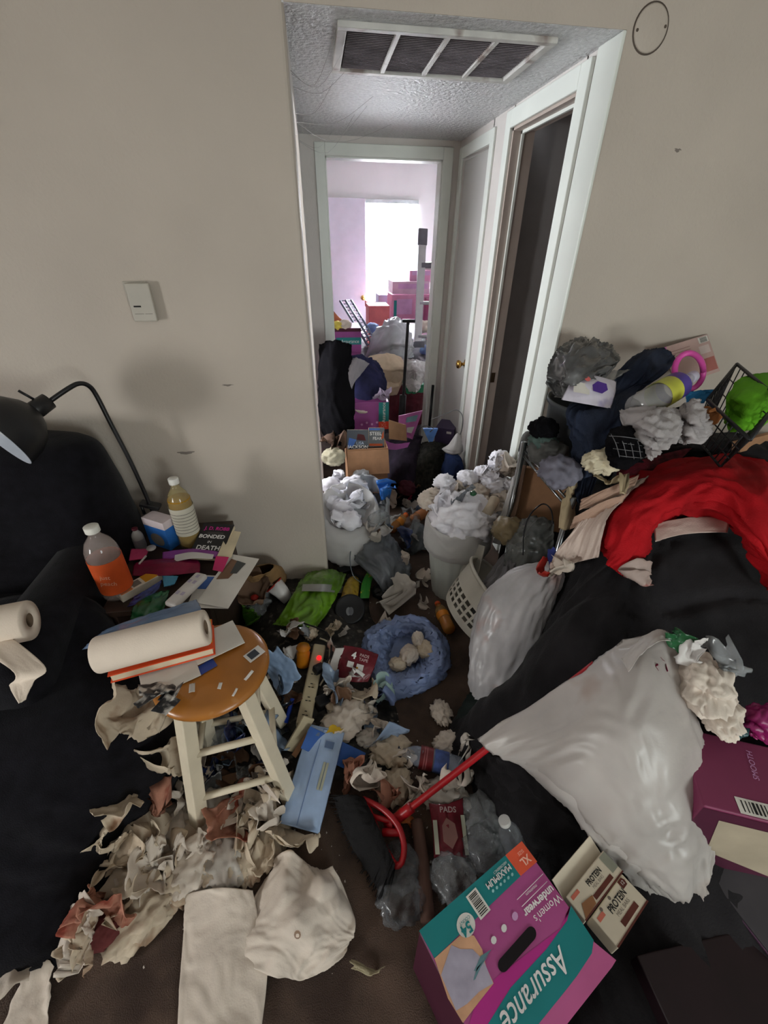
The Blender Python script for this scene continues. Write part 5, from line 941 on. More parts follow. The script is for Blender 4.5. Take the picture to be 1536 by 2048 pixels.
# ================================================================== BEDROOM
PINKC = mat('pink_carton_far', '#cf8cb0', rough=.5, var=.12, vs=6); LILC = mat('lilac_carton', '#d3aec4', rough=.5, var=.1)
def stack(rows):
    for (label, x0, x1, y0, y1, Y, D, m, deco) in rows:
        o, M, W, h = fcarton(label, x0, x1, y0, y1, Y, D, m, group='cartons stacked in the bedroom')
        for (u0, u1, v0, v1, mm) in deco: panel(o, M, W*(u0-.5), W*(u1-.5), h*v0, h*v1, mm, 'printed_band', .002)
WP = mat('pale_pink_print', '#dcb9cc'); RDC = mat('salmon_carton', '#c9676a', rough=.5); WOODO = mat('orange_board', '#b0673f', rough=.6, var=.1)
stack([('pink carton on floor of the bedroom stack under the ladder foot', 770, 872, 690, 760, 5.1, .4, PINKC, [(.05, .4, .2, .8, WP), (.6, .8, .1, .9, TEA)]),
  ('big pink carton with white picture in the bedroom stack by the window', 783, 862, 590, 645, 5.2, .35, PINKC, [(.12, .5, .3, .85, WP), (.05, .12, .0, .8, TEA), (.62, .72, 0, .4, TEA)]),
  ('pink carton with white bands second from top of the bedroom stack', 785, 858, 563, 592, 5.3, .35, LILC, [(.15, .95, .5, .85, WP)]),
  ('topmost pink carton against the bedroom window', 819, 864, 541, 565, 5.35, .35, PINKC, [(.1, .9, .6, .95, WP)]),
  ('pale carton with an orange patch behind the ladder rail', 845, 880, 525, 560, 5.5, .3, mat('pale_carton', '#d9cfcc', rough=.6), [(.55, .9, .3, .8, mat('peach_print', '#dca98c'))]),
  ('magenta carton beside the ladder at the door edge', 853, 885, 600, 680, 5.0, .3, mat('magenta_carton', '#a85a80', rough=.5), [(.1, .5, .2, .45, TEA), (.2, .9, .6, .9, WP)]),
  ('purple carton with teal name band in the bedroom doorway', 668, 723, 657, 705, 3.9, .3, PUR, [(.1, 1, .32, .62, TEA), (0, 1, .86, 1, mat('maroon_edge', '#4d2030'))]),
  ('salmon red carton with a white lid below the window', 738, 778, 612, 700, 5.0, .3, RDC, [(.1, .5, .2, .6, WP)]),
  ('white and blue carton on the bedroom window sill pile', 757, 790, 590, 672, 5.6, .3, mat('pale_blue_carton', '#b9c6e4', rough=.5), [(.0, .6, .0, .35, mat('blue_print', '#4a6fb5'))]),
  ('red topped carton against the window bottom edge', 733, 752, 603, 616, 5.9, .2, mat('red_carton', '#c2483f', rough=.5), [(.1, .9, .3, .9, WP)])])
_b = bpy.data.objects['diaper_carton.007'] if 'diaper_carton.007' in bpy.data.objects else None
o, M, W, h = fcarton('lower purple carton under the one with the teal band', 668, 723, 705, 760, 3.92, .3, PUR)
text(o, TR((AY(700, 680, 3.9).x, 3.897, AY(700, 683, 3.9).z), math.radians(90), 0, 0), 'Assurance', .042, WPT, sx=.9)
soft('wood_board', 'orange brown board corner leaning by the bedroom door jamb', 'board', [[AY(664, 655, 4.4), AY(700, 655, 4.4)], [AY(664, 618, 4.45), AY(676, 632, 4.45)]], WOODO, .02, 0, n=6)
for k, (x, y, r, m, lb) in enumerate(((676, 652, .05, mat('yellow_cloth', '#d9c45a'), 'small yellow bundle on the purple carton in the bedroom doorway'), (690, 650, .05, TIS, 'cream tissue bundle on the purple carton in the bedroom doorway'), (745, 655, .06, mat('blue_white_cloth', '#7f95c9', var=.3), 'blue and white cloth bundle behind the wire shelf'), (848, 652, .07, TIS, 'cream bundle behind the black pump handle'), (852, 700, .06, mat('slate_blue_cloth', '#6c82ad'), 'slate blue bundle at the ladder foot'))):
    ball(x, y, r, 600+k, m, lb, None, 'cloth_bundle', 'bundle', .35, sub=3, at=AY(x, y, 3.95 if k < 2 else 4.7)-Vector((0, 0, r*.7)))
# wire shelf panel leaning
ws = thing('wire_shelf', 'grey wire shelf panel leaning across the bedroom pile', 'wire shelf', AY(735, 690, 4.2))
WIRE = mat('grey_wire', '#6f7686', rough=.35, metal=.6)
a0, a1, b0, b1 = AY(680, 602, 4.6), AY(735, 690, 4.1), AY(702, 600, 4.75), AY(752, 684, 4.25)
for p, q in ((a0, a1), (b0, b1), (a0.lerp(b0, .5), a1.lerp(b1, .5))): mk('rail', tube([p, q], .011 if p is not a0.lerp(b0, .5) else .006, 8), WIRE, ws)
for k in range(14): mk('cross_wire', tube([a0.lerp(a1, k/13), b0.lerp(b1, k/13)], .005, 6), WIRE, ws)
# ladder
ALU = mat('aluminium', '#b9babd', rough=.35, metal=.7, var=.06); GRPL = mat('grey_rubber', '#6c6b73', rough=.6)
la = thing('ladder', 'aluminium ladder with grey rail caps standing in the bedroom pile', 'ladder', AY(845, 700, 4.6))
t0, t1 = AY(846, 462, 4.75), AY(835, 695, 4.5); u0, u1 = AY(884, 462, 4.75), AY(880, 695, 4.5)
for p, q in ((t0, t1), (u0, u1)):
    d = (q-p).normalized(); M = BASIS((p+q)/2, d, (0, 1, 0)); mk('rail', cube(M, (q-p).length, .025, .075), ALU, la, smooth=False, bevel=.005)
    mk('rail_cap', cube(BASIS(p+d*.05, d, (0, 1, 0)), .14, .032, .09), GRPL, la, smooth=False, bevel=.008)
for k, t in enumerate((.28, .60, .90)): mk('step', tube([t0.lerp(t1, t), u0.lerp(u1, t)], .026 if k == 0 else .018, 8), GRPL if k == 0 else ALU, la)
mk('hinge_bracket', cube(TR(t0.lerp(t1, .97)), .14, .05, .06), GRPL, la, smooth=False, bevel=.006)
# bags in the doorway
soft('trash_bag', 'large grey white translucent bag in the bedroom behind black handle', 'trash bag', [[AY(730, 722, 4.1), AY(780, 722, 4.0), AY(830, 715, 4.1)], [AY(738, 690, 4.15), AY(785, 690, 3.95), AY(826, 690, 4.1)], [AY(755, 660, 4.3), AY(790, 655, 4.1), AY(818, 665, 4.25)], [AY(772, 645, 4.4), AY(790, 638, 4.3), AY(806, 648, 4.35)]], mat('grey_white_film', '#b6b9bd'), .1, .03, (5, 5), 21)
soft('cream_bag', 'cream cloth bag in the bedroom doorway below the grey bag', 'bag', [[AY(742, 765, 3.75), AY(780, 772, 3.65), AY(805, 768, 3.7)], [AY(735, 735, 3.8), AY(780, 740, 3.6), AY(808, 735, 3.75)], [AY(738, 714, 3.9), AY(775, 708, 3.8), AY(802, 716, 3.88)]], mat('cream_bag_cloth', '#d6c2a6', rough=.9, var=.06), .15, .012, (4, 4), 22)
soft('white_bag', 'crumpled white bag with greyish creases right of black pump handle', 'plastic bag', [[AY(808, 770, 3.78), AY(830, 772, 3.7), AY(848, 765, 3.78)], [AY(806, 742, 3.8), AY(830, 742, 3.65), AY(850, 745, 3.8)], [AY(808, 720, 3.9), AY(830, 722, 3.8), AY(850, 725, 3.9)]], WBAG, .12, .022, (6, 6), 23)
pm = thing('hand_pump', 'black upright pump pole with a T handle in the doorway', 'pump', AY(800, 835, 3.62))
mk('pole', tube([AY(816, 645, 3.62), AY(810, 740, 3.6), AY(803, 850, 3.55)], .013, 10, 8), BM, pm); mk('handle', tube([AY(805, 642, 3.62), AY(830, 642, 3.62)], .013, 8), BM, pm); mk('barrel', tube([AY(806, 790, 3.58), AY(802, 860, 3.53)], .03, 14), BLKP, pm)
o, M, W, h = fcarton('green plastic bin between the pump pole and the door frame', 811, 848, 771, 812, 3.75, .2, mat('green_plastic', '#157a50', rough=.4), 'green_bin')
soft('dark_red_bag', 'dark red bag on the floor behind the pump pole', 'bag', [[AY(775, 850, 3.6), AY(815, 852, 3.6), AY(855, 845, 3.62)], [AY(778, 800, 3.7), AY(815, 805, 3.7), AY(852, 800, 3.7)], [AY(780, 770, 3.8), AY(812, 772, 3.82), AY(850, 775, 3.82)]], mat('dark_red_cloth', '#5a1d2a', rough=.8, var=.3, bump=.3), .1, .015, (5, 5), 24)
o = mk('black_cane', tube([AY(866, 770, 3.44), AY(858, 860, 3.30)], .012, 8), BLKP); tag(o, 'black stick leaning on the door frame right of the green bin', 'stick')
soft('clothes_heap', 'mixed dark heap of clothes filling the bedroom floor', 'clothes', [[Vector((.15, 3.62, .0)), Vector((.5, 3.6, .1)), Vector((.85, 3.62, .0))], [Vector((.1, 3.78, .35)), Vector((.5, 3.78, .30)), Vector((.95, 3.78, .3))], [Vector((.05, 4.4, .5)), Vector((.6, 4.4, .5)), Vector((1.3, 4.4, .45))], [Vector((.0, 5.2, .5)), Vector((.8, 5.2, .55)), Vector((1.7, 5.2, .6))], [Vector((.0, 6.2, .45)), Vector((.8, 6.2, .6)), Vector((1.7, 6.2, .6))]], mat('mixed_cloth', '#55525a', rough=.95, var=.5, vs=6, stain=('#a8a4ac', 5, .6)), .02, .04, (7, 8), 25, 44)
tis(765, 805, .12, .12, 620, mat('lilac_tissue', '#a99ab0', rough=.9), 'lilac tissue strip trailing below the navy jacket', None, 'lilac_tissue', 'tissue', 5)

# ================================================================== PILE IN FRONT OF THE RIGHT WALL
BLKM = mat('black_garment_cloth', '#211f21', rough=.95, var=.3, vs=8, bump=.5, bs=180, sheen=.05, spec=.15)
md = mk('garment_mound', net([
  [(0.5, -0.62, 0), (0.5, -0.5, 0), (0.48, 0.12, 0), (0.45, 0.45, 0), (0.43, 0.66, 0), (0.4, 0.86, 0), (0.62, 0.98, 0), (0.8, 1.15, 0), (0.95, 1.35, 0), (1.0, 1.72, 0)],
  [(0.58, -0.62, 0), (0.58, -0.5, 0.06), (0.55, 0.12, 0.08), (0.52, 0.45, 0.11), (0.49, 0.66, 0.12), (0.5, 0.84, 0.12), (0.7, 0.96, 0.18), (0.88, 1.13, 0.35), (1.0, 1.33, 0.45), (1.08, 1.72, 0.5)],
  [(0.7, -0.62, 0), (0.7, -0.5, 0.1), (0.66, 0.12, 0.14), (0.62, 0.45, 0.17), (0.6, 0.66, 0.24), (0.64, 0.82, 0.32), (0.8, 0.95, 0.46), (0.95, 1.12, 0.58), (1.06, 1.32, 0.62), (1.15, 1.72, 0.6)],
  [(0.95, -0.62, 0), (0.95, -0.5, 0.12), (0.85, 0.12, 0.17), (0.78, 0.45, 0.27), (0.76, 0.66, 0.4), (0.8, 0.82, 0.53), (0.92, 0.96, 0.63), (1.04, 1.13, 0.69), (1.14, 1.33, 0.7), (1.25, 1.72, 0.62)],
  [(1.2, -0.62, 0), (1.2, -0.5, 0.14), (1.1, 0.12, 0.2), (1.0, 0.45, 0.36), (0.98, 0.66, 0.5), (1.0, 0.82, 0.6), (1.08, 0.97, 0.7), (1.18, 1.15, 0.75), (1.28, 1.35, 0.74), (1.4, 1.72, 0.64)],
  [(1.6, -0.62, 0), (1.6, -0.5, 0.16), (1.5, 0.12, 0.28), (1.4, 0.45, 0.46), (1.35, 0.66, 0.57), (1.35, 0.82, 0.65), (1.4, 0.98, 0.73), (1.48, 1.18, 0.77), (1.55, 1.4, 0.76), (1.7, 1.72, 0.68)],
  [(2.4, -0.62, 0), (2.4, -0.5, 0.2), (2.3, 0.12, 0.3), (2.2, 0.45, 0.5), (2.1, 0.66, 0.6), (2.1, 0.82, 0.66), (2.1, 0.98, 0.72), (2.15, 1.2, 0.76), (2.25, 1.4, 0.74), (2.4, 1.72, 0.7)],
  [(2.55, -0.62, 0), (2.55, -0.5, 0), (2.55, 0.12, 0), (2.55, 0.45, 0), (2.55, 0.66, 0), (2.55, 0.82, 0), (2.55, 0.98, 0), (2.55, 1.2, 0), (2.55, 1.4, 0), (2.55, 1.72, 0)]], 100, 110, wr=.034, f=(10, 12), seed=31), BLKM, sup=True)
tag(md, 'great mound of black garments filling the corner beside the path', 'clothes')
# laundry basket tipped over with a grey garment
LBW = mat('white_basket_plastic', '#c4bfb4', rough=.45, var=.06)
lbk = thing('laundry_basket', 'white slotted laundry basket tipped on its side by the path', 'laundry basket', A(950, 1240, .02))
cB = A(985, 1190, .30); axl = Vector((.62, .02, .78)).normalized(); sd = axl.cross(Vector((0, 0, 1))).normalized(); Ml = Matrix((sd, axl.cross(sd), axl)).transposed().to_4x4(); Ml.translation = cB
n = 84; prof = [(.135, -.16), (.150, -.155), (.160, -.13), (.1625, -.122), (.1655, -.105), (.168, -.095), (.171, -.078), (.173, -.068), (.175, -.05), (.177, -.04), (.181, 0), (.186, .04)]
V = []; F = []
for r_, z_ in prof:
    for k in range(n): V.append(Ml @ Vector((r_*1.0*math.cos(6.28319*k/n), r_*.8*math.sin(6.28319*k/n), z_)))
for i in range(len(prof)-1):
    for k in range(n):
        if i in (3, 5, 7) and k % 3: continue
        F.append([i*n+k, i*n+(k+1) % n, (i+1)*n+(k+1) % n, (i+1)*n+k])
mk('basket_wall', (V, F), LBW, lbk, smooth=False, solid=.003, sup=True)
mk('basket_base', ([Ml @ Vector((.135*math.cos(6.28319*k/n), .108*math.sin(6.28319*k/n), -.16)) for k in range(n)], [list(range(n))]), LBW, lbk, solid=.003)
mk('rim', tube([Ml @ Vector((.19*math.cos(6.28319*k/40), .152*math.sin(6.28319*k/40), .042)) for k in range(41)], .008, 8), LBW, lbk)
soft('grey_garment', 'dark grey satin garment stuffed in the tipped laundry basket', 'clothes', PX([(948, 1235, .27), (975, 1240, .30), (1000, 1225, .32)], [(955, 1190, .36), (985, 1185, .41), (1020, 1180, .42)], [(980, 1150, .42), (1010, 1140, .47), (1040, 1145, .47)], [(1010, 1112, .47), (1030, 1102, .50), (1055, 1110, .49)]), mat('dark_grey_satin', '#4f4c4e', rough=.45, var=.2, vs=6, spec=.5), .08, .016, (4, 6), 32)
ball(965, 1220, .04, 640, GRF, 'crumpled clear film in the mouth of the tipped laundry basket', None, 'clear_film', 'plastic film', .5, at=A(965, 1228, .2))
slab('white_board', 'white plastic board standing between wastebasket and laundry basket', 'board', A(918, 1150, .22), A(935, 1082, .36), A(965, 1108, .40), .006, mat('offwhite_board', '#c9c4ba', rough=.5))
# white bag with printed red and blue edge
o = mk('trash_bag', loft([pxoval(948, 1040, 1385, .10, .5, 10), pxoval(944, 1052, 1350, .16, .6, 10), pxoval(946, 1068, 1300, .24, .65, 10), pxoval(956, 1085, 1245, .34, .65, 10), pxoval(975, 1100, 1195, .44, .6, 10), pxoval(1010, 1118, 1160, .50, .5, 10), pxoval(1050, 1122, 1138, .54, .4, 10), pxoval(1090, 1120, 1130, .56, .3, 10)], 80, 70, .02, (7, 4), 33), mat('white_bag_film2', '#cfccce', rough=.3, var=.16, vs=7, alpha=.88, spec=.5, stain=('#c79a92', 5, .55), transl=.15), sup=True)
tag(o, 'full white translucent trash bag leaning on the black garments', 'trash bag')
mk('bag_hem', net(PX([(950, 1375, .13), (985, 1385, .12), (1035, 1368, .14)], [(950, 1425, .02), (985, 1395, .08), (1032, 1372, .12)]), 14, 20, .008, (3, 6)), mat('white_bag_film2', '#cfccce'), o, solid=.0008)
tis(1105, 1150, .11, .08, 650, TIS, 'white tissue at the mouth of the full white trash bag', None, at=A(1108, 1160, .565), amax=1.4)
tis(1085, 1152, .10, .035, 651, mat('red_print', '#a3281e'), 'red printed film edge at the mouth of the white trash bag', None, 'red_film', 'plastic film', 2, at=A(1082, 1148, .575), n=8); tis(1098, 1140, .09, .03, 652, mat('blue_film_print', '#26306b'), 'dark blue printed film edge at the mouth of the white trash bag', None, 'blue_film', 'plastic film', 2, at=A(1098, 1140, .58), n=8)
# long pale cloths and the red throw
CL1 = mat('pale_pink_cloth', '#cdb9ae', rough=.9, var=.08, vs=6, bump=.3, bs=200); CL2 = mat('tan_pink_cloth', '#a98a78', rough=.9, var=.12, bump=.3, bs=200)
soft('pale_sheet', 'long pale pink cloth stretching from the red throw to the trash bag', 'cloth', PX([(1098, 1136, .60), (1150, 1125, .64), (1200, 1115, .70)], [(1112, 1105, .66), (1165, 1075, .73), (1215, 1045, .80)], [(1160, 1045, .76), (1210, 1010, .82), (1265, 985, .87)], [(1195, 1005, .80), (1240, 982, .84), (1300, 955, .88)]), CL1, .02, .012, (3, 8), 34)
for k, (rows, m, lb) in enumerate(((PX([(1138, 1062, .72), (1185, 1035, .79), (1245, 1005, .85)], [(1148, 1035, .78), (1195, 1010, .84), (1255, 985, .88)]), CL2, 'tan pink cloth fold lowest of the layered cloths by the wire rack'), (PX([(1158, 1022, .80), (1205, 998, .85), (1270, 972, .89)], [(1162, 1000, .83), (1210, 978, .88), (1278, 950, .91)]), CL2, 'tan pink cloth fold highest of the layered cloths by the wire rack'))):
    soft('folded_cloth', lb, 'cloth', rows, m, .02, .006, (3, 5), 35+k, 20)
REDC = mat('red_velvet', '#a8141c', rough=.85, var=.2, vs=7, bump=.4, bs=220, spec=.15)
soft('red_throw', 'bright red fabric throw draped over top of the black mound', 'throw', PX(
  [(1180, 1098, .67), (1212, 1120, .69), (1240, 1150, .68), (1268, 1160, .64)],
  [(1178, 1070, .70), (1225, 1080, .76), (1270, 1105, .74), (1290, 1118, .66)],
  [(1205, 1020, .75), (1250, 1030, .82), (1290, 1055, .80), (1312, 1075, .72)],
  [(1255, 965, .80), (1310, 985, .88), (1340, 1020, .85), (1355, 1045, .76)],
  [(1330, 932, .84), (1385, 955, .92), (1405, 1005, .88), (1420, 1040, .77)],
  [(1440, 918, .86), (1455, 955, .93), (1460, 1020, .88), (1462, 1058, .76)],
  [(1520, 925, .86), (1520, 985, .92), (1502, 1060, .86), (1482, 1105, .74)],
  [(1570, 980, .84), (1560, 1040, .88), (1540, 1110, .80), (1505, 1150, .70)],
  [(1590, 1060, .8), (1580, 1110, .8), (1555, 1160, .74), (1520, 1180, .68)]), REDC, .03, .026, (8, 4), 37, 64)
tis(1275, 1165, .09, .06, 695, mat('red_cream_paper', '#a8948c', rough=.6, stain=('#8c2a22', 20, .6)), 'crumpled cream and red wrapper just under the tip of the red throw', None, 'wrapper', 'wrapper', 4)
soft('white_cloth_edge', 'white cloth strip showing beneath the lower edge of the red throw', 'cloth', PX([(1310, 1085, .76), (1370, 1068, .78), (1455, 1066, .79)], [(1306, 1050, .78), (1370, 1036, .80), (1460, 1034, .80)]), CL1, .015, .004, (2, 5), 38, 18)
soft('black_jacket', 'black jacket lying behind the red throw by the wire basket', 'jacket', PX([(1300, 935, .80), (1400, 935, .80), (1560, 980, .8)], [(1320, 900, .86), (1410, 885, .90), (1560, 905, .9)], [(1340, 880, .86), (1420, 868, .88), (1560, 880, .88)]), BLKM, .08, .016, (4, 6), 39)
soft('plaid_cloth', 'dark red plaid cloth above the layered pale cloths', 'cloth', PX([(1228, 962, .80), (1290, 945, .84), (1350, 930, .85)], [(1235, 938, .84), (1300, 915, .88), (1385, 895, .88)]), mat('red_plaid', '#5c1622', rough=.9, var=.5, vs=22, stain=('#8d6a66', 30, .66)), .04, .01, (4, 5), 40, 24)
# wire rack, brown carton and bags at the hall corner
CHR = mat('chrome_wire', '#8b8d8f', rough=.25, metal=.9, var=.1)
rk = thing('wire_rack', 'chrome wire shelf rack at the hall corner heaped with clothes', 'wire rack', (1.0, 1.45, 0))
q0, q1, q2, q3 = A(1046, 898, .86), A(1142, 1008, .78), A(1190, 950, .84), A(1080, 862, .92)
for p, q in ((q0, q1), (q1, q2), (q2, q3), (q3, q0)): mk('shelf_rail', tube([p, q], .005, 8), CHR, rk)
for p, q in ((q0, q1),): mk('shelf_rail', tube([p-Vector((0, 0, .025)), q-Vector((0, 0, .025))], .005, 8), CHR, rk)
for k in range(1, 13): mk('shelf_wire', tube([q0.lerp(q1, k/13), q3.lerp(q2, k/13)], .0028, 6), CHR, rk)
for p in (q0, q1): mk('post', tube([Vector((p.x, p.y, .02)), p+Vector((0, 0, .03))], .0125, 10), CHR, rk)
soft('grey_towel', 'long grey cloth hanging over the wire rack post', 'cloth', PX([(1022, 1000, .5), (1030, 1002, .5), (1042, 1005, .5)], [(1032, 940, .64), (1044, 940, .66), (1054, 935, .66)], [(1042, 880, .78), (1056, 872, .80), (1070, 868, .79)], [(1058, 866, .80), (1070, 860, .82), (1085, 866, .8)]), mat('mid_grey_cloth', '#5d5c5a', rough=.9, var=.3, vs=12), .02, .012, (5, 3), 41, 24)
for k, (x, y, r, z_, m, lb) in enumerate(((1095, 905, .06, .90, mat('mid_grey_cloth', '#5d5c5a'), 'grey cloth wad on the wire rack beside the trash can'), (1085, 885, .045, .93, mat('slate_green_cloth', '#4c5f5a', var=.3), 'slate green cloth wad on the wire rack corner'), (1118, 945, .06, .88, mat('lavender_grey_cloth', '#74727f', var=.2), 'lavender grey cloth wad on the wire rack front'), (1087, 858, .045, .98, BLKC, 'black cloth scrap on top of the wire rack corner'))):
    ball(x, y, r, 660+k, m, lb, None, 'cloth_wad', 'cloth', .45, sub=4, at=A(x, y, z_)-Vector((0, 0, r*.6)))
o = thing('carton', 'brown cardboard carton under the wire rack by the hall corner', 'box', A(1080, 1060, .3))
Mb2 = BASIS(A(1085, 1000, .62), (1, -.55, .0), (.2, .35, 1))
mk('carton_body', cube(Mb2 @ Matrix.Translation((0, 0, -.08)), .21, .26, .16), CARD, o, smooth=False, bevel=.004, sup=True); mk('flap', cube(Mb2 @ TR((-.115, .02, .02), 0, -1.1, 0), .08, .24, .004), CARDD, o, smooth=False)
soft('white_cone_bag', 'tall white carrier bag between the wastebasket and brown carton', 'plastic bag', PX([(985, 1085, .36), (1005, 1088, .36), (1028, 1075, .38)], [(1000, 1040, .46), (1018, 1035, .48), (1035, 1030, .46)], [(1018, 990, .56), (1028, 985, .58), (1040, 985, .56)], [(1030, 955, .62), (1034, 952, .63), (1040, 955, .62)]), WBAG, .06, .014, (5, 4), 42, 30)
soft('grey_carrier_bag', 'dark grey see-through carrier bag with thin black handles by carton', 'plastic bag', PX([(1010, 1135, .46), (1050, 1145, .48), (1100, 1120, .50)], [(1020, 1085, .52), (1058, 1080, .57), (1105, 1075, .58)], [(1045, 1045, .58), (1078, 1035, .62), (1108, 1045, .62)]), mat('smoky_film', '#5d5f5d', rough=.25, var=.3, vs=6, alpha=.75, spec=.5), .1, .022, (5, 5), 43, 36)
mk('handle', tube(P((1046, 1110, .56), (1048, 1065, .60), (1060, 1030, .66), (1085, 1008, .69), (1102, 1020, .68), (1106, 1048, .64)), .003, 6, 24), BLKP, bpy.data.objects['grey_carrier_bag'])
ball(1020, 1075, .06, 670, mat('tan_film', '#8b7a5c', rough=.4, var=.3, alpha=.9), 'tan wrapped food bundle on the grey carrier bag', None, 'food_wrapper', 'wrapper', .4, at=A(1015, 1075, .50))
soft('beige_strap', 'knotted beige cloth strip hanging down in front of the wire rack', 'cloth', PX([(1118, 1055, .70), (1130, 1060, .70), (1145, 1050, .70)], [(1124, 1010, .77), (1138, 1012, .78), (1150, 1005, .77)], [(1130, 970, .84), (1142, 968, .86), (1156, 965, .84)], [(1112, 938, .90), (1130, 926, .92), (1150, 928, .90)]), mat('beige_cloth', '#b3a283', rough=.9, var=.15), .02, .008, (4, 3), 44, 24)
# grey trash can with navy cloth, bag, wipes
tcc = AY(1188, 800, 1.50); tcz = tcc.z
tc_ = thing('trash_can', 'dark grey round trash can draped with a navy cloth at the wall', 'trash can', (tcc.x, tcc.y, tcz-.30))
mk('can_wall', lathe(TR((tcc.x, tcc.y, tcz-.30)), [(.142, 0), (.147, .01), (.165, .28), (.175, .285), (.175, .30), (.168, .30), (.162, .28), (.145, .02), (0, .02)], 48, cap=False), mat('dark_grey_plastic', '#43474a', rough=.5, var=.08), tc_, sup=True)
NV2 = mat('faded_navy_cloth', '#232c40', rough=.9, var=.3, vs=8, bump=.4, bs=200)
def CY(*rows): return [[AY(*q) for q in r] for r in rows]
soft('navy_cloth', 'navy cloth draped over the trash can rim and hanging down', 'cloth', CY([(1150, 1000, 1.20), (1162, 1010, 1.19), (1185, 1000, 1.2)], [(1140, 920, 1.28), (1172, 930, 1.22), (1222, 905, 1.24)], [(1136, 850, 1.33), (1180, 850, 1.26), (1248, 835, 1.28)], [(1140, 815, 1.38), (1195, 818, 1.34), (1265, 800, 1.36)], [(1215, 795, 1.48), (1245, 785, 1.46), (1285, 775, 1.46)], [(1240, 740, 1.55), (1285, 730, 1.5), (1335, 740, 1.5)], [(1285, 712, 1.62), (1315, 700, 1.58), (1345, 715, 1.6)]), NV2, .03, .02, (7, 5), 45, 50)
soft('grey_trash_bag', 'dark grey shiny trash bag bunched on top of the trash can', 'trash bag', CY([(1110, 785, 1.42), (1140, 790, 1.36), (1190, 765, 1.40)], [(1100, 750, 1.48), (1150, 750, 1.38), (1215, 745, 1.46)], [(1118, 712, 1.56), (1165, 705, 1.48), (1232, 722, 1.56)], [(1150, 690, 1.66), (1180, 688, 1.62), (1215, 700, 1.66)]), mat('grey_shiny_film', '#5d5d5e', rough=.25, var=.35, vs=8, spec=.6, alpha=.95), .06, .03, (6, 6), 46, 44)
Mw = BASIS(AY(1122, 800, 1.34), AY(1205, 815, 1.30)-AY(1122, 800, 1.34), AY(1180, 745, 1.42)-AY(1122, 800, 1.34))
wp = mk('wipes_packet', xf(Mw, pillow([[(0, 0, 0), (.09, -.006, .008), (.17, 0, 0)], [(.02, .06, .012), (.10, .06, .03), (.18, .06, .012)], [(.04, .12, .0), (.11, .12, .012), (.19, .12, .0)]], .02, 26, 20, .003, (4, 3), 5)), mat('white_lilac_film', '#cfc9d6', rough=.3, var=.1, vs=18, spec=.5, stain=('#9d93c2', 12, .6)), sup=True)
tag(wp, 'white and lilac wipes packet with a purple badge on the can', 'wipes packet')
Mw2 = Mw @ Matrix.Translation((0, 0, .032)); poly(wp, Mw2, [(.095, .035), (.125, .03), (.145, .05), (.14, .075), (.11, .08), (.092, .06)], mat('deep_purple_print', '#4d2f86'), 'badge'); poly(wp, Mw2, circ(.075, .082, .010), mat('coral_print', '#d86a66'), 'dot'); panel(wp, Mw2, .03, .085, .02, .065, mat('cream_print2', '#ddd8cf'), 'print_patch', -.004)
soft('grey_film_sheet', 'pale grey plastic wrap tucked behind the wipes packet', 'plastic film', CY([(1178, 772, 1.42), (1215, 770, 1.38)], [(1215, 745, 1.5), (1262, 742, 1.46)]), GRF, .01, .01, (3, 3), 47, 16)
# bottle, white cloth, black mesh, ring, card
p0, p1 = AY(1272, 818, 1.22), AY(1388, 752, 1.36)
bo, M = bottle('large clear bottle with yellow and purple label lying on the pile', p0, p1-p0, (p1-p0).length, .046, cap='#c9c4d6', body='#b5b4b6', alpha=.42, crush=.06, seed=8, neck=.34)
mk('yellow_label', lathe(M, [(.0475, (p1-p0).length*.36), (.048, (p1-p0).length*.56)], 24, cap=False), mat('yellow_green_label', '#c2c34a', rough=.35, var=.2), bo); mk('purple_label', lathe(M, [(.0477, (p1-p0).length*.56), (.0465, (p1-p0).length*.7)], 24, cap=False), mat('purple_label', '#4a3a8a', rough=.35, var=.2), bo)
soft('white_garment', 'greyish white crumpled cloth hanging below the clear bottle', 'cloth', CY([(1288, 915, 1.10), (1310, 922, 1.09), (1332, 905, 1.1)], [(1280, 880, 1.12), (1315, 880, 1.06), (1348, 875, 1.1)], [(1250, 850, 1.18), (1310, 845, 1.1), (1356, 845, 1.15)], [(1240, 828, 1.24), (1300, 822, 1.18), (1345, 825, 1.2)]), mat('grey_white_cloth', '#a9a3a3', rough=.9, var=.1, bump=.3, bs=200), .04, .022, (6, 5), 48, 36)
soft('white_garment', 'grey white knotted garment between bottle base and wire basket', 'cloth', CY([(1355, 885, 1.12), (1385, 885, 1.1), (1418, 870, 1.12)], [(1360, 850, 1.16), (1388, 845, 1.1), (1415, 850, 1.15)], [(1370, 815, 1.2), (1390, 805, 1.18), (1402, 820, 1.2)]), mat('grey_white_cloth', '#a9a3a3'), .04, .02, (5, 5), 49, 30)
soft('black_shirt', 'black cloth tucked behind the white crumpled cloth', 'cloth', CY([(1318, 850, 1.2), (1350, 858, 1.17), (1385, 845, 1.2)], [(1325, 825, 1.25), (1355, 815, 1.22), (1390, 820, 1.25)]), BLKC, .04, .01, n=20)
bm_ = soft('checked_bundle', 'black bundle with thin white checks below the navy cloth', 'bundle', CY([(1215, 905, 1.12), (1245, 922, 1.08), (1285, 925, 1.1)], [(1215, 880, 1.16), (1250, 885, 1.08), (1290, 890, 1.12)], [(1225, 860, 1.22), (1255, 855, 1.16), (1290, 868, 1.2)]), BLKC, .06, .01, (4, 4), 50, 30)
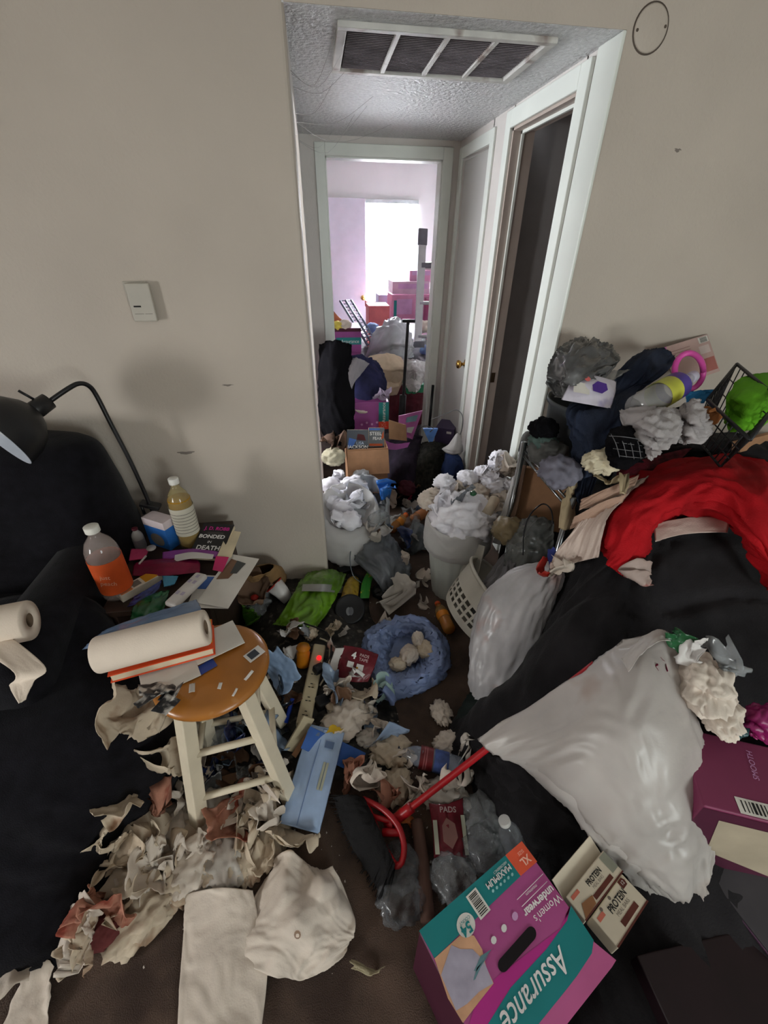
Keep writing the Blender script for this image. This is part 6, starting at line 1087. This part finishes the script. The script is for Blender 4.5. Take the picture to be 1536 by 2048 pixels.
for k in range(4):
    mk('check_line', tube([AY(1222+16*k, 868+2*k, 1.15), AY(1232+15*k, 888, 1.068), AY(1240+14*k, 918, 1.09)], .0012, 4, 10), mat('grey_line', '#77777a'), bm_)
    mk('check_line', tube([AY(1218, 872+12*k, 1.14), AY(1250, 874+13*k, 1.072), AY(1286, 880+12*k, 1.10)], .0012, 4, 10), mat('grey_line', '#77777a'), bm_)
ball(1205, 930, .045, 680, mat('cream_tissue', '#d6cbb0', rough=.95, bump=.3), 'cream white ruffled tissue above the layered pale cloths', None, amp=.55, sub=5, fr=1.5, sq=(1.3, .7, .8), at=A(1208, 938, .93))
tis(1212, 965, .12, .04, 681, mat('beige_cloth', '#b3a283'), 'beige strip curving under the cream ruffled tissue', None, 'beige_strip', 'cloth', 4, at=A(1212, 968, .88))
o = mk('pink_ring', tube([AY(1378+30*math.cos(t)*.95, 742+36*math.sin(t), 1.38+.02*math.sin(t)) for t in [i*.2618 for i in range(25)]], .010, 10), mat('hot_pink_plastic', '#d0509f', rough=.35)); tag(o, 'pink plastic ring standing behind the clear bottle cap', 'ring')
cdq = [AY(1352, 772, 1.60), AY(1440, 742, 1.66), AY(1403, 656, 1.745), AY(1335, 692, 1.70)]
cd = thing('barcode_card', 'pinkish carton panel with barcode leaning on the wall', 'box panel', cdq[0])
Mcd = BASIS(cdq[0], cdq[1]-cdq[0], cdq[3]-cdq[0]); wl = (cdq[1]-cdq[0]).length; hl = (cdq[3]-cdq[0]).length*.98
mk('panel_sheet', cube(Mcd @ Matrix.Translation((wl/2, hl/2, -.002)), wl, hl, .004), mat('pinkish_card', '#b79a93', rough=.6, var=.08), cd, smooth=False, sup=True)
barcode(cd, Mcd, wl*.76, wl*.98, hl*.82, hl*.97, 4, True); panel(cd, Mcd, wl*.62, wl*.98, hl*.08, hl*.42, mat('dusty_red_print', '#a3645c'), 'colour_block')
for k in range(4): panel(cd, Mcd, wl*.15, wl*.55, hl*(.62+.07*k), hl*(.635+.07*k), mat('brown_print', '#8f6f6a'), 'print_line')
panel(cd, Mcd, wl*.72, wl*.95, hl*.55, hl*.75, mat('pale_print3', '#c9b7b2'), 'print_patch'); 
mk('pink_edge', cube(Mcd @ Matrix.Translation((-.008, hl*.75, -.002)), .05, hl*.5, .005), mat('pink_carton', '#c06aa8'), cd, smooth=False)
soft('blue_cloth', 'bright blue cloth between the carton panel and the wire basket', 'cloth', CY([(1372, 808, 1.4), (1395, 815, 1.38), (1408, 802, 1.4)], [(1370, 785, 1.45), (1395, 782, 1.43), (1428, 780, 1.45)]), mat('bright_blue_cloth', '#2a7fb8', rough=.8, var=.2), .03, .008, n=18)
# black wire basket with green cushion
wk = thing('wire_basket', 'black wire basket tilted on the pile holding a green cushion', 'wire basket', AY(1480, 860, 1.25))
k0, k1, k2, k3 = AY(1474, 728, 1.45), AY(1560, 800, 1.12), AY(1500, 880, 1.0), AY(1415, 800, 1.32); dn = Vector((.03, .05, -.16))
WB = mat('black_wire', '#2a2a2c', rough=.4, metal=.4)
for p, q in ((k0, k1), (k1, k2), (k2, k3), (k3, k0)):
    mk('rim_bar', tube([p, q], .006, 8), WB, wk); mk('base_bar', tube([p.lerp((k0+k2)/2, .25)+dn, q.lerp((k0+k2)/2, .25)+dn], .004, 6), WB, wk)
    for j in range(9): mk('wire', tube([p.lerp(q, j/9), p.lerp(q, j/9).lerp((k0+k2)/2, .25)+dn], .0022, 5), WB, wk)
    for j in (1, 2): mk('ring_wire', tube([p.lerp((k0+k2)/2, .083*j)+dn*(j/3), q.lerp((k0+k2)/2, .083*j)+dn*(j/3)], .0022, 5), WB, wk)
soft('green_cushion', 'bright lime green cushion in the black wire basket', 'cushion', CY([(1460, 840, 1.22), (1500, 840, 1.16), (1560, 830, 1.16)], [(1455, 800, 1.26), (1505, 795, 1.18), (1570, 785, 1.2)], [(1475, 765, 1.36), (1510, 752, 1.34), (1570, 750, 1.34)]), mat('lime_cloth', '#5fa318', rough=.9, var=.2, vs=7, bump=.4, bs=180), .08, .012, (4, 4), 51, 30)
tis(1412, 848, .07, .07, 690, mat('rust_paper', '#8a5428', rough=.8, var=.2), 'small rust brown wrapper below the wire basket corner', None, 'rust_wrapper', 'wrapper', 4, at=AY(1412, 850, 1.16))
slab('cardboard_piece', 'tan cardboard end lying right below the wire basket', 'cardboard', A(1480, 905, .90), A(1570, 880, .90), A(1570, 860, .94), .03, CARD)

# ================================================================== BIG BAG, CARTONS IN FRONT
BW2 = mat('white_bag_thin', '#d2cbc6', rough=.35, var=.1, vs=5, alpha=.80, spec=.45, stain=('#bda79a', 4.5, .58), transl=.2, bump=.2, bs=60)
bgN = PX([(955, 1478, .30), (1050, 1422, .40), (1180, 1340, .56), (1240, 1290, .64), (1325, 1266, .70), (1350, 1290, .66)],
  [(985, 1502, .30), (1090, 1470, .44), (1190, 1420, .57), (1262, 1370, .64), (1335, 1325, .66), (1362, 1345, .60)],
  [(1045, 1535, .27), (1120, 1545, .41), (1220, 1510, .53), (1300, 1470, .59), (1372, 1435, .58), (1392, 1450, .52)],
  [(1130, 1620, .21), (1185, 1640, .34), (1260, 1620, .43), (1335, 1590, .48), (1395, 1560, .47), (1412, 1575, .42)],
  [(1205, 1695, .17), (1250, 1715, .27), (1305, 1715, .34), (1365, 1695, .37), (1405, 1670, .36), (1418, 1690, .32)],
  [(1270, 1752, .13), (1305, 1775, .20), (1340, 1785, .23), (1375, 1780, .25), (1400, 1765, .25), (1412, 1760, .24)],
  [(1300, 1775, .12), (1325, 1790, .15), (1350, 1798, .16), (1375, 1803, .17), (1392, 1805, .18), (1402, 1790, .2)])
bg = mk('trash_bag', pillow(bgN, .06, 80, 64, .014, (8, 6), 61), BW2, sup=True)
tag(bg, 'large full white plastic bag with a pointed corner over the broom handle', 'trash bag')
mk('bag_hem', net(PX([(1245, 1320, .655), (1275, 1285, .69), (1315, 1262, .72), (1345, 1270, .72)], [(1258, 1345, .665), (1285, 1310, .70), (1320, 1285, .73), (1352, 1285, .70)]), 12, 24, .006, (2, 5)), BW2, bg, solid=.001)
# things showing through the thin bag
def inside(label, px, z, x, y, w_, h_, m, cat='carton'):
    M = BASIS(A(px[0], px[1], z), A(x[0], x[1], z+.01)-A(px[0], px[1], z), A(y[0], y[1], z)-A(px[0], px[1], z))
    o = mk('bagged_carton', cube(M, w_, h_, .03), m, smooth=False, bevel=.004); return tag(o, label, cat), M
o, M = inside('pale printed carton showing through the lower end of the big bag', (1318, 1660), .315, (1340, 1580), (1280, 1650), .13, .06, mat('pale_carton2', '#c9ab98', rough=.6, stain=('#8f6a60', 28, .6)))
o, M = inside('peach carton showing through the middle of big white bag', (1170, 1520), .435, (1230, 1570), (1180, 1480), .10, .05, mat('peach_carton', '#c8a184', rough=.6))
o, M = inside('pink carton showing through the upper end of the big white bag', (1290, 1420), .535, (1350, 1400), (1285, 1370), .08, .05, mat('pink_carton_in', '#c07a78', rough=.6))
o, M = inside('tan carton showing through the bag beside the peach carton', (1230, 1590), .40, (1290, 1570), (1225, 1540), .09, .05, mat('tan_carton_in', '#b89a7c', rough=.6))
# ruffled tissue and films at the open mouth
ball(1395, 1370, .06, 700, mat('cream_white_tissue', '#dacdc0', rough=.95, bump=.3), 'big ruffled white tissue at the open end of the big white bag', None, amp=.5, sub=5, fr=1.25, sq=(.8, 1.25, .7), at=A(1400, 1385, .60))
ball(1430, 1415, .05, 701, mat('cream_white_tissue', '#dacdc0'), 'lower ruffled white tissue above the magenta carton', None, amp=.5, sub=5, fr=1.35, sq=(1.3, .8, .6), at=A(1430, 1430, .56))
tis(1375, 1320, .07, .08, 702, WHF, 'pale film scrap above the ruffled tissue at bag mouth', None, 'film_scrap', 'plastic film', 5, at=A(1370, 1330, .66))
tis(1415, 1330, .12, .07, 703, GRF, 'smoky clear film lying on the black mound by the ruffled tissue', None, 'clear_film', 'plastic film', 5, at=A(1440, 1340, .66))
tis(1330, 1310, .06, .04, 704, MAG, 'magenta wrapper peeking from the mouth of the big white bag', None, 'wrapper', 'wrapper', 3, at=A(1318, 1325, .66))
tis(1350, 1300, .07, .04, 705, GREENP, 'dark green wrapper peeking from the mouth of the big white bag', None, 'wrapper', 'wrapper', 3, at=A(1345, 1300, .69))
# magenta carton with pale panel
MGC = mat('dull_magenta_carton', '#7d3454', rough=.5, var=.06, vs=5); MGD = mat('maroon_carton', '#4d1d33', rough=.5, var=.1)
zt = .50; Mq = BASIS(A(1408, 1612, zt), A(1560, 1650, zt)-A(1408, 1612, zt), A(1384, 1462, zt)-A(1408, 1612, zt)); Wm = .30; Hm = (A(1384, 1462, zt)-A(1408, 1612, zt)).length
mg = thing('carton', 'dull magenta carton with a white barcode label beyond the big white bag', 'box', Mq @ Vector((Wm/2, Hm/2, -.3)))
mk('carton_body', cube(Mq @ Matrix.Translation((Wm/2, Hm/2, -.14)), Wm, Hm, .28), MGC, mg, smooth=False, bevel=.004, sup=True)
poly(mg, BASIS(Mq @ Vector((0, -.0008, 0)), Mq.to_3x3().col[0], -Mq.to_3x3().col[2]) if False else Mq @ Matrix.Rotation(math.radians(90), 4, 'X') , [(.0, -.28), (.0, -.006), (Wm, -.006), (Wm, -.28)], MGD, 'front_print', .0012)
poly(mg, Mq @ Matrix.Rotation(math.radians(90), 4, 'X'), [(.045, -.04), (Wm, -.035), (Wm, -.25), (.075, -.19)], mat('pale_panel', '#a89b86', rough=.7, var=.08), 'pale_panel', .002)
barcode(mg, Mq, .075, .20, .004, .04, 8); text(mg, Mq @ TR((.15, .13, .002), 0, 0, math.radians(80)), 'SMOOTH', .018, mat('pale_pink_print', '#c99ac4'))
soft('teal_film', 'dark teal film between the ruffled tissue and the magenta carton', 'plastic film', PX([(1425, 1462, .53), (1460, 1475, .52), (1495, 1472, .52)], [(1430, 1440, .55), (1462, 1445, .56), (1490, 1425, .55)], [(1460, 1425, .56), (1478, 1420, .57), (1490, 1408, .56)]), mat('dark_teal_film', '#27464a', rough=.3, var=.35, vs=16), .02, .01, n=20)
soft('magenta_film', 'bright magenta crumpled film lying on the magenta carton', 'plastic film', PX([(1490, 1455, .53), (1520, 1480, .52), (1570, 1480, .53)], [(1485, 1430, .56), (1525, 1440, .58), (1570, 1435, .57)], [(1500, 1412, .57), (1530, 1410, .58), (1570, 1405, .57)]), mat('magenta_film', '#8c1d5c', rough=.35, var=.25, vs=14), .03, .014, n=24)
Mg2 = BASIS(A(1410, 1735, .24), A(1500, 1850, .22)-A(1410, 1735, .24), A(1440, 1650, .28)-A(1410, 1735, .24))
if Mg2.to_3x3().col[2].z < 0: Mg2 = BASIS(A(1410, 1735, .24), A(1500, 1850, .22)-A(1410, 1735, .24), A(1410, 1735, .24)-A(1440, 1650, .28))
sg = 1 if (Mg2 @ Vector((0, 1, 0))-A(1410, 1735, .24)).dot(A(1470, 1700, .24)-A(1410, 1735, .24)) > 0 else -1
dk = thing('carton', 'dark grey carton with a dim purple edge below the magenta carton', 'box', Mg2 @ Vector((.09, sg*.06, -.1)))
mk('carton_body', cube(Mg2 @ Matrix.Translation((.09, sg*.06, -.05)), .19, .13, .10), mat('dim_grey_card', '#332f33', rough=.6, var=.15), dk, smooth=False, bevel=.003, sup=True)
mk('purple_edge', cube(Mg2 @ Matrix.Translation((.09, -sg*.006, -.03)), .19, .004, .05), mat('dim_purple', '#4b3046', rough=.5), dk, smooth=False)
# printed underwear carton, upside down to the viewer
ZA = .30
oa, xa, ya = A(1045, 1686, ZA), A(838, 1864, ZA), A(1236, 1905, ZA)
Ma = BASIS(oa, xa-oa, ya-oa); UA = (xa-oa).length; VA = abs((Ma.inverted() @ ya).y); MaI = Ma.inverted()
def uv(px, py): p = MaI @ A(px, py, ZA); return (p.x, p.y)
def zq(*pts): return [uv(830+x*.27344, 1680+y*.27344) for x, y in pts]
MAUV = mat('mauve_carton', '#a54a82', rough=.45, var=.04, spec=.4)
ua = thing('diaper_carton', 'teal and magenta women\'s underwear carton standing upside down in front', 'box', Ma @ Vector((UA/2, VA/2, -ZA)))
mk('carton_body', cube(Ma @ Matrix.Translation((UA/2, VA/2, -ZA/2)), UA, VA, ZA-.002), MGD, ua, smooth=False, bevel=.003, sup=True)
panel(ua, Ma, .001, UA-.001, .001, VA-.001, MAUV, 'mauve_field', .0008)
TE2 = mat('teal_print', '#14787a', rough=.45, var=.04, spec=.4); MG2 = mat('magenta_print', '#ad2a80', rough=.45, var=.04); PK2 = mat('rose_print', '#b95a8c', rough=.5, var=.06)
ts_ = poly(ua, Ma, zq((30, 665), (660, 113), (772, 265), (142, 868)), TE2, 'teal_strip', .0014)
oc_ = poly(ua, Ma, zq((660, 113), (780, 10), (893, 160), (772, 265)), mat('orange_size_print', '#e0593a', rough=.45), 'orange_corner', .0016)
bot = uv(830+300*.27344, 1680+1500*.27344)
poly(ua, Ma, zq((1138, 470), (1125, 560), (1060, 650), (900, 770), (600, 1000), (450, 1170), (380, 1400), (520, 1400), (700, 1090), (960, 810), (1112, 600)), MG2, 'magenta_band', .0014)
tb_ = poly(ua, Ma, zq((1138, 480), (1305, 735), (1292, 830), (1180, 1000), (1090, 1115), (860, 1400), (500, 1400), (700, 1080), (960, 800), (1112, 590)), TE2, 'teal_banner', .0018)
poly(ua, Ma, zq((1300, 740), (1470, 880), (1440, 930), (1070, 1400), (860, 1400), (1090, 1112), (1180, 998), (1292, 828)), PK2, 'rose_band', .0014)
SKN = mat('skin_print', '#c99a78', rough=.5, var=.1, vs=30)
poly(ua, Ma, zq((142, 868), (330, 700), (430, 700), (490, 800), (520, 930), (575, 1050), (480, 1170), (350, 1340), (240, 1160)), SKN, 'picture_skin', .0018)
poly(ua, Ma, zq((265, 770), (330, 800), (420, 800), (500, 880), (570, 1050), (470, 1110), (380, 1200), (300, 1250), (190, 990)), mat('grey_top_print', '#a7a0b0', rough=.5, var=.12, vs=25), 'picture_top', .0022)
for pts in (((430, 960), (480, 850), (560, 800), (500, 880), (450, 960)), ((425, 1030), (450, 940), (545, 830), (480, 930), (440, 1020))): poly(ua, Ma, zq(*pts), mat('teal_grey_leaf', '#5c7f86'), 'leaf_mark', .0026)
cb_ = poly(ua, Ma, [uv(830+(372+68*math.cos(t))*.27344, 1680+(625+92*math.sin(t))*.27344) for t in [-i*.2618 for i in range(24)]][::-1], mat('badge_white', '#d9d6d0'), 'count_badge', .0026)
cap = []
for t in range(12): cap.append((845+40*math.cos(math.pi*(-1+.0)+t*.2856+.9), 690+55*math.sin(math.pi*(-1)+t*.2856+.9)))
for t in range(12): cap.append((645+40*math.cos(t*.2856+.9), 915+55*math.sin(t*.2856+.9)))
mk('painted_hand_hole', ([Ma @ Vector((u, v, .0026)) for u, v in zq(*cap)]+[Ma @ Vector((u, v, .0031)) for u, v in zq(*cap)], [list(range(24)), list(range(24, 48))]), mat('hole_shade', '#120a0e', rough=.95), ua, smooth=False)  # flat plate on the face; shade inside the hand hole painted as near-black
def ltext(s_, c, d, size, m, bold=0, shear=0, sx=1, par=None):
    """lettering centred at c, running along d (zoom pixels of the carton face)"""
    p = Vector(zq(c)[0]); q = Vector(zq((c[0]+d[0], c[1]+d[1]))[0]); an_ = math.atan2(q.y-p.y, q.x-p.x)
    text(par or ua, Ma @ TR((p.x, p.y, .0034), 0, 0, an_), s_, size, m, bold=bold, shear=shear, sx=sx)
PWH = mat('print_white', '#ded9d8')
ltext('Assurance', (885, 1085), (-370, 440), .052, PWH, .0004, .3, .84, tb_)
ltext('XL', (805, 150), (-70, 62), .022, mat('pale_orange_print2', '#f0b9a4'), .0006, par=oc_); ltext('SIZE', (770, 95), (-70, 62), .010, mat('pale_orange_print2', '#f0b9a4'), par=oc_)
ltext('MAXIMUM', (610, 268), (-150, 135), .0165, PWH, .0004, par=ts_); ltext('ABSORBENCY', (620, 205), (-150, 135), .007, PWH, par=ts_)
ltext("Women's", (968, 500), (-150, 140), .021, PWH); ltext('underwear', (905, 448), (-150, 140), .021, PWH, .0006)
ltext('54', (375, 650), (-70, 62), .026, mat('teal_print', '#14787a'), .0008, par=cb_); ltext('COUNT', (362, 590), (-70, 62), .008, mat('teal_print', '#14787a'), par=cb_)
ltext('maximum', (850, 370), (-120, 108), .009, PWH); 
for a, b in (((745, 440), (935, 250)), ((780, 490), (965, 305))):
    mk('print_rule', tube([Ma @ Vector((*zq(a)[0], .0026)), Ma @ Vector((*zq(b)[0], .0026))], .0006, 4), PWH, ua)
for k in range(6): poly(ua, Ma, [uv(830+(570+28*k+9*math.cos(t))*.27344, 1680+(375-24*k+14*math.sin(t))*.27344) for t in [i*.785 for i in range(8)]][::-1], mat('teal_pale_print', '#8fc0bf'), 'drop_mark', .0026)
for k, (x, y, r) in enumerate(((575, 735, 26), (650, 648, 26), (730, 560, 28))): poly(ua, Ma, [uv(830+(x+r*.8*math.cos(t))*.27344, 1680+(y+r*1.2*math.sin(t))*.27344) for t in [i*.628 for i in range(10)]][::-1], PWH if k < 2 else mat('pale_pink_print', '#c99ac4'), 'icon', .0026)
p = [Vector(q) for q in zq((480, 590), (550, 510), (440, 345), (370, 405))]
xb = (p[2]-p[1]); Mbq = Ma @ TR((p[0].x, p[0].y, .002), 0, 0, math.atan2(xb.y, xb.x)); hb_ = (p[1]-p[0]).length; sgn = 1 if (Matrix.Rotation(-math.atan2(xb.y, xb.x), 2) @ (p[1]-p[0])).y > 0 else -1
barcode(ua, Mbq, 0, xb.length, min(0, sgn*hb_), max(0, sgn*hb_), 5)
# meal bar cartons
CRM = mat('cream_bar_carton', '#c9bda9', rough=.5, var=.05); CHO = mat('chocolate_print', '#5a2a20', rough=.5, var=.2, vs=20)
def barbox(label, o_, x_, y_, z, sx, sy, sz, extra):
    M = BASIS(A(*o_, z), A(*x_, z)-A(*o_, z), A(*y_, z)-A(*o_, z)); sx = (A(*x_, z)-A(*o_, z)).length; sy = abs((M.inverted() @ A(*y_, z)).y)
    o = thing('bar_carton', label, 'box', M @ Vector((sx/2, sy/2, -sz)))
    mk('carton_body', cube(M @ Matrix.Translation((sx/2, sy/2, -sz/2)), sx, sy, sz), CRM, o, smooth=False, bevel=.0025, sup=True)
    text(o, M @ Matrix.Translation((sx*.56, sy*.68, .001)), 'PROTEIN', sy*.30, INK, bold=.0005, sx=.82); text(o, M @ Matrix.Translation((sx*.56, sy*.46, .001)), 'MEAL BARS', sy*.17, mat('grey_brown_print', '#6d625a'), sx=.9)
    panel(o, M, sx*.34, sx*.80, sy*.14, sy*.32, CHO, 'flavour_band'); panel(o, M, sx*.05, sx*.22, sy*.72, sy*.86, mat('salmon_print', '#c46a58'), 'tag_patch')
    panel(o, M, 0, sx, -.0, sy*.06, CHO, 'edge_band', .0008)
    return o, M, sx, sy
o, M, sx, sy = barbox('cream protein bar carton farther from the printed underwear carton, barcode corner', (1172, 1843), (1247, 1743), (1133, 1791), .29, .17, .10, .05, 0)
panel(o, M, sx*.84, sx*.99, sy*.25, sy*.95, mat('grey_green_print', '#8b8b7c'), 'barcode_patch', .001); poly(o, M, [(sx*.02, sy*.05), (sx*.30, sy*.08), (sx*.34, sy*.35), (sx*.12, sy*.45)], mat('toffee_print', '#8c5f3e'), 'picture', .0012)
mk('open_flap', cube(M @ TR((sx/2, sy+.018, -.012), .5, 0, 0), sx, .045, .002), CRM, o, smooth=False)
o, M, sx, sy = barbox('cream protein bar carton nearer, with a brown count badge', (1237, 1897), (1297, 1803), (1173, 1847), .28, .17, .10, .05, 0)
poly(o, M, [(sx*.80, sy*.72), (sx*.93, sy*.72), (sx*.95, sy*.85), (sx*.92, sy*.97), (sx*.80, sy*.97)], CHO, 'badge', .0012); text(o, M @ Matrix.Translation((sx*.87, sy*.84, .002)), '12', sy*.16, PWH)
for k in range(2): poly(o, M, circ(sx*(.22+.26*k), sy*.90, sy*.06), mat('grey_brown_print', '#6d625a'), 'icon', .001)
# maroon carton under and in front of the mound
zt = .20; Mx = BASIS(A(1290, 1905, zt), A(1560, 1840, zt)-A(1290, 1905, zt), A(1290, 1905, zt)-A(1240, 2080, zt))
if Mx.to_3x3().col[2].z < 0: Mx = BASIS(A(1290, 1905, zt), A(1560, 1840, zt)-A(1290, 1905, zt), A(1240, 2080, zt)-A(1290, 1905, zt))
sg = 1 if (Mx @ Vector((0, 1, 0))-A(1290, 1905, zt)).y < 0 else -1
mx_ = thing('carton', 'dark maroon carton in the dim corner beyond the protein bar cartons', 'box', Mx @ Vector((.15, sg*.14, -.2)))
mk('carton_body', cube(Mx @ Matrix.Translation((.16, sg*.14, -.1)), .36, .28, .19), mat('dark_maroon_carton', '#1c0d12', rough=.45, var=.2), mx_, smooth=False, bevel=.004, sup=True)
soft('black_coat', 'black coat spread from the mound down over the floor corner', 'coat', PX([(1010, 1690, .02), (1060, 1740, .06), (1110, 1770, .10), (1150, 1770, .16)], [(965, 1600, .03), (1040, 1650, .12), (1120, 1690, .18), (1200, 1720, .20)], [(950, 1540, .04), (1030, 1570, .16), (1110, 1620, .22), (1190, 1690, .2)], [(945, 1490, .05), (1000, 1510, .18), (1080, 1560, .22), (1150, 1640, .2)]), BLKM, .06, .016, (5, 5), 62, 40)
soft('dark_green_cloth', 'very dark green cloth below the full white trash bag', 'cloth', PX([(905, 1470, .0), (940, 1480, .02), (990, 1470, .1)], [(920, 1420, .04), (960, 1430, .1), (1015, 1420, .2)], [(945, 1380, .06), (985, 1385, .12), (1035, 1375, .2)]), mat('dark_green_cloth', '#18221f', rough=.9, var=.3, bump=.4, bs=150), .04, .012, n=24)
